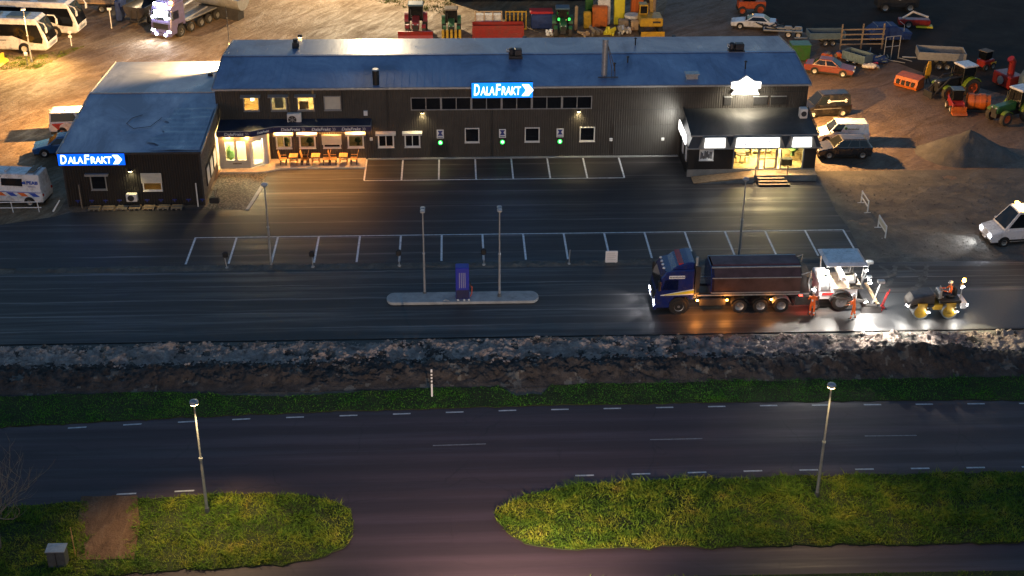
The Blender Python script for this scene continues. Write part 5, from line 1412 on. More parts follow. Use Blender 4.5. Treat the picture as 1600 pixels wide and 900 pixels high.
# striped service van at the left edge
sv = car('service_van', 'white service van with blue and orange stripes at the left edge', 'van', (-33.4, 95.65, 0), PI + R(-7), 'paint_white', 5.9, 2.0, BIG, (-2.7, 1.8, -2.62, .95, 1.27, 2.45), (-1.75, 1.75), .35, 'rim_grey', ((.78, .95),))
for c_ in sv.children:
    if c_.name.startswith('rear_window'): c_.data.materials[0] = MATS['paint_white']
q = MB(); q.box(-1.0, .6, .0, .012, 1.6, 2.15); q.v = [(a - .35, b_ + .962 - (c - 1.25) * .167, c) for a, b_, c in q.v]; q.build('window', 'glass_dark', sv)
text_mesh('PEAB', .36, 'stripe_blue', sv, T(-2.12, .90, 1.86) @ Matrix.Rotation(PI, 4, 'Z') @ FRONT, .004, 0, bold=.012, width=.85)
q = MB(); q.prism([(-1.62, 1.76), (-1.5, 1.76), (-1.46, 1.97), (-1.56, 1.97)], .885, .90, 'y'); q.prism([(-1.48, 1.76), (-1.38, 1.76), (-1.34, 1.93), (-1.44, 1.93)], .885, .90, 'y'); q.build('logo_mark', 'stripe_blue', sv)
smudge_text(sv, -2.05, .92, 1.58, .5, .06, 'stripe_blue', 5)
for k in range(6):
    q = MB(); x = -2.6 + .85 * k; q.prism([(x, .82), (x + .5, .82), (x + .85, 1.1), (x + .35, 1.1)], 1.002, 1.01, 'y'); q.build('stripe', ('stripe_blue', 'stripe_orange')[k % 2], sv)
q = MB(); q.box(-2.7, 2.5, 1.002, 1.008, 1.12, 1.17); q.build('stripe', 'stripe_blue', sv)
for x in (-2.3, -1.7):
    q = MB(); q.box(x - .03, x + .03, -.8, .8, 2.5, 2.56); q.build('roof_bar', 'galv', sv)
q = MB(); q.box(-2.2, -1.75, -.5, .5, 2.565, 2.62); q.build('roof_ladder', 'wood_grey', sv)
q = MB(); q.bbox(-.1, .06, -.3, .5, 2.5, 2.66, .04); q.build('beacon_bar', 'lens_clear', sv)
# works van entering at the right edge
wv = car('works_van', 'white works van with headlight and beacon entering at the right', 'van', (40.15, 86.75, 0), PI - R(-5), 'paint_white', 5.9, 2.0, BIG, (-2.7, 1.85, -2.6, .85, 1.27, 2.5), (-1.85, 1.75), .35, 'rim_grey', ((.68, .95),), lights_on=True)
q = MB(); q.box(-2.6, 2.2, 1.0, 1.012, .42, .55); q.build('side_skirt', 'black_plastic', wv)
q = MB(); q.bbox(.3, .55, -.75, .75, 2.56, 2.74, .05); q.build('beacon_bar', 'amber', wv)
q = MB(); q.bbox(-.35, -.2, 1.012, 1.05, .50, .62, .02); q.build('side_marker', 'amber', wv)
light('POINT', (.4, 0, 3.0), 45, (1, .8, .5), wv, .15); light('SPOT', (2.95, 0, .8), 120, (.95, .97, 1), wv, .1, 90, .6).rotation_euler = (R(70), 0, R(-90))

# --- coaches
def coach(label, loc, rz):
    t = thing('coach', label, 'coach', loc, rz, 'white coaches'); h = 1.27
    P = [(-6, .35), (5.6, .35), (5.95, .55), (6.0, 1.2), (5.75, 2.0), (5.2, 3.2), (4.9, 3.45), (-5.9, 3.5), (-6.05, 2.0)]
    q = MB(); q.prism(P, -h, h, 'y', bev=.12); q.build('body', 'paint_white', t)
    for s in (-1, 1):
        q = MB(); y0, y1 = (h - .002, h + .012) if s > 0 else (-h - .012, -h + .002)
        q.prism([(-5.7, 1.75), (2.6, 1.75), (4.2, 1.15), (5.45, 1.05), (5.55, 1.5), (5.15, 2.9), (-5.7, 3.0)], y0, y1, 'y'); q.build('window_band', 'glass_dark', t)
    q = MB(); q.prism([(5.99, 1.25), (6.02, 1.25), (5.80, 2.05), (5.26, 3.22), (5.22, 3.2), (5.76, 2.0)], -h + .14, h - .14, 'y'); q.build('windscreen', 'glass_dark', t)
    q = MB(); q.box(5.9, 6.03, -.7, .7, .7, .95); q.build('grille', 'galv', t)
    for s in (-1, 1):
        q = MB(); q.bbox(5.85, 6.03, s * .95 - .2, s * .95 + .2, .72, .98, .04); q.build('headlight', 'lens_clear', t)
        q = MB(); q.tube([(5.3, s * 1.15, 3.2), (5.9, s * 1.35, 3.1), (6.1, s * 1.38, 2.7)], .06, 6); q.bbox(6.0, 6.15, s * 1.38 - .13, s * 1.38 + .13, 2.2, 2.75, .04); q.build('mirror', 'paint_white', t)
        for x in (3.6, -2.6, -3.9):
            a = MB(); a.lathe([(.6, -.2), (.6, .2)], 20, (x, s * (h - .19), .5), 'y'); a.build('wheel_arch', 'black_plastic', t); wheel(t, x, s * (h - .05), .5, .26, 'rim_white')
    for x in (-3.4, .2, 3.0):
        q = MB(); q.bbox(x - 1.0, x + 1.0, -.75, .75, 3.46, 3.58, .06); q.build('roof_hatch', 'paint_bluegrey', t)
    q = MB(); q.box(.3, 1.9, -h - .012, -h - .004, 1.25, 1.4); q.build('lettering', 'galv', t)
    return t
a_ = math.atan2(-.55, 5.0)
coach('white coach nearest the lamp post at the top left', (-45.2, 131.9, 0), a_)
coach('white coach parked behind the nearer one at the top left', (-43.6, 137.3, 0), a_)

# --- tipper truck at the paver
def rigid_truck(name, label, loc, rz, paint, cab_z=3.15, lit=True):
    t = thing(name, label, 'truck', loc, rz)
    # +X forward, origin at front bumper centre line on ground, body extends to -X
    P = [(-.1, .45), (0, .7), (0, 1.3), (-.12, 1.9), (-.35, 2.9), (-.62, 3.3), (-1.2, 3.5), (-2.45, 3.55), (-2.5, 1.1), (-2.25, 1.1), (-2.05, 1.32), (-1.3, 1.32), (-1.05, .95), (-1.0, .45)]
    q = MB(); q.prism(P, -1.24, 1.24, 'y', bev=.08); cb = q.build('cab', paint, t)
    q = MB(); q.prism([(-1.0, 3.45), (-2.45, 3.5), (-2.45, 4.0), (-2.1, 4.05), (-1.3, 3.75)], -1.1, 1.1, 'y', bev=.08); q.build('air_deflector', paint, cb)
    q = MB(); q.prism([(-.14, 1.95), (-.10, 1.95), (-.34, 2.92), (-.38, 2.9)], -1.08, 1.08, 'y'); q.build('windscreen', 'glass_dark', cb)
    for s in (-1, 1):
        y0, y1 = (1.238, 1.25) if s > 0 else (-1.25, -1.238)
        q = MB(); q.prism([(-.45, 1.95), (-1.45, 1.95), (-1.45, 2.75), (-.62, 2.75)], y0, y1, 'y'); q.build('side_window', 'glass' if s > 0 else 'glass_dark', cb)
        q = MB(); q.bbox(-.3, -.15, s * 1.4 - .12, s * 1.4 + .12, 2.0, 2.8, .04); q.build('mirror', 'black_plastic', cb)
        q = MB(); q.bbox(-.12, .03, s * .95 - .22, s * .95 + .22, .72, .95, .04); q.build('headlight', 'headlight' if lit else 'lens_clear', cb)
        q = MB(); q.lathe([(.64, -.2), (.64, .2)], 20, (-1.58, s * 1.045, .56), 'y'); q.build('wheel_arch', 'black_plastic', t)
    q = MB(); q.box(-.05, .02, -.9, .9, 1.0, 1.6); q.build('grille', 'black_plastic', cb)
    q = MB(); q.box(-.15, .05, -1.2, 1.2, .35, .62); q.build('bumper', paint, cb)
    q = MB(); q.box(-10.2, -1.0, -.45, .45, .75, 1.1); q.build('chassis', 'steel_dark', t)
    return t, cb
tt, cb = rigid_truck('tipper_truck', 'dark blue tipper truck feeding the asphalt paver', (12.45, 77.75, .07), PI, 'paint_truck')
for o_ in [cb] + list(cb.children):
    if o_ is cb: o_.scale.z = .89
# side toward the camera is +Y in the truck's frame
for x in (-1.58,):
    for s in (-1, 1): wheel(tt, x, s * 1.14, .52, .32, 'rim_grey')
for x in (-5.48, -6.86, -8.19):
    for s in (-1, 1):
        wheel(tt, x, s * 1.08, .5, .42, 'rim_grey')
        q = MB(); q.lathe([(.60, -.2), (.60, .2)], 18, (x, s * 1.05, .56), 'y'); q.v = [p for p in q.v]; 
        q = MB(); pts = [(x + .64 * math.cos(a), .5 + .64 * math.sin(a)) for a in np.linspace(.35, PI - .35, 8)] + [(x + .60 * math.cos(a), .5 + .60 * math.sin(a)) for a in np.linspace(PI - .35, .35, 8)]
        q.prism(pts, s * 1.08 - .24, s * 1.08 + .24, 'y'); q.build('mudguard', 'galv' if x < -8 else 'black_plastic', tt)
# dump body with chamfered sides
B = [(-1.0, 1.3), (-1.25, 1.5), (-1.27, 2.55), (-.78, 3.08), (-.62, 3.14), (.62, 3.14), (.78, 3.08), (1.27, 2.55), (1.25, 1.5), (1.0, 1.3)]
q = MB(); q.loft([[(-3.6, y, z) for y, z in B], [(-9.3, y, z) for y, z in B]], caps=False)
Bi = [(y * .93, 1.42 + (z - 1.35) * .97) for y, z in B[:5]] + [(y * .93, 1.42 + (z - 1.35) * .97) for y, z in B[5:]]
q.build('dump_body', 'body_red_reflect', tt)
q = MB(); q.loft([[(-3.55, y, z) for y, z in B], [(-3.75, y, z) for y, z in B]]); q.build('headboard', 'paint_truck', tt)
q = MB(); q.prism([(-.7, 3.145), (.7, 3.145), (.6, 3.2), (-.6, 3.2)], -9.25, -3.7, 'x'); q.build('load_cover', 'cover_dark', tt)
q = MB()
for s in (-1, 1):
    q.box(-9.3, -3.6, s * .80 - .05, s * .80 + .05, 3.05, 3.13); q.box(-9.3, -3.6, s * 1.26 - .03, s * 1.26 + .03, 2.52, 2.58); q.box(-9.3, -3.6, s * 1.25 - .03, s * 1.25 + .03, 1.46, 1.53)
q.build('body_rail', 'galv', tt)
q = MB(); q.loft([[(-9.25, y, z) for y, z in B], [(-9.33, y, z) for y, z in B]]); q.build('tailgate', 'steel_dark', tt)
q = MB(); q.prism([(-9.3, 2.7), (-10.1, 2.3), (-10.0, 1.4), (-9.3, 1.3)], -1.1, 1.1, 'y'); q.build('rear_chute', 'steel_dark', tt)
for s in (-1, 1):
    q = MB(); q.tube([(-9.3, s * 1.2, 2.7), (-9.9, s * 1.2, 2.9), (-9.8, s * 1.2, 2.1), (-9.95, s * 1.2, 1.5)], .05, 6); q.build('tailgate_arm', 'galv', tt)
for s in (-1, 1):
    q = MB(); q.bbox(-4.6, -2.9, s * 1.0 - .2, s * 1.0 + .2, .5, 1.05, .06); q.build('side_tank', 'steel_dark', tt)
q = MB(); q.box(-9.9, -2.7, 1.20, 1.26, 1.28, 1.36); q.box(-9.9, -2.7, -1.26, -1.20, 1.28, 1.36); q.build('side_rail', 'galv', tt)
q = MB(); q.tube([(-2.62, .9, 1.0), (-2.62, .9, 3.9)], .09, 8); q.build('exhaust', 'galv', tt)
q = MB(); q.box(-2.85, -2.55, -1.1, 1.1, 1.3, 3.3); q.build('rear_wall_rack', 'steel_dark', tt)
q = MB(); q.prism([(-.35, 1.55), (-2.48, 2.02), (-2.48, 1.55), (-.35, 1.5)], 1.242, 1.252, 'y'); q.build('stripe', 'sign_white', cb)
q = MB(); q.prism([(-.6, 1.57), (-2.48, 1.93), (-2.48, 1.66), (-.6, 1.53)], 1.254, 1.262, 'y'); q.build('stripe', 'stripe_yellow', cb)
q = MB(); q.box(-.95 - .9, -.85, 1.235, 1.26, 2.86, 3.1); nbd = q.build('name_board', 'sign_white', cb)
smudge_text(cb, -1.35, 1.262, 2.98, .9, .12, 'steel_dark', 8)
q = MB(); q.box(-1.75, -1.45, -1.0, 1.0, 3.72, 3.95); q.v = [(a, b_, c if c < 3.8 else c) for a, b_, c in q.v]; q.build('roof_stripe', 'stripe_red', cb)
for k in range(4):
    q = MB(); q.lathe([(.09, 0), (.1, .03), (.08, .1), (.02, .12)], 10, (-.55, -.75 + .5 * k, 3.42)); q.build('roof_lamp', 'lens_clear', cb)
for x, pw in ((-2.75, 26), (-4.65, 26), (-7.52, 9)):
    q = MB(); q.bbox(x - .07, x + .07, 1.22, 1.28, .9, 1.02, .02); q.build('side_marker', 'amber', tt); light('POINT', (x, 1.42, .9), pw, (1, .33, .05), tt, .05)
q = MB(); q.bbox(-9.55, -9.4, .8, 1.15, .95, 1.15, .02); q.bbox(-9.55, -9.4, -1.15, -.8, .95, 1.15, .02); q.build('tail_light', 'red_glow', tt)
light('POINT', (-9.75, 1.25, 1.0), 30, (1, .10, .05), tt, .08)
for s in (-1, 1): light('SPOT', (.12, s * .95, .85), 60, (.9, .93, 1), tt, .08, 80, .7).rotation_euler = (R(72), 0, R(-90))

# --- truck with all its lights on, top left, facing the camera
a2 = math.atan2(-4.2 - 1.0, -2.6)
t2, cb2 = rigid_truck('hook_truck', 'truck with blazing lamps facing the camera at the top left', (-29.4, 134.6, 0), a2, 'paint_night')
for x in (-1.58, -3.3, -5.0, -6.4, -7.8):
    for s in (-1, 1): wheel(t2, x, s * 1.14, .5, .36, 'rim_grey')
q = MB(); q.box(-.3, -.2, -.75, .75, 3.35, 3.6); q.build('roof_light_bar', 'headlight', cb2)
q = MB(); q.box(-.12, .04, -.62, .62, 2.3, 2.9); q.build('lit_name_board', 'headlight', cb2)
for s in (-1, 1):
    q = MB(); q.lathe([(.14, 0), (.16, .06), (.03, .1)], 12, (.03, s * .8, 2.2), 'x'); q.build('spot_lamp', 'headlight', cb2)
    q = MB(); q.lathe([(.12, 0), (.15, .06), (.03, .1)], 12, (.05, s * .55, .5), 'x'); q.build('fog_lamp', 'headlight', cb2)
    light('SPOT', (.2, s * .9, .9), 150, (1, .95, .85), t2, .1, 90, .7).rotation_euler = (R(66), 0, R(-90))
q = MB(); q.bbox(-.9, -.6, .8, 1.1, 3.5, 3.75, .05); q.build('beacon', 'amber', cb2)
q = MB(); q.tube([(-3, 0, 1.2), (-4, 0, 2.4), (-6.0, 0, 2.6)], .16, 8); q.tube([(-3, .6, 1.2), (-7, .6, 1.5)], .1, 6); q.tube([(-3, -.6, 1.2), (-7, -.6, 1.5)], .1, 6); q.build('hook_arm', 'galv', t2)
q = MB(); q.box(-8.2, -3, -1.0, 1.0, 1.1, 1.22); q.build('subframe', 'metal_light', t2)
def half_pipe(par, name, L, r, mat, M, n=12):
    q = MB()
    rg = lambda x, r_: [(x, r_ * math.cos(a), r_ - r_ * math.sin(a)) for a in np.linspace(0, PI, n)]
    q.loft([rg(-L / 2, r), rg(L / 2, r)], 0, M, False, False); q.loft([rg(-L / 2, r * .95), rg(L / 2, r * .95)], 0, M, False, False)
    for x in (-L / 2, L / 2): q.add(rg(x, r), [tuple(range(n))], 0, M)
    for s in (-1, 1): q.box(-L / 2, L / 2, s * r - .06, s * r + .06, r - .05, r + .08, 0, M)
    return q.build(name, mat, par, True)
t3 = thing('dump_container', 'pale half-round dump container to the right of the lit truck', 'container', (-24.6, 142.0, 1.2), R(158))
half_pipe(t3, 'trough', 5.6, 1.3, 'metal_light', T(0, 0, 0) @ Matrix.Rotation(R(-4), 4, 'Y'))
q = MB(); q.box(-2.4, 2.2, -.6, .6, -1.2, .05); q.build('stand', 'steel_dark', t3)
t3 = thing('tipper_trailer', 'grey half-round tipper trailer left of the lit truck', 'trailer', (-32.2, 140.6, 0), R(70))
half_pipe(t3, 'trough', 4.6, 1.25, 'steel_body', T(.4, 0, .75))
for x in (-.6, .7):
    for s in (-1, 1): wheel(t3, x, s * 1.0, .5, .3, 'rim_grey')
q = MB(); q.box(-2.4, 2.2, -.4, .4, .55, .8); q.box(-4.4, -2.3, -.08, .08, .5, .64); q.build('chassis', 'steel_dark', t3)
q = MB()
for s in (-.5, .4): q.cyl((-2.2, s, .3), (-1.95, s * .7, 1.7), .06, .06, 6)
q.build('landing_leg', 'steel_dark', t3)
q = MB(); q.bbox(-.3, .3, -1.4, 1.4, 0, 2.2, .1); q.tube([(0, -1.2, 2.2), (.2, -.8, 2.8), (.2, .4, 2.7)], .2, 8); tag(q.build('dark_implement', 'tarp_blue', None, loc=(-34.9, 142.0, 0)), 'dark blue covered implement between coach and tipper trailer', 'implement')
t3 = thing('flat_trailer', 'long low trailer with stacked timber behind the coaches', 'trailer', (-40.2, 145.0, 0), a_)
q = MB(); q.box(-4.8, 4.8, -1.1, 1.1, .8, .95); q.build('deck', 'steel_dark', t3)
for k in range(8):
    q = MB(); q.box(-4.5 + .05 * k, 4.3, -1.0 + .25 * k, -.8 + .25 * k, .954, 1.15 + .07 * (k % 3)); q.build('timber', 'wood_pale', t3)
for x in (-3, -1.8, 3):
    for s in (-1, 1): wheel(t3, x, s * .95, .42, .25)
# yellow loader poking in at the left edge
t3 = thing('wheel_loader', 'yellow loader cut off by the left edge', 'loader', (-45.4, 127.4, 0), R(-10))
q = MB(); q.bbox(-1.6, 1.3, -.7, .7, .6, 1.4, .08); q.build('body', 'paint_yellow', t3); q = MB(); q.bbox(-1.2, .5, -.65, .65, 1.4, 2.5, .06); q.build('cab', 'glass_dark', t3)
q = MB(); q.bbox(-1.3, .6, -.72, .72, 2.505, 2.65, .06); q.build('cab_roof', 'paint_yellow', t3); q = MB(); q.prism([(1.9, .1), (2.6, .1), (2.5, .3), (2.15, .4), (2.2, .9), (2.0, .9)], -1.0, 1.0, 'y'); q.build('bucket', 'paint_yellow', t3)
q = MB(); q.tube([(.6, -.5, 1.4), (1.5, -.5, 1.2), (2.1, -.5, .5)], .1, 6); q.build('arm', 'paint_yellow', t3); q = MB(); q.tube([(.6, .5, 1.4), (1.5, .5, 1.2), (2.1, .5, .5)], .1, 6); q.build('arm', 'paint_yellow', t3)
for x in (-1.0, .9):
    for s in (-1, 1): wheel(t3, x, s * .85, .5, .35, 'paint_yellow')
# sign posts in the yard, top left
for (x, y, h_, lb, w_) in ((-40.65, 126.8, 1.0, 'low post with a small pale box near the coach lamp', .3), (-37.9, 132.6, 1.3, 'white post with two small plates between the coaches', .35), (-35.2, 138.3, 1.9, 'pale post with a tilted plate beside the tipper trailer', .45)):
    t3 = thing('sign_post', lb, 'post', (x, y, 0)); q = MB(); q.cyl((0, 0, 0), (0, 0, h_), .05, .05, 6); q.build('post', 'pole_dark' if h_ < 1.1 else 'sign_white', t3)
    q = MB(); q.bbox(-w_ / 2, w_ / 2, -.08, .02, h_ - .02, h_ + .25, .02); q.build('plate', 'sign_white', t3)
    if h_ > 1.1 and h_ < 1.5:
        q = MB(); q.box(-w_ / 2, w_ / 2, -.08, -.05, h_ - .45, h_ - .2); q.build('plate', 'sign_white', t3)
# ------------------------------------------------------------------ paver and roller
t = thing('asphalt_paver', 'floodlit white asphalt paver with blue canopy behind the tipper truck', 'paver', (24.2, 77.85, .07), PI)
# +X towards the truck (world -X)
q = MB(); q.bbox(-1.4, 1.1, -1.0, 1.0, .7, 1.5, .06); q.build('chassis', 'paint_white', t)
q = MB(); q.bbox(.3, 1.15, -1.02, 1.02, 1.3, 2.05, .08); q.build('engine_hood', 'paint_white', t)
q = MB()
for k in range(6): q.box(.4, 1.05, 1.022, 1.04, 1.38 + .1 * k, 1.42 + .1 * k)
q.build('hood_louvre', 'steel_dark', t)
q = MB(); q.box(-.9, .9, 1.002, 1.03, 1.02, 1.2); q.build('stripe', 'stripe_red', t)
# hopper
for s in (-1, 1):
    q = MB(); q.prism([(s * .25, .55), (s * 1.5, 1.15), (s * 1.56, 1.15), (s * .3, .45)], 1.2, 2.7, 'x'); q.prism([(s * 1.5, .65), (s * 1.58, .65), (s * 1.58, 1.25), (s * 1.5, 1.25)], 1.2, 2.75, 'x'); q.build('hopper_wing', 'steel_body', t)
q = MB(); q.cyl((2.78, -1.2, .5), (2.78, 1.2, .5), .1, .1, 8); q.build('push_roller', 'steel_dark', t)
for s in (-1, 1):
    wheel(t, -.35, s * 1.05, .62, .4, 'rim_grey', 'tyre_dusty')
    wheel(t, 1.35, s * 1.05, .33, .3, 'rim_grey', 'tyre_dusty')
    q = MB(); pts = [(-.35 + .78 * math.cos(a), .62 + .76 * math.sin(a)) for a in np.linspace(.1, PI - .1, 10)] + [(-.35 + .70 * math.cos(a), .62 + .69 * math.sin(a)) for a in np.linspace(PI - .1, .1, 10)]
    q.prism(pts, s * 1.08 - .2, s * 1.08 + .2, 'y'); q.build('mudguard', 'black_plastic', t)
# platform, console, seats
q = MB(); q.box(-1.7, .28, -1.15, 1.15, 1.505, 1.56); q.build('platform', 'wood_grey', t)
for s in (-.75, .75):
    q = MB(); q.bbox(-1.2, -.75, s - .24, s + .24, 1.75, 1.87, .04); q.bbox(-1.3, -1.18, s - .24, s + .24, 1.8, 2.4, .04); q.cyl((-1.0, s, 1.56), (-1.0, s, 1.75), .08, .08, 8); q.build('seat', 'black_plastic', t)
q = MB(); q.bbox(-.55, -.25, -1.0, 1.0, 2.0, 2.3, .05); q.box(-.45, -.35, -.05, .05, 1.56, 2.0); q.build('console', 'paint_white', t)
# canopy
q = MB()
for x in (-1.55, .55):
    for s in (-1, 1): q.tube([(x, s * 1.05, 1.5), (x + (.12 if x > 0 else 0), s * 1.05, 3.15)], .045, 6)
q.build('canopy_post', 'galv', t)
cr = [[(-1.75, -1.2, 3.15), (.85, -1.2, 3.15), (.85, 1.2, 3.15), (-1.75, 1.2, 3.15)], [(-1.8, -1.25, 3.22), (.9, -1.25, 3.22), (.9, 1.25, 3.22), (-1.8, 1.25, 3.22)], [(-1.6, -1.0, 3.36), (.7, -1.0, 3.36), (.7, 1.0, 3.36), (-1.6, 1.0, 3.36)]]
q = MB(); q.loft(cr); q.build('canopy', 'paint_white', t)
# screed
q = MB(); q.bbox(-2.6, -1.9, -1.5, 1.6, .12, .55, .04); q.build('screed', 'steel_body', t)
for s in (-1, 1):
    q = MB(); q.prism([(-2.9, .02), (-1.6, .02), (-1.6, .45), (-2.9, .45)], s * 1.62 - .03, s * 1.62 + .03, 'y'); q.build('end_gate', 'steel_body', t)
    q = MB(); q.prism([(-2.2, .55), (.3, .95), (.3, 1.1), (-2.2, .75)], s * 1.3 - .06, s * 1.3 + .06, 'y'); q.build('tow_arm', 'steel_body', t)
    q = MB(); q.tube([(-2.35, s * 1.35, .5), (-2.75, s * 1.35, 2.2)], .05, 6); q.bbox(-2.95, -2.5, s * 1.35 - .15, s * 1.35 + .15, 2.05, 2.25, .03); q.build('control_stand', 'galv', t)
q = MB(); q.box(-2.75, -2.55, -1.4, 1.5, .56, .62); q.build('walkway', 'wood_pale', t)
q = MB(); q.tube([(-1.55, 1.05, 2.2), (-2.0, 1.1, 2.35), (-2.0, 1.1, 1.8)], .035, 6); q.bbox(-2.15, -1.85, 1.0, 1.2, 2.3, 2.42, .02); q.build('lever_stand', 'galv', t)
# work lights on the machine
def work_lamp(par, x, y, z, pw, aim, mat='lamp_white', col=(1, .94, .84), spot=130):
    q = MB(); q.bbox(x - .12, x + .12, y - .1, y + .1, z - .07, z + .09, .03); w_ = q.build('work_lamp', 'black_plastic', par)
    d = Vector(aim).normalized()
    k = MB(); c = Vector((x, y, z)) + d * .13; k.cyl(c, c + d * .03, .12, .12, 12); k.build('lens', mat, w_)
    l = light('SPOT', tuple(Vector((x, y, z)) + d * .22), pw, col, par, .06, spot, .5); l.rotation_euler = d.to_track_quat('-Z', 'Y').to_euler()
work_lamp(t, -1.7, 1.1, 2.95, 2500, (-.25, 1.0, -.90), spot=62)
work_lamp(t, -1.7, -1.0, 2.95, 90, (-.9, -.2, -.8))
work_lamp(t, .75, 1.1, 2.95, 1900, (.6, 1.0, -.85), spot=60)
work_lamp(t, -.4, 0.2, 3.02, 520, (-.1, .2, -1.0), spot=165)
work_lamp(t, -1.75, 1.7, 1.0, 150, (-.2, .6, -.8))
work_lamp(t, 1.6, 1.62, 1.9, 700, (.6, 1.0, -.75), spot=56)
work_lamp(t, .95, 1.45, 2.7, 260, (-.25, -.5, -.9), spot=110); work_lamp(t, -1.9, 1.55, 2.3, 200, (-.3, .1, -1.0), spot=120)
q = MB(); q.cyl((.95, .95, 2.05), (.95, .95, 2.5), .03, .03, 6); q.lathe([(.1, 0), (.12, .05), (.1, .22), (.03, .26)], 12, (.95, .95, 2.5)); q.build('beacon', 'amber', t); light('POINT', (.95, 1.2, 2.75), 16, (1, .55, .12), t, .08)
for k, (x, y) in enumerate(((-2.9, 1.3), (-3.15, 1.0))):
    q = MB(); q.cyl((x, y, .1), (x - .35, y, 1.35), .03, .03, 6); q.bbox(x - .12, x + .05, y - .2, y + .2, .05, .16, .02); q.build('rake', 'stripe_red', t)

t = thing('road_roller', 'yellow and grey tandem road roller at the right of the lane', 'roller', (30.3, 75.95, .08), PI)
for x in (.92, -.92):
    q = MB(); q.lathe([(.50, -.62), (.52, -.6), (.52, .6), (.50, .62), (.44, .62), (.42, .5), (.12, .5), (.12, .56), (.001, .56)], 28, (x, 0, .5), 'y'); d = q.build('drum', 'galv', t, True)
    q = MB(); q.lathe([(.44, .61), (.30, .64), (.16, .62), (.1, .66), (.001, .66)], 20, (x, 0, .5), 'y'); q.build('drum_hub', 'paint_yellow', d, True)
    for s in (-1, 1):
        q = MB(); q.prism([(x - .2, .45), (x + .2, .45), (x + .32, 1.15), (x - .32, 1.15)], s * .70 - .04, s * .70 + .04, 'y'); q.build('drum_fork', 'paint_yellow', t)
q = MB(); q.prism([(1.75, .75), (1.75, 1.1), (1.45, 1.45), (.25, 1.72), (.1, 1.68), (.1, 1.0), (1.3, .95)], -.55, .55, 'y', bev=.08); q.build('engine_hood', 'steel_body', t)
q = MB(); q.prism([(1.7, .8), (1.45, .95), (.15, 1.05), (.15, .85), (1.5, .75)], -.60, .60, 'y'); q.build('hood_skirt', 'black_plastic', t)
q = MB(); q.bbox(-.5, .12, -.5, .5, .55, 1.0, .06); q.build('articulation', 'paint_yellow', t)
q = MB(); q.bbox(-1.6, -.15, -.6, .6, 1.05, 1.28, .05); q.build('operator_deck', 'black_plastic', t)
q = MB(); q.bbox(-1.25, -.8, -.26, .26, 1.3, 1.45, .04); q.bbox(-1.35, -1.22, -.26, .26, 1.4, 1.95, .04); q.build('seat', 'black_plastic', t)
q = MB(); q.bbox(-.35, -.15, -.4, .4, 1.28, 1.8, .05); q.tube([(-.38 + .14 * math.sin(a) * .3, .22 * math.cos(a), 1.85 + .18 * math.sin(a)) for a in np.linspace(0, 2 * PI, 14)], .02, 5); q.build('console', 'galv', t)
q = MB(); q.bbox(-2.0, -1.6, -.55, .55, .65, 1.15, .06); q.build('rear_box', 'paint_white', t)
q = MB(); q.tube([(-1.5, .5, 1.2), (-1.5, .5, 2.6)], .035, 6); q.build('beacon_mast', 'galv', t)
q = MB(); q.lathe([(.1, 0), (.12, .06), (.09, .2), (.02, .24)], 12, (-1.55, .5, 2.6)); q.build('beacon', 'amber', t); light('POINT', (-1.55, .75, 2.85), 14, (1, .5, .12), t, .08)
work_lamp(t, 1.72, .42, .98, 22, (.8, .25, -.6)); work_lamp(t, .55, .82, .75, 26, (.1, .55, -.9)); work_lamp(t, -1.25, .82, .75, 26, (-.1, .55, -.9)); work_lamp(t, -1.45, .5, 2.35, 330, (-.45, 1.0, -1.0), col=(1, .86, .55), spot=60); work_lamp(t, -1.9, .4, .95, 20, (-.8, .2, -.6), col=(1, .8, .5))
ROLLER = t

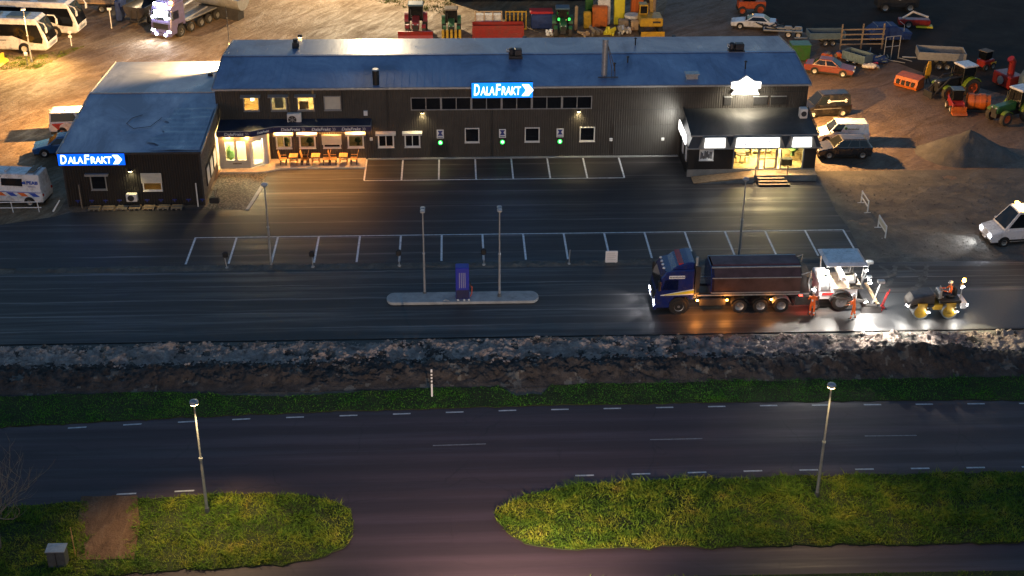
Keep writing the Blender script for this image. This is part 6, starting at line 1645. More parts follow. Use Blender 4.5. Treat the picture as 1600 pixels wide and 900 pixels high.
# ------------------------------------------------------------------ people
def person(label, loc, rz, J, shade='hivis', pants='hivis', group='road workers', helmet=True):
    """J: joint positions; one continuous skin-grown body"""
    E_ = [('pelvis', 'waist'), ('waist', 'chest'), ('chest', 'neck'), ('neck', 'chin'), ('chin', 'head'), ('head', 'crown')]
    rad = dict(pelvis=.15, waist=.135, chest=.165, neck=.06, chin=.08, head=.098, crown=.075, hip=.095, knee=.065, ankle=.048, heel=.05, toe=.04, sho=.075, elb=.05, wri=.034, palm=.036)
    for s in 'lr':
        E_ += [('pelvis', 'hip' + s), ('hip' + s, 'knee' + s), ('knee' + s, 'ankle' + s), ('ankle' + s, 'toe' + s), ('chest', 'sho' + s), ('sho' + s, 'elb' + s), ('elb' + s, 'wri' + s), ('wri' + s, 'palm' + s)]
        w, e = Vector(J['wri' + s]), Vector(J['elb' + s]); d = (w - e).normalized(); sd = d.cross(Vector((1, 0, .01))).normalized()
        J['palm' + s] = tuple(w + d * .07)
        for i, (off, ln) in enumerate(((-.03, .085), (-.01, .095), (.012, .09), (.032, .07))):
            k1 = w + d * .11 + sd * off; k2 = k1 + d * ln * .6 + Vector((.02, 0, -.02))
            J['f%d%s' % (i, s)] = tuple(k1); J['g%d%s' % (i, s)] = tuple(k2)
            E_ += [('palm' + s, 'f%d%s' % (i, s)), ('f%d%s' % (i, s), 'g%d%s' % (i, s))]
        k1 = w + d * .05 - sd * .05; J['th' + s] = tuple(k1); J['ti' + s] = tuple(k1 + d * .05 - sd * .01); E_ += [('palm' + s, 'th' + s), ('th' + s, 'ti' + s)]
    names = list(J.keys()); idx = {n: i for i, n in enumerate(names)}
    me = bpy.data.meshes.new('person'); me.from_pydata([J[n] for n in names], [(idx[a], idx[b_]) for a, b_ in E_], [])
    o = bpy.data.objects.new('tmp', me); COL.objects.link(o)
    md = o.modifiers.new('s', 'SKIN'); md.use_smooth_shade = True; md.branch_smoothing = .4
    sv_ = me.skin_vertices[0].data
    for n in names:
        key = n[:-1] if n[-1] in 'lr' and n[:-1] in rad else n
        r_ = rad.get(key, .0095 if n[0] in 'fgt' else .05)
        sv_[idx[n]].radius = (r_, r_ * (.8 if key in ('chest', 'waist', 'pelvis') else 1))
        sv_[idx[n]].use_root = (n == 'pelvis')
    sb = o.modifiers.new('d', 'SUBSURF'); sb.levels = 1; sb.render_levels = 1
    dg = bpy.context.evaluated_depsgraph_get()
    bm_ = bpy.data.meshes.new_from_object(o.evaluated_get(dg)); bm_.name = 'body'
    bpy.data.objects.remove(o)
    for mname in (shade, pants, 'reflective', 'skin', 'boots'): bm_.materials.append(MATS[mname])
    bones = [(a, b_, Vector(J[a]), Vector(J[b_])) for a, b_ in E_]
    for p in bm_.polygons:
        c = p.center; best = None
        for a, b_, A, B_ in bones:
            ab = B_ - A; tt_ = max(0, min(1, (c - A).dot(ab) / max(1e-9, ab.length_squared))); dd = (A + ab * tt_ - c).length
            if best is None or dd < best[0]: best = (dd, a, b_, tt_)
        _, a, b_, tt_ = best; m_ = 0
        if a in ('neck', 'chin', 'head') or a[:3] in ('wri', 'pal') or a[0] == 'f' or a[:2] == 'th': m_ = 3
        elif a[:5] == 'ankle' or (a[:4] == 'knee' and tt_ > .85): m_ = 4
        elif a[:3] == 'hip' or a[:4] == 'knee': m_ = 2 if (a[:4] == 'knee' and .3 < tt_ < .5) else 1
        elif a == 'pelvis' and b_[:3] == 'hip': m_ = 1
        elif (a == 'waist' and .35 < tt_ < .6) or (a[:3] == 'elb' and .3 < tt_ < .5): m_ = 2
        p.material_index = m_; p.use_smooth = True
    t = thing('person', label, 'person', loc, rz, group)
    b_ = bpy.data.objects.new('body', bm_); COL.objects.link(b_); b_.parent = t
    h = Vector(J['head'])
    q = MB(); q.cyl(h + Vector((.09, 0, -.035)), h + Vector((.125, 0, -.045)), .018, .01, 6)
    q.build('nose', 'skin', t)
    q = MB()
    for s in (-1, 1): q.lathe([(.001, -.008), (.011, 0), (.001, .008)], 6, (h.x + .09, s * .034, h.z), 'x')
    q.build('eye', 'boots', t)
    q = MB(); q.box(h.x + .075, h.x + .088, -.025, .025, h.z - .085, h.z - .075); q.build('mouth', 'lens_red', t)
    q = MB()
    for s in (-1, 1): q.lathe([(.001, -.01), (.025, 0), (.001, .01)], 8, (h.x, s * .1, h.z - .01), 'y')
    q.build('ear', 'skin', t)
    q = MB(); q.lathe([(.128, .0), (.13, .03), (.115, .09), (.07, .13), (.0, .145)], 14, (h.x, 0, h.z + .03)); q.box(h.x + .08, h.x + .18, -.08, .08, h.z + .03, h.z + .045)
    q.build('helmet' if helmet else 'cap', 'sign_white' if helmet else 'cloth_dark', t, True)
    return t
def stand(step=.12, armf=.1, lean=0.0, arml=None, armr=None):
    L = lean
    J = dict(pelvis=(0, 0, .95), waist=(L * .3, 0, 1.12), chest=(L * .8, 0, 1.36), neck=(L, 0, 1.52), chin=(L + .02, 0, 1.58), head=(L + .03, 0, 1.68), crown=(L + .02, 0, 1.76),
             hipl=(0, .1, .90), kneel=(step * .6, .11, .5), anklel=(step * .8, .12, .09), toel=(step * .8 + .18, .13, .045), hipr=(0, -.1, .90), kneer=(-step * .2, -.11, .5), ankler=(-step, -.12, .09), toer=(-step + .18, -.13, .045),
             shol=(L * .9, .19, 1.43), shor=(L * .9, -.19, 1.43))
    J['elbl'] = arml[0] if arml else (L * .8 + .02, .26, 1.16); J['wril'] = arml[1] if arml else (L * .8 + .15, .25, .95)
    J['elbr'] = armr[0] if armr else (L * .8 + .02, -.26, 1.16); J['wrir'] = armr[1] if armr else (L * .8 + .15, -.25, .95)
    return J
person('worker in orange hi-vis standing beside the truck tail and paver hopper', (22.5, 75.85, .075), R(80), stand(.1, 0, .03, ((.12, .28, 1.2), (.32, .22, 1.25)), ((.1, -.27, 1.2), (.28, -.2, 1.1))))
person('worker in orange hi-vis standing in the floodlight at the paver screed', (25.05, 75.4, .085), R(150), stand(.14, 0, .06, ((.15, .3, 1.2), (.38, .28, 1.1)), ((.12, -.3, 1.2), (.36, -.26, 1.05))))
def seated(z, arm=.35):
    return dict(pelvis=(0, 0, z), waist=(-.02, 0, z + .18), chest=(-.02, 0, z + .42), neck=(0, 0, z + .58), chin=(.03, 0, z + .64), head=(.04, 0, z + .74), crown=(.02, 0, z + .82),
                hipl=(.05, .11, z - .02), kneel=(.45, .14, z + .02), anklel=(.50, .14, z - .40), toel=(.68, .14, z - .43), hipr=(.05, -.11, z - .02), kneer=(.45, -.14, z + .02), ankler=(.50, -.14, z - .40), toer=(.68, -.14, z - .43),
                shol=(-.02, .19, z + .48), elbl=(.14, .27, z + .24), wril=(.14 + arm * .7, .2, z + .30), shor=(-.02, -.19, z + .48), elbr=(.14, -.27, z + .24), wrir=(.14 + arm * .7, -.2, z + .30))
person('driver in orange hi-vis seated on the road roller', (30.3 + .98, 75.95, .08), PI, seated(1.5, .5), 'hivis', 'cloth_dark')
person('truck driver in orange seen through the cab side window', (12.45 + 1.15, 77.3, .07), PI, seated(1.75, .4), 'hivis', 'cloth_dark', helmet=False)
light('POINT', (-.7, .75, 2.7), 26, (1, .6, .3), cb, .05)

# ------------------------------------------------------------------ tractors and machines
def tractor(label, loc, rz, paint, rim='rim_orange', loader=None, roof='paint_white', sc_=1.0, hood=None):
    t = thing('tractor', label, 'tractor', loc, rz); t.scale = (sc_,) * 3
    for s in (-1, 1):
        wheel(t, -1.0, s * .9, .85, .5, rim, 'tyre_dusty', 22); wheel(t, 1.45, s * .82, .6, .4, rim, 'tyre_dusty', 20)
        q = MB(); pts = [(-1.0 + .98 * math.cos(a), .85 + .98 * math.sin(a)) for a in np.linspace(.25, 2.6, 10)] + [(-1.0 + .92 * math.cos(a), .85 + .92 * math.sin(a)) for a in np.linspace(2.6, .25, 10)]
        q.prism(pts, s * .9 - .27, s * .9 + .27, 'y'); q.build('fender', paint, t)
        q = MB(); pts = [(1.45 + .7 * math.cos(a), .6 + .7 * math.sin(a)) for a in np.linspace(.7, 2.5, 7)] + [(1.45 + .66 * math.cos(a), .6 + .66 * math.sin(a)) for a in np.linspace(2.5, .7, 7)]
        q.prism(pts, s * .82 - .2, s * .82 + .2, 'y'); q.build('fender', paint, t)
    q = MB(); q.prism([(-.05, 1.0), (2.1, .95), (2.2, 1.3), (2.0, 1.6), (-.05, 1.75)], -.38, .38, 'y', bev=.08); q.build('bonnet', hood or paint, t)
    q = MB(); q.box(2.15, 2.22, -.3, .3, 1.0, 1.4); q.build('grille', 'black_plastic', t)
    q = MB(); q.box(-1.5, 2.1, -.3, .3, .55, .98); q.build('chassis', 'steel_dark', t)
    b0 = [(-1.35, -.72, 1.2), (-.02, -.72, 1.2), (-.02, .72, 1.2), (-1.35, .72, 1.2)]; b1 = [(-1.45, -.68, 2.65), (-.15, -.68, 2.65), (-.15, .68, 2.65), (-1.45, .68, 2.65)]
    q = MB(); q.loft([b0, b1]); q.build('cab_glass', 'glass_dark', t)
    q = MB()
    for a, b_ in zip(b0, b1): q.tube([a, b_], .045, 5)
    q.build('cab_pillar', 'black_plastic', t)
    q = MB(); q.bbox(-1.6, 0.0, -.8, .8, 2.66, 2.86, .09); q.build('cab_roof', roof, t)
    q = MB(); q.tube([(.3, -.5, 1.6), (.3, -.5, 2.5)], .05, 6); q.build('exhaust', 'steel_dark', t)
    for s in (-1, 1):
        q = MB(); q.bbox(2.1, 2.2, s * .24 - .08, s * .24 + .08, 1.42, 1.52, .02); q.build('headlight', 'lens_clear', t)
    if loader:
        q = MB()
        for s in (-1, 1): q.tube([(-.1, s * .55, 1.9), (1.2, s * .55, 1.85), (2.5, s * .55, .7), (2.9, s * .55, .4)], .09, 6)
        q.build('loader_arm', loader, t)
        q = MB(); q.box(2.88, 3.0, -.6, .6, .15, .75); q.build('loader_frame', 'steel_dark', t)
    return t
ha = math.atan2(-1.08, -3.17)
tractor('green tractor with front loader frame beside the orange bucket', (45.2, 116.6, 0), ha, 'paint_lime', loader='steel_dark', hood='black_plastic')
tractor('green tractor cut off by the right edge, nearest of the row', (48.0, 110.2, 0), ha + R(6), 'paint_lime', loader=None, hood='paint_green')
tr = tractor('red tractor with wide plough facing the hall roof', (-4.0, 136.2, 0), R(-90), 'paint_red', 'paint_red', roof='paint_bluegrey')
q = MB(); q.prism([(2.7, .1), (2.95, .1), (2.8, .55), (2.95, 1.0), (2.75, 1.0), (2.62, .5)], -1.75, 1.75, 'y'); q.build('plough', 'paint_red', tr)
t8 = tractor('small green tractor with yellow forks behind the hall', (-.4, 136.0, 0), R(-90), 'paint_green', roof='wood_grey', sc_=.85)
q = MB()
for k in range(5): q.bbox(2.5, 2.8, -1.15 + .5 * k, -.85 + .5 * k, .1, 1.2, .05)
q.build('fork_tine', 'paint_yellow', t8)
tractor('blue-roofed tractor with lit lamps behind the hall roof', (10.9, 135.6, 0), R(-92), 'paint_green', roof='paint_bluegrey', sc_=.9)
for i, s in enumerate((-.45, .5)):
    q = MB(); q.bbox(-.1, .1, -.08, .08, 0, .25, .03); tag(q.build('work_light', 'green_glow', None, loc=(10.9 + s * 1.1, 134.2, 1.75)), ['greenish lamp lit on the left of the blue-roofed tractor', 'greenish lamp lit on the right of the blue-roofed tractor'][i], 'lamp')
# compact red loader
t = thing('compact_loader', 'small red compact loader in front of the tractors', 'loader', (43.9, 112.6, 0), ha + R(70))
q = MB(); q.prism([(-.9, .3), (.7, .3), (.9, .8), (.4, 1.0), (-.9, 1.15)], -.5, .5, 'y', bev=.06); q.build('body', 'paint_red', t)
q = MB(); q.bbox(-.5, .35, -.48, .48, 1.0, 1.95, .08); q.build('cab_glass', 'glass_dark', t); q = MB(); q.bbox(-.6, .45, -.52, .52, 1.955, 2.05, .04); q.build('cab_roof', 'paint_bluegrey', t)
for s in (-1, 1):
    q = MB(); q.tube([(-.4, s * .5, 1.1), (.7, s * .5, .9), (1.1, s * .5, .4)], .07, 6); q.build('arm', 'paint_red', t)
q = MB(); q.prism([(1.0, .08), (1.6, .08), (1.5, .2), (1.15, .3), (1.15, .7), (1.0, .7)], -.65, .65, 'y'); q.build('bucket', 'paint_orange', t)
for x in (-.6, .55):
    for s in (-1, 1): wheel(t, x, s * .55, .32, .25, 'rim_white', 'tyre_dusty')
# orange bucket with slots
t = thing('loader_bucket', 'orange slotted bucket lying on the ground left of the green tractor', 'bucket', (41.6, 118.7, 0), ha + R(25))
q = MB(); q.prism([(-.7, .05), (.6, .05), (.75, .35), (.45, 1.0), (-.65, 1.15), (-.75, 1.1), (.38, .92), (.6, .35), (.5, .14), (-.7, .14)], -1.1, 1.1, 'y'); q.build('shell', 'paint_orange', t)
for s in (-1, 1):
    q = MB(); q.prism([(-.7, .05), (.6, .05), (.75, .35), (.45, 1.0), (-.65, 1.15)], s * 1.12 - .03, s * 1.12 + .03, 'y'); q.build('side_plate', 'paint_orange', t)
q = MB()
for k in range(4): q.box(.62, .80, -.9 + .5 * k, -.6 + .5 * k, .35, .75)
q.build('slot', 'black_plastic', t)
t = thing('yellow_seat_frame', 'yellow upright shield on a dark frame beside the orange bucket', 'implement', (43.4, 119.2, 0), ha)
q = MB(); q.prism([(-.25, .7), (.25, .6), (.3, 1.5), (.1, 2.3), (-.15, 2.3), (-.3, 1.5)], -.08, .08, 'y', bev=.03); q.build('shield', 'paint_yellow', t)
q = MB(); q.tube([(.3, 0, 0), (.5, 0, 1.2), (.35, 0, 1.9)], .05, 6); q.tube([(-.3, .4, 0), (0, .1, .9)], .05, 6); q.tube([(-.3, -.4, 0), (0, -.1, .9)], .05, 6); q.build('frame', 'steel_dark', t)
# orange drum mower
t = thing('drum_implement', 'orange ribbed drum implement between the two green tractors', 'implement', (45.9, 112.5, 0), ha + R(60))
q = MB(); q.lathe([(.3, -1.0), (.72, -1.0), (.72, -.5), (.66, -.48), (.66, .0), (.72, .02), (.72, .5), (.66, .52), (.66, .9), (.3, .9)], 18, (0, 0, .85), 'y'); q.build('drum', 'paint_orange', t, True); q = MB(); q.box(-.5, .5, -1.1, 1.1, 0, .25); q.build('frame', 'steel_dark', t)
# red snow blower
t = thing('snow_blower', 'tall red snow blower at the right edge behind the tractors', 'blower', (50.8, 118.7, 0), ha)
q = MB(); q.bbox(-.8, .8, -1.2, 1.2, .1, 1.3, .1); q.build('housing', 'paint_red', t); q = MB(); q.tube([(0, .2, 1.2), (0, .2, 2.4), (.3, .2, 2.75)], .33, 10); q.build('chute', 'paint_red', t, True); q = MB(); q.lathe([(.1, 0), (.4, .02), (.4, .1), (.1, .12)], 14, (.82, 0, .7), 'x'); q.build('rotor', 'galv', t)
t = thing('white_tank', 'pale rounded tank at the right edge beside the red blower', 'tank', (52.3, 116.8, 0))
q = MB(); q.lathe([(.2, 0), (1.1, .1), (1.25, .6), (1.2, 1.6), (.9, 2.2), (.3, 2.5)], 16); q.build('shell', 'paint_bluegrey', t, True); q = MB(); q.cyl((0, 0, 2.45), (0, 0, 2.7), .25, .25, 10); q.build('lid', 'black_plastic', t)
# excavator
t = thing('excavator', 'yellow excavator with raised boom behind the hall roof', 'excavator', (19.9, 136.2, 0), R(90))
for s in (-1, 1):
    q = MB(); q.prism([(-1.3, .0), (1.3, .0), (1.6, .35), (1.3, .75), (-1.3, .75), (-1.6, .35)], s * .95 - .22, s * .95 + .22, 'y'); q.build('track', 'rubber', t)
q = MB(); q.bbox(-1.4, 1.0, -1.15, 1.15, .8, 1.7, .1); q.build('house', 'paint_yellow', t)
q = MB(); q.bbox(-.1, 1.05, .25, 1.13, 1.705, 2.75, .06); cbx = q.build('cab_frame', 'paint_yellow', t)
q = MB(); q.box(-.11, -.1 + .0, .35, 1.03, 1.85, 2.6); q.box(.05, .9, 1.132, 1.142, 1.85, 2.6); q.build('cab_window', 'glass_dark', cbx)
q = MB(); q.prism([(.8, 1.3), (1.1, 1.2), (2.3, 3.6), (3.6, 4.1), (3.6, 4.4), (2.1, 3.95)], -.45, -.1, 'y'); q.build('boom', 'paint_yellow', t)
q = MB(); q.prism([(3.3, 4.4), (3.7, 4.3), (4.6, 2.4), (4.35, 2.3)], -.4, -.15, 'y'); q.build('stick', 'paint_yellow', t); q = MB(); q.prism([(4.2, 2.4), (4.9, 2.3), (4.8, 1.5), (4.2, 1.7)], -.7, .15, 'y'); q.build('bucket', 'steel_dark', t)
q = MB(); q.prism([(-2.6, .0), (-2.3, .0), (-2.35, .5), (-2.6, .7)], -1.2, 1.2, 'y'); q.build('dozer_blade', 'paint_yellow', t)
q = MB(); q.box(-1.42, -1.405, -.9, -.1, 1.2, 1.4); q.build('lettering', 'steel_dark', t)
# ---- behind the hall: red bin, slatted trailer, stacked goods
t = thing('red_bin', 'long red open bin behind the hall roof', 'bin', (4.3, 134.9, 0))
q = MB(); q.box(-2.6, 2.6, -.75, -.7, .0, 1.25); q.box(-2.6, 2.6, .7, .75, .0, 1.25); q.box(-2.6, -2.55, -.7, .7, 0, 1.25); q.box(2.55, 2.6, -.7, .7, 0, 1.25); q.box(-2.55, 2.55, -.7, .7, .0, .1); q.build('shell', 'paint_red', t)
q = MB()
for z in (.4, .85, 1.2): q.box(-2.62, 2.62, -.80, -.753, z, z + .08)
q.build('rib', 'paint_red', t)
def crate(x, w, y, z0, h_, mat, lb, slats=4):
    t = thing('slatted_crate', lb, 'crate', (x, y, z0), 0, 'slatted crates behind the hall')
    for k in range(slats):
        q = MB(); X = -w / 2 + (w - .12) * k / (slats - 1); q.box(X, X + .12, -.5, -.46, 0, h_); q.build('post', mat, t)
    q = MB(); q.box(-w / 2, w / 2, -.55, -.505, h_ - .12, h_); q.box(-w / 2, w / 2, -.55, -.505, 0, .12); q.box(-w / 2, w / 2, -.5, .5, -.06, -.01); q.build('rail', mat, t)
    q = MB(); q.box(-w / 2 + .1, w / 2 - .1, -.3, .4, 0, h_ * .75); q.build('contents', 'tarp_white' if slats == 4 else 'steel_dark', t)
crate(3.4, 2.8, 137.3, .1, 1.9, 'wood_pale', 'pale slatted crate with white contents behind the red bin', 4); crate(6.2, 2.2, 137.2, .1, 1.9, 'paint_yellow', 'yellow-barred cage right of the pale crate', 6)
t = thing('covered_stack', 'stack under blue and red tarpaulin left of the blue-roofed tractor', 'stack', (8.9, 137.6, 0))
q = MB(); q.bbox(-1.1, 1.1, -.7, .7, 0, 1.6, .12); q.build('blue_cover', 'tarp_blue', t); q = MB(); q.bbox(-1.25, 1.15, -.75, .75, 1.6, 1.85, .08); q.build('red_cover', 'stripe_red', t)
barn = thing('back_shed', 'dark long shed wall at the top centre behind the yard', 'building', (6.7, 147, 0))
q = MB(); corr(q, -7.2, 8.0, 0, 7.5, 0, 'x', -1, .05); q.build('wall', 'cladding_wing', barn); q = MB(); corr(q, 0, 14, 0, 7.5, -7.2, 'y', -1, .05); q.build('wall', 'cladding_wing', barn); q = MB(); corr(q, 0, 14, 0, 7.5, 8.0, 'y', 1, .05); q.build('wall', 'cladding_wing', barn)
q = MB(); q.prism([(-.5, 7.4), (7, 8.6), (14.5, 7.4), (14.5, 7.55), (7, 8.75), (-.5, 7.55)], -7.6, 8.4, 'x'); q.build('roof', 'roof_sheet', barn); q = MB(); q.box(-1.5, 3.5, -.12, -.06, .2, 4.2); q.build('shed_door', 'cladding_door', barn)
# materials store: sacks, boxes, tyre
R4 = random.Random(21)
items = [(12.3, 136.5, .35, 2.6, .25, 'wood_pale', 'tall pale timber plank standing behind the hall'), (13.6, 137.2, .8, 1.8, .6, 'paint_yellow', 'yellow drum-like box behind the hall roof'), (15.4, 138.5, 1.3, 3.8, 1.0, 'tarp_white', 'white wrapped bale stack at the top edge'), (14.9, 137.8, 1.6, 2.2, 1.0, 'paint_orange', 'orange wrapped pallet below the white bale stack'), (17.0, 138.6, 1.1, 3.6, .9, 'stripe_yellow', 'bright yellow-orange sack stack at the top edge'), (18.9, 139.5, 1.3, 2.6, 1.0, 'stripe_orange', 'dark orange container right of the sack stack'), (13.9, 139.2, .8, 3.4, .8, 'paint_green', 'green box stack left of the white bale stack'), (20.4, 141.5, 1.6, 2.2, .8, 'wood_pale', 'pale crate at the top edge behind the excavator'), (17.2, 136.4, 1.0, 1.2, .6, 'wood_grey', 'grey crate among the goods behind the hall'), (21.6-3.2, 136.3, .9, 1.1, .5, 'wood_pale', 'pale wooden board stack left of the excavator')]
for x, y, w_, h_, d_, mt, lb in items:
    q = MB(); q.bbox(-w_ / 2, w_ / 2, -d_ / 2, d_ / 2, 0, h_, .12)
    q.v = [(a + .07 * math.sin(c * 3 + b_), b_ + .06 * math.sin(c * 2.3 + a * 4), c) for a, b_, c in q.v]
    tag(q.build('goods_stack', mt, None, True, (x, y, 0)), lb, 'goods')
small = [(9.3, 134.7, .35, .7, 'sign_white', 'left white canister beside the blue-roofed tractor'), (9.75, 134.7, .35, .7, 'sign_white', 'right white canister beside the blue-roofed tractor'), (12.9, 134.8, 1.3, .5, 'wood_pale', 'pile of pale boards right of the blue-roofed tractor'), (14.2, 135.0, 1.1, .8, 'wood_grey', 'brown timber frame pile behind the hall roof'), (15.8, 134.9, 1.1, .9, 'stripe_yellow', 'yellowish sack heap behind the steel chimney'), (16.9, 134.8, .9, 1.1, 'metal_light', 'shiny metal heap right of the steel chimney'), (17.6, 135.2, .5, .7, 'tarp_white', 'small white sack left of the excavator')]
for x, y, w_, h_, mt, lb in small:
    q = MB()
    for k in range(7):
        a = R4.uniform(0, 3.1); M = T(R4.uniform(-w_, w_) * .3, R4.uniform(-.2, .2), R4.uniform(0, h_ * .6)) @ Matrix.Rotation(a, 4, 'Z') @ Matrix.Rotation(R4.uniform(-.5, .5), 4, 'Y'); q.bbox(-w_ * .4, w_ * .4, -.1, .1, 0, h_ * .4, .03, 0, M)
    tag(q.build('scrap_pile', mt, None, False, (x, y, 0)), lb, 'pile')
q = MB(); q.lathe([(.45, -.15), (.75, -.17), (.8, 0), (.75, .17), (.45, .15)], 20, (0, 0, 0)); tag(q.build('tyre', 'tarp_white', None, True, (18.2, 137.4, 1.2)), 'large pale tyre lying on goods left of the excavator', 'tyre')
# ---- right yard scrap
def trailer(label, loc, rz, L, W, h_, mat, inner='tarp_blue', zb=.7, name='trailer'):
    t = thing(name, label, 'trailer', loc, rz)
    q = MB(); th = .05
    q.box(-L / 2, L / 2, -W / 2, -W / 2 + th, zb, zb + h_); q.box(-L / 2, L / 2, W / 2 - th, W / 2, zb, zb + h_); q.box(-L / 2, -L / 2 + th, -W / 2 + th, W / 2 - th, zb, zb + h_); q.box(L / 2 - th, L / 2, -W / 2 + th, W / 2 - th, zb, zb + h_); q.build('side_board', mat, t)
    q = MB(); q.box(-L / 2 + th, L / 2 - th, -W / 2 + th, W / 2 - th, zb, zb + .06); q.build('floor', inner, t)
    q = MB()
    k = -L / 2 + .1
    while k < L / 2 - .1:
        q.box(k, k + .07, -W / 2 - .04, -W / 2 - .002, zb, zb + h_ - .03); k += .55
    q.build('stake', mat, t)
    q = MB(); q.box(L / 2, L / 2 + 1.3, -.06, .06, zb - .2, zb - .1); q.box(-L / 2 + .2, L / 2 - .2, -.4, .4, zb - .2, zb - .01); q.build('drawbar', 'galv', t)
    for s in (-1, 1):
        for x in (-.4, .35): wheel(t, x - .2, s * (W / 2 - .12), .33, .2, 'rim_grey')
    return t
trailer('grey tipping trailer with ribbed sides behind the green tractor', (46.2, 124.3, 0), R(170), 4.4, 2.2, .75, 'pole_grey', 'pole_dark', .95)
trailer('white boat-shaped trailer behind the red sedan', (36.9, 131.4, 0), R(180), 3.6, 1.7, .6, 'paint_bluegrey', 'tarp_blue', .8)
trailer('pale green open skip right of the red sedan', (38.6, 125.6, 0), R(-50), 2.6, 1.4, .8, 'paint_bluegrey', 'wood_grey', .3)
t = thing('cattle_rack', 'wooden rail rack standing behind the skip', 'rack', (40.1, 129.6, 0), R(2))
for z in (.5, 1.0, 1.5, 2.0):
    q = MB(); q.box(-2.2, 2.2, -.05, .05, z, z + .13); q.build('rail', 'wood_grey', t)
for x in (-2.1, 0, 2.1):
    q = MB(); q.box(x - .07, x + .07, .052, .15, 0, 2.6); q.build('post', 'wood_grey', t)
t = thing('tarped_car', 'vehicle under a dark blue tarpaulin in the dark back yard', 'car', (43.6, 132.6, 0), R(4))
q = MB(); q.prism([(-2.1, .2), (2.1, .2), (2.2, .9), (1.2, 1.1), (.6, 1.65), (-1.4, 1.7), (-2.2, 1.1)], -.9, .9, 'y', bev=.12); q.build('tarpaulin', 'tarp_blue', t)
q = MB()
for k in range(3): q.tube([(-1.5 + 1.4 * k, -.92, .3), (-1.5 + 1.4 * k, -.7, 1.72), (-1.5 + 1.4 * k, .7, 1.72)], .02, 5)
q.build('strap', 'galv', t)
t = thing('mesh_rack', 'tall pale tube rack left of the grey trailer', 'rack', (42.3, 126.6, 0), R(15))
q = MB()
for x in (-.9, -.1, .7): q.cyl((x, 0, 0), (x, 0, 2.3), .045, .045, 6)
q.cyl((-.9, 0, 2.3), (.7, 0, 2.3), .045, .045, 6); q.cyl((-.9, 0, 1.3), (.7, 0, 1.3), .04, .04, 6); q.build('upright_frame', 'galv', t); q = MB(); q.cyl((-.9, 0, .1), (.5, -1.6, .1), .04, .04, 6); q.cyl((.7, 0, .1), (1.4, -1.4, .1), .04, .04, 6); q.build('foot_frame', 'galv', t)
t = thing('bicycle_heap', 'blue tangled metal heap right of the skip', 'pile', (40.9, 125.9, 0))
q = MB()
for k in range(14):
    a, b_ = R4.uniform(0, 6.3), R4.uniform(.2, .9); p = Vector((R4.uniform(-1, 1), R4.uniform(-.7, .7), R4.uniform(.1, .7))); q.tube([p, p + Vector((math.cos(a), math.sin(a), .4)) * b_], .05, 5)
q.build('tangled_tubes', 'paint_bluegrey', t); q = MB(); q.bbox(-.9, .7, -.6, .5, 0, .5, .1); q.build('base_crate', 'tarp_blue', t)
q = MB()
for k in range(9):
    M = T(R4.uniform(-.5, .5), R4.uniform(-.3, .3), R4.uniform(0, .3)) @ Matrix.Rotation(R4.uniform(0, 3), 4, 'Z') @ Matrix.Rotation(R4.uniform(-.6, .6), 4, 'X'); q.bbox(-.35, .35, -.25, .25, 0, .3, .08, R4.randint(0, 1), M)
tag(q.build('sack_heap', ['tarp_white', 'stripe_red'], None, False, (39.5, 123.9, 0)), 'heap of white and red sacks in front of the skip', 'heap')
q = MB()
for k in range(12):
    M = T(R4.uniform(-1.0, 1.0), R4.uniform(-.4, .4), R4.uniform(0, .35)) @ Matrix.Rotation(R4.uniform(0, 3), 4, 'Z'); q.bbox(-.3, .3, -.2, .2, 0, .35, .06, R4.randint(0, 2), M)
tag(q.build('junk_heap', ['wood_grey', 'stripe_orange', 'tarp_blue'], None, False, (36.8, 126.9, 0)), 'heap of junk boxes behind the red sedan', 'heap')
q = MB(); q.bbox(-.9, .9, -.7, .7, 0, 1.5, .05); q.box(-.95, .95, -.75, .75, 1.505, 1.58); tag(q.build('dark_container', 'paint_green', None, False, (33.3, 127.0, 0)), 'dark green bin at the corner behind the hall roof', 'bin')
q = MB()
for k in range(10):
    M = T(R4.uniform(-.6, .6), R4.uniform(-1.5, 1.5), R4.uniform(0, .5)) @ Matrix.Rotation(R4.uniform(0, 3), 4, 'Z') @ Matrix.Rotation(R4.uniform(-.6, .6), 4, 'Y'); q.box(-.5, .5, -.08, .08, 0, .1, 0, M)
tag(q.build('timber_scrap', 'wood_pale', None, False, (31.4, 126.5, 0)), 'loose timber scraps along the hall gable corner', 'pile')
# axle trailer, motorbikes and machines near the white coupe
t = thing('axle_trailer', 'bare two-axle trailer chassis right of the white coupe', 'trailer', (33.6, 134.2, 0), R(-12))
q = MB(); q.box(-2.3, 1.6, -.5, -.4, .55, .68); q.box(-2.3, 1.6, .4, .5, .55, .68); q.box(-2.3, -2.2, -.4, .4, .55, .68); q.box(1.5, 1.6, -.4, .4, .55, .68); q.build('frame', 'galv', t)
for x in (.2, 1.2):
    for s in (-1, 1):
        wheel(t, x, s * .75, .36, .2, 'rim_white'); q = MB(); q.prism([(x - .42, .65), (x + .42, .65), (x + .3, .8), (x - .3, .8)], s * .75 - .12, s * .75 + .12, 'y'); q.build('mudguard', 'galv', t)
t = thing('scrap_loader', 'old orange machine at the top edge behind the white coupe', 'machine', (31.5, 142.2, 0), R(178))
q = MB(); q.bbox(-1.5, 1.4, -.7, .7, .6, 1.4, .08); q.build('body', 'rim_orange', t); q = MB(); q.bbox(-.4, .9, -.6, .6, 1.405, 2.5, .06); q.build('cab', 'glass_dark', t); q = MB(); q.tube([(1.2, 0, 1.3), (2.2, 0, 2.2), (3.2, 0, 1.4)], .15, 7); q.build('arm', 'steel_dark', t)
for x in (-.9, 1.0):
    for s in (-1, 1): wheel(t, x, s * .8, .6 if x < 0 else .45, .35, 'rim_orange', 'tyre_dusty')
q = MB()
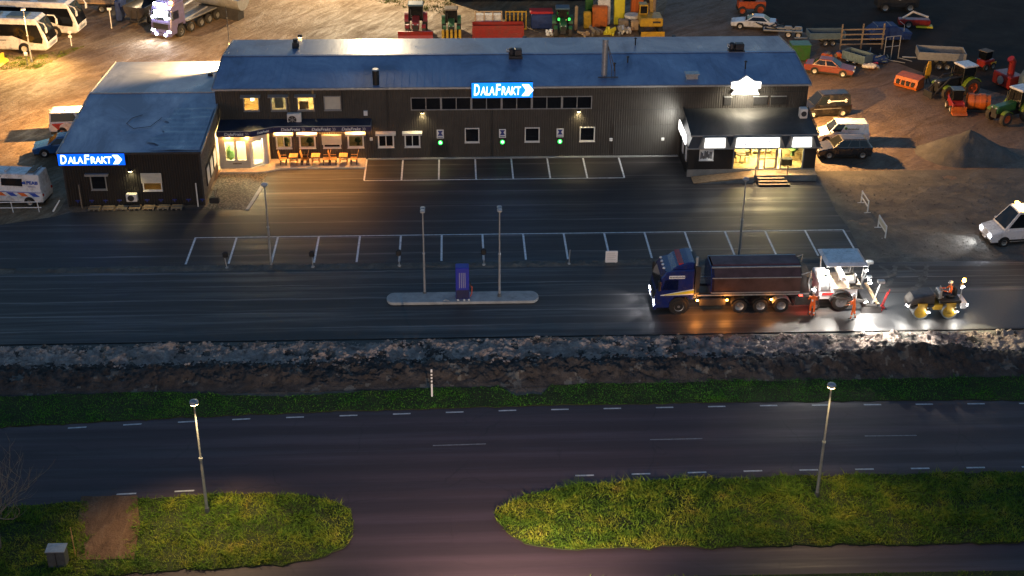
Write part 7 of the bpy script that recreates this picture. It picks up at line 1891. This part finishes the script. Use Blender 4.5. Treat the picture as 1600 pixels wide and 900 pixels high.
for k in range(16):
    a, b_ = R4.uniform(0, 6.3), R4.uniform(.4, 1.2); p = Vector((R4.uniform(-.9, .9), R4.uniform(-.6, .6), R4.uniform(.1, .9))); q.tube([p, p + Vector((math.cos(a), math.sin(a), .3)) * b_], .06, 5)
q.bbox(-.8, .8, -.4, .4, .05, .6, .1); tag(q.build('motorcycle_heap', 'steel_dark', None, False, (32.2, 135.3, 0)), 'dark tangle of parts in front of the white coupe', 'pile')
# dark shapes at the far right
t = thing('red_implement', 'red and white implement in the dark at the upper right', 'implement', (47.5, 136.8, 0), R(-8))
q = MB(); q.bbox(-1.6, 1.6, -.5, .5, .3, .9, .08); q.build('frame', 'paint_red', t); q = MB(); q.tube([(-1.2, 0, .9), (-.2, .1, 1.6), (1.4, 0, 1.1)], .12, 6); q.build('arm', 'tarp_white', t); q = MB(); q.box(.2, 1.9, -.6, .2, .1, .28); q.build('ramp_plate', 'stripe_yellow', t)
for s in (-1, 1): wheel(t, -.6, s * .6, .4, .22)
t = thing('dark_machine', 'dark machine with a white disc at the far upper right', 'machine', (47.2, 143.0, 0))
q = MB(); q.bbox(-2.0, 2.5, -.8, .8, .4, 1.5, .1); q.build('body', 'steel_dark', t); q = MB(); q.cyl((.3, -.86, 1.7), (.3, -.9, 1.7), .4, .4, 14); q.build('disc', 'sign_white', t); q = MB(); q.tube([(2.0, 0, 1.4), (3.6, 0, 2.4), (5.6, 0, 1.2)], .14, 6); q.build('arm', 'lens_red', t)
for x in (-1.2, 1.5):
    for s in (-1, 1): wheel(t, x, s * .9, .5, .3)
t = thing('small_red_machine', 'small red and yellow machine behind the grey trailer', 'machine', (50.4, 123.6, 0), R(30))
q = MB(); q.bbox(-.7, .7, -.5, .5, .3, 1.0, .08); q.build('body', 'paint_red', t); q = MB(); q.box(.2, .9, -.56, -.52, .5, .75); q.build('arm', 'paint_yellow', t); q = MB(); q.bbox(-.6, .3, -.45, .45, 1.05, 1.8, .06); q.build('cab', 'glass_dark', t); q = MB(); q.box(-.65, .35, -.5, .5, 1.805, 1.86); q.build('cab_roof', 'wood_grey', t)
for x in (-.45, .5):
    for s in (-1, 1): wheel(t, x, s * .5, .33, .2)
# gravel heap
def heap(name, label, c, r_, h_, mat, seed):
    n1, n2 = 26, 48; V = []
    for j in range(n1 + 1):
        rr_ = j / n1
        for i in range(n2):
            a = 2 * PI * i / n2; rad_ = rr_ * r_ * (1 + .16 * fbm(math.cos(a) * 2 + seed, math.sin(a) * 2, 1, 3))
            x, y = rad_ * math.cos(a) * 1.25, rad_ * math.sin(a) * .85
            V.append((x, y, h_ * (1 - rr_) ** 1.08 + .10 * fbm(x + seed, y, 1.1, 4) * min(1, 3 * (1 - rr_)) - .03))
    q = MB(); q.v = V
    for j in range(n1):
        for i in range(n2): q.f.append((j * n2 + i, j * n2 + (i + 1) % n2, (j + 1) * n2 + (i + 1) % n2, (j + 1) * n2 + i)); q.mi.append(0)
    return tag(q.build(name, mat, None, True, (c[0], c[1], 0)), label, 'heap')
heap('gravel_heap', 'tall dark gravel heap right of the parked vans', (41.6, 102.6), 3.3, 2.2, 'heap_grey', 2.0)
# mirror lamp beside the white van
q = MB(); q.cyl((0, 0, 0), (0, 0, 1.6), .03, .03, 6); q.lathe([(.02, 1.6), (.16, 1.65), (.18, 1.8), (.08, 1.9)], 12); tag(q.build('garden_lamp', 'lens_clear', None, True, (28.95, 107.6, 0)), 'small round white lamp on a thin pole above the white van', 'lamp')
# bare tree at the left edge
def twig_tree(loc, h_, seed):
    r_ = random.Random(seed); t = thing('bare_tree', 'bare leafless tree with thin branches at the left edge', 'tree', loc)
    tr_ = MB(); br = MB(); tr_.tube([(0, 0, 0), (.1, .05, h_ * .3), (.0, .1, h_ * .6)], [.10, .075, .05], 7)
    def grow(p, d, L, r0, depth):
        pts = [p]; q_ = Vector(p); dd = Vector(d)
        for k in range(4):
            dd = (dd + Vector((r_.uniform(-.25, .25), r_.uniform(-.25, .25), r_.uniform(-.1, .2)))).normalized(); q_ = q_ + dd * L / 4; pts.append(q_.copy())
        br.tube(pts, [r0 * (1 - .18 * k) for k in range(5)], 4)
        if depth:
            for k in range(4):
                b_ = pts[1 + k % 4]; grow(b_, (dd + Vector((r_.uniform(-1, 1), r_.uniform(-1, 1), r_.uniform(-.1, .7)))).normalized(), L * .6, r0 * .5, depth - 1)
    for k in range(9):
        a = r_.uniform(0, 6.3); z = h_ * r_.uniform(.25, .6); grow(Vector((.05, .05, z)), Vector((math.cos(a), math.sin(a), r_.uniform(.2, .9))).normalized(), h_ * .45, .035, 2)
    tr_.build('trunk', 'wood_grey', t); br.build('crown', 'wood_grey', t)
twig_tree((-22.6, 54.2, 0), 4.6, 4)
twig_tree((-23.6, 51.6, 0), 3.6, 9)
bpy.data.objects['bare_tree']['label'] = 'bare leafless tree at the left edge, nearer the road'
bpy.data.objects['bare_tree.001']['label'] = 'bare leafless shrub at the lower left corner behind the cabinet'
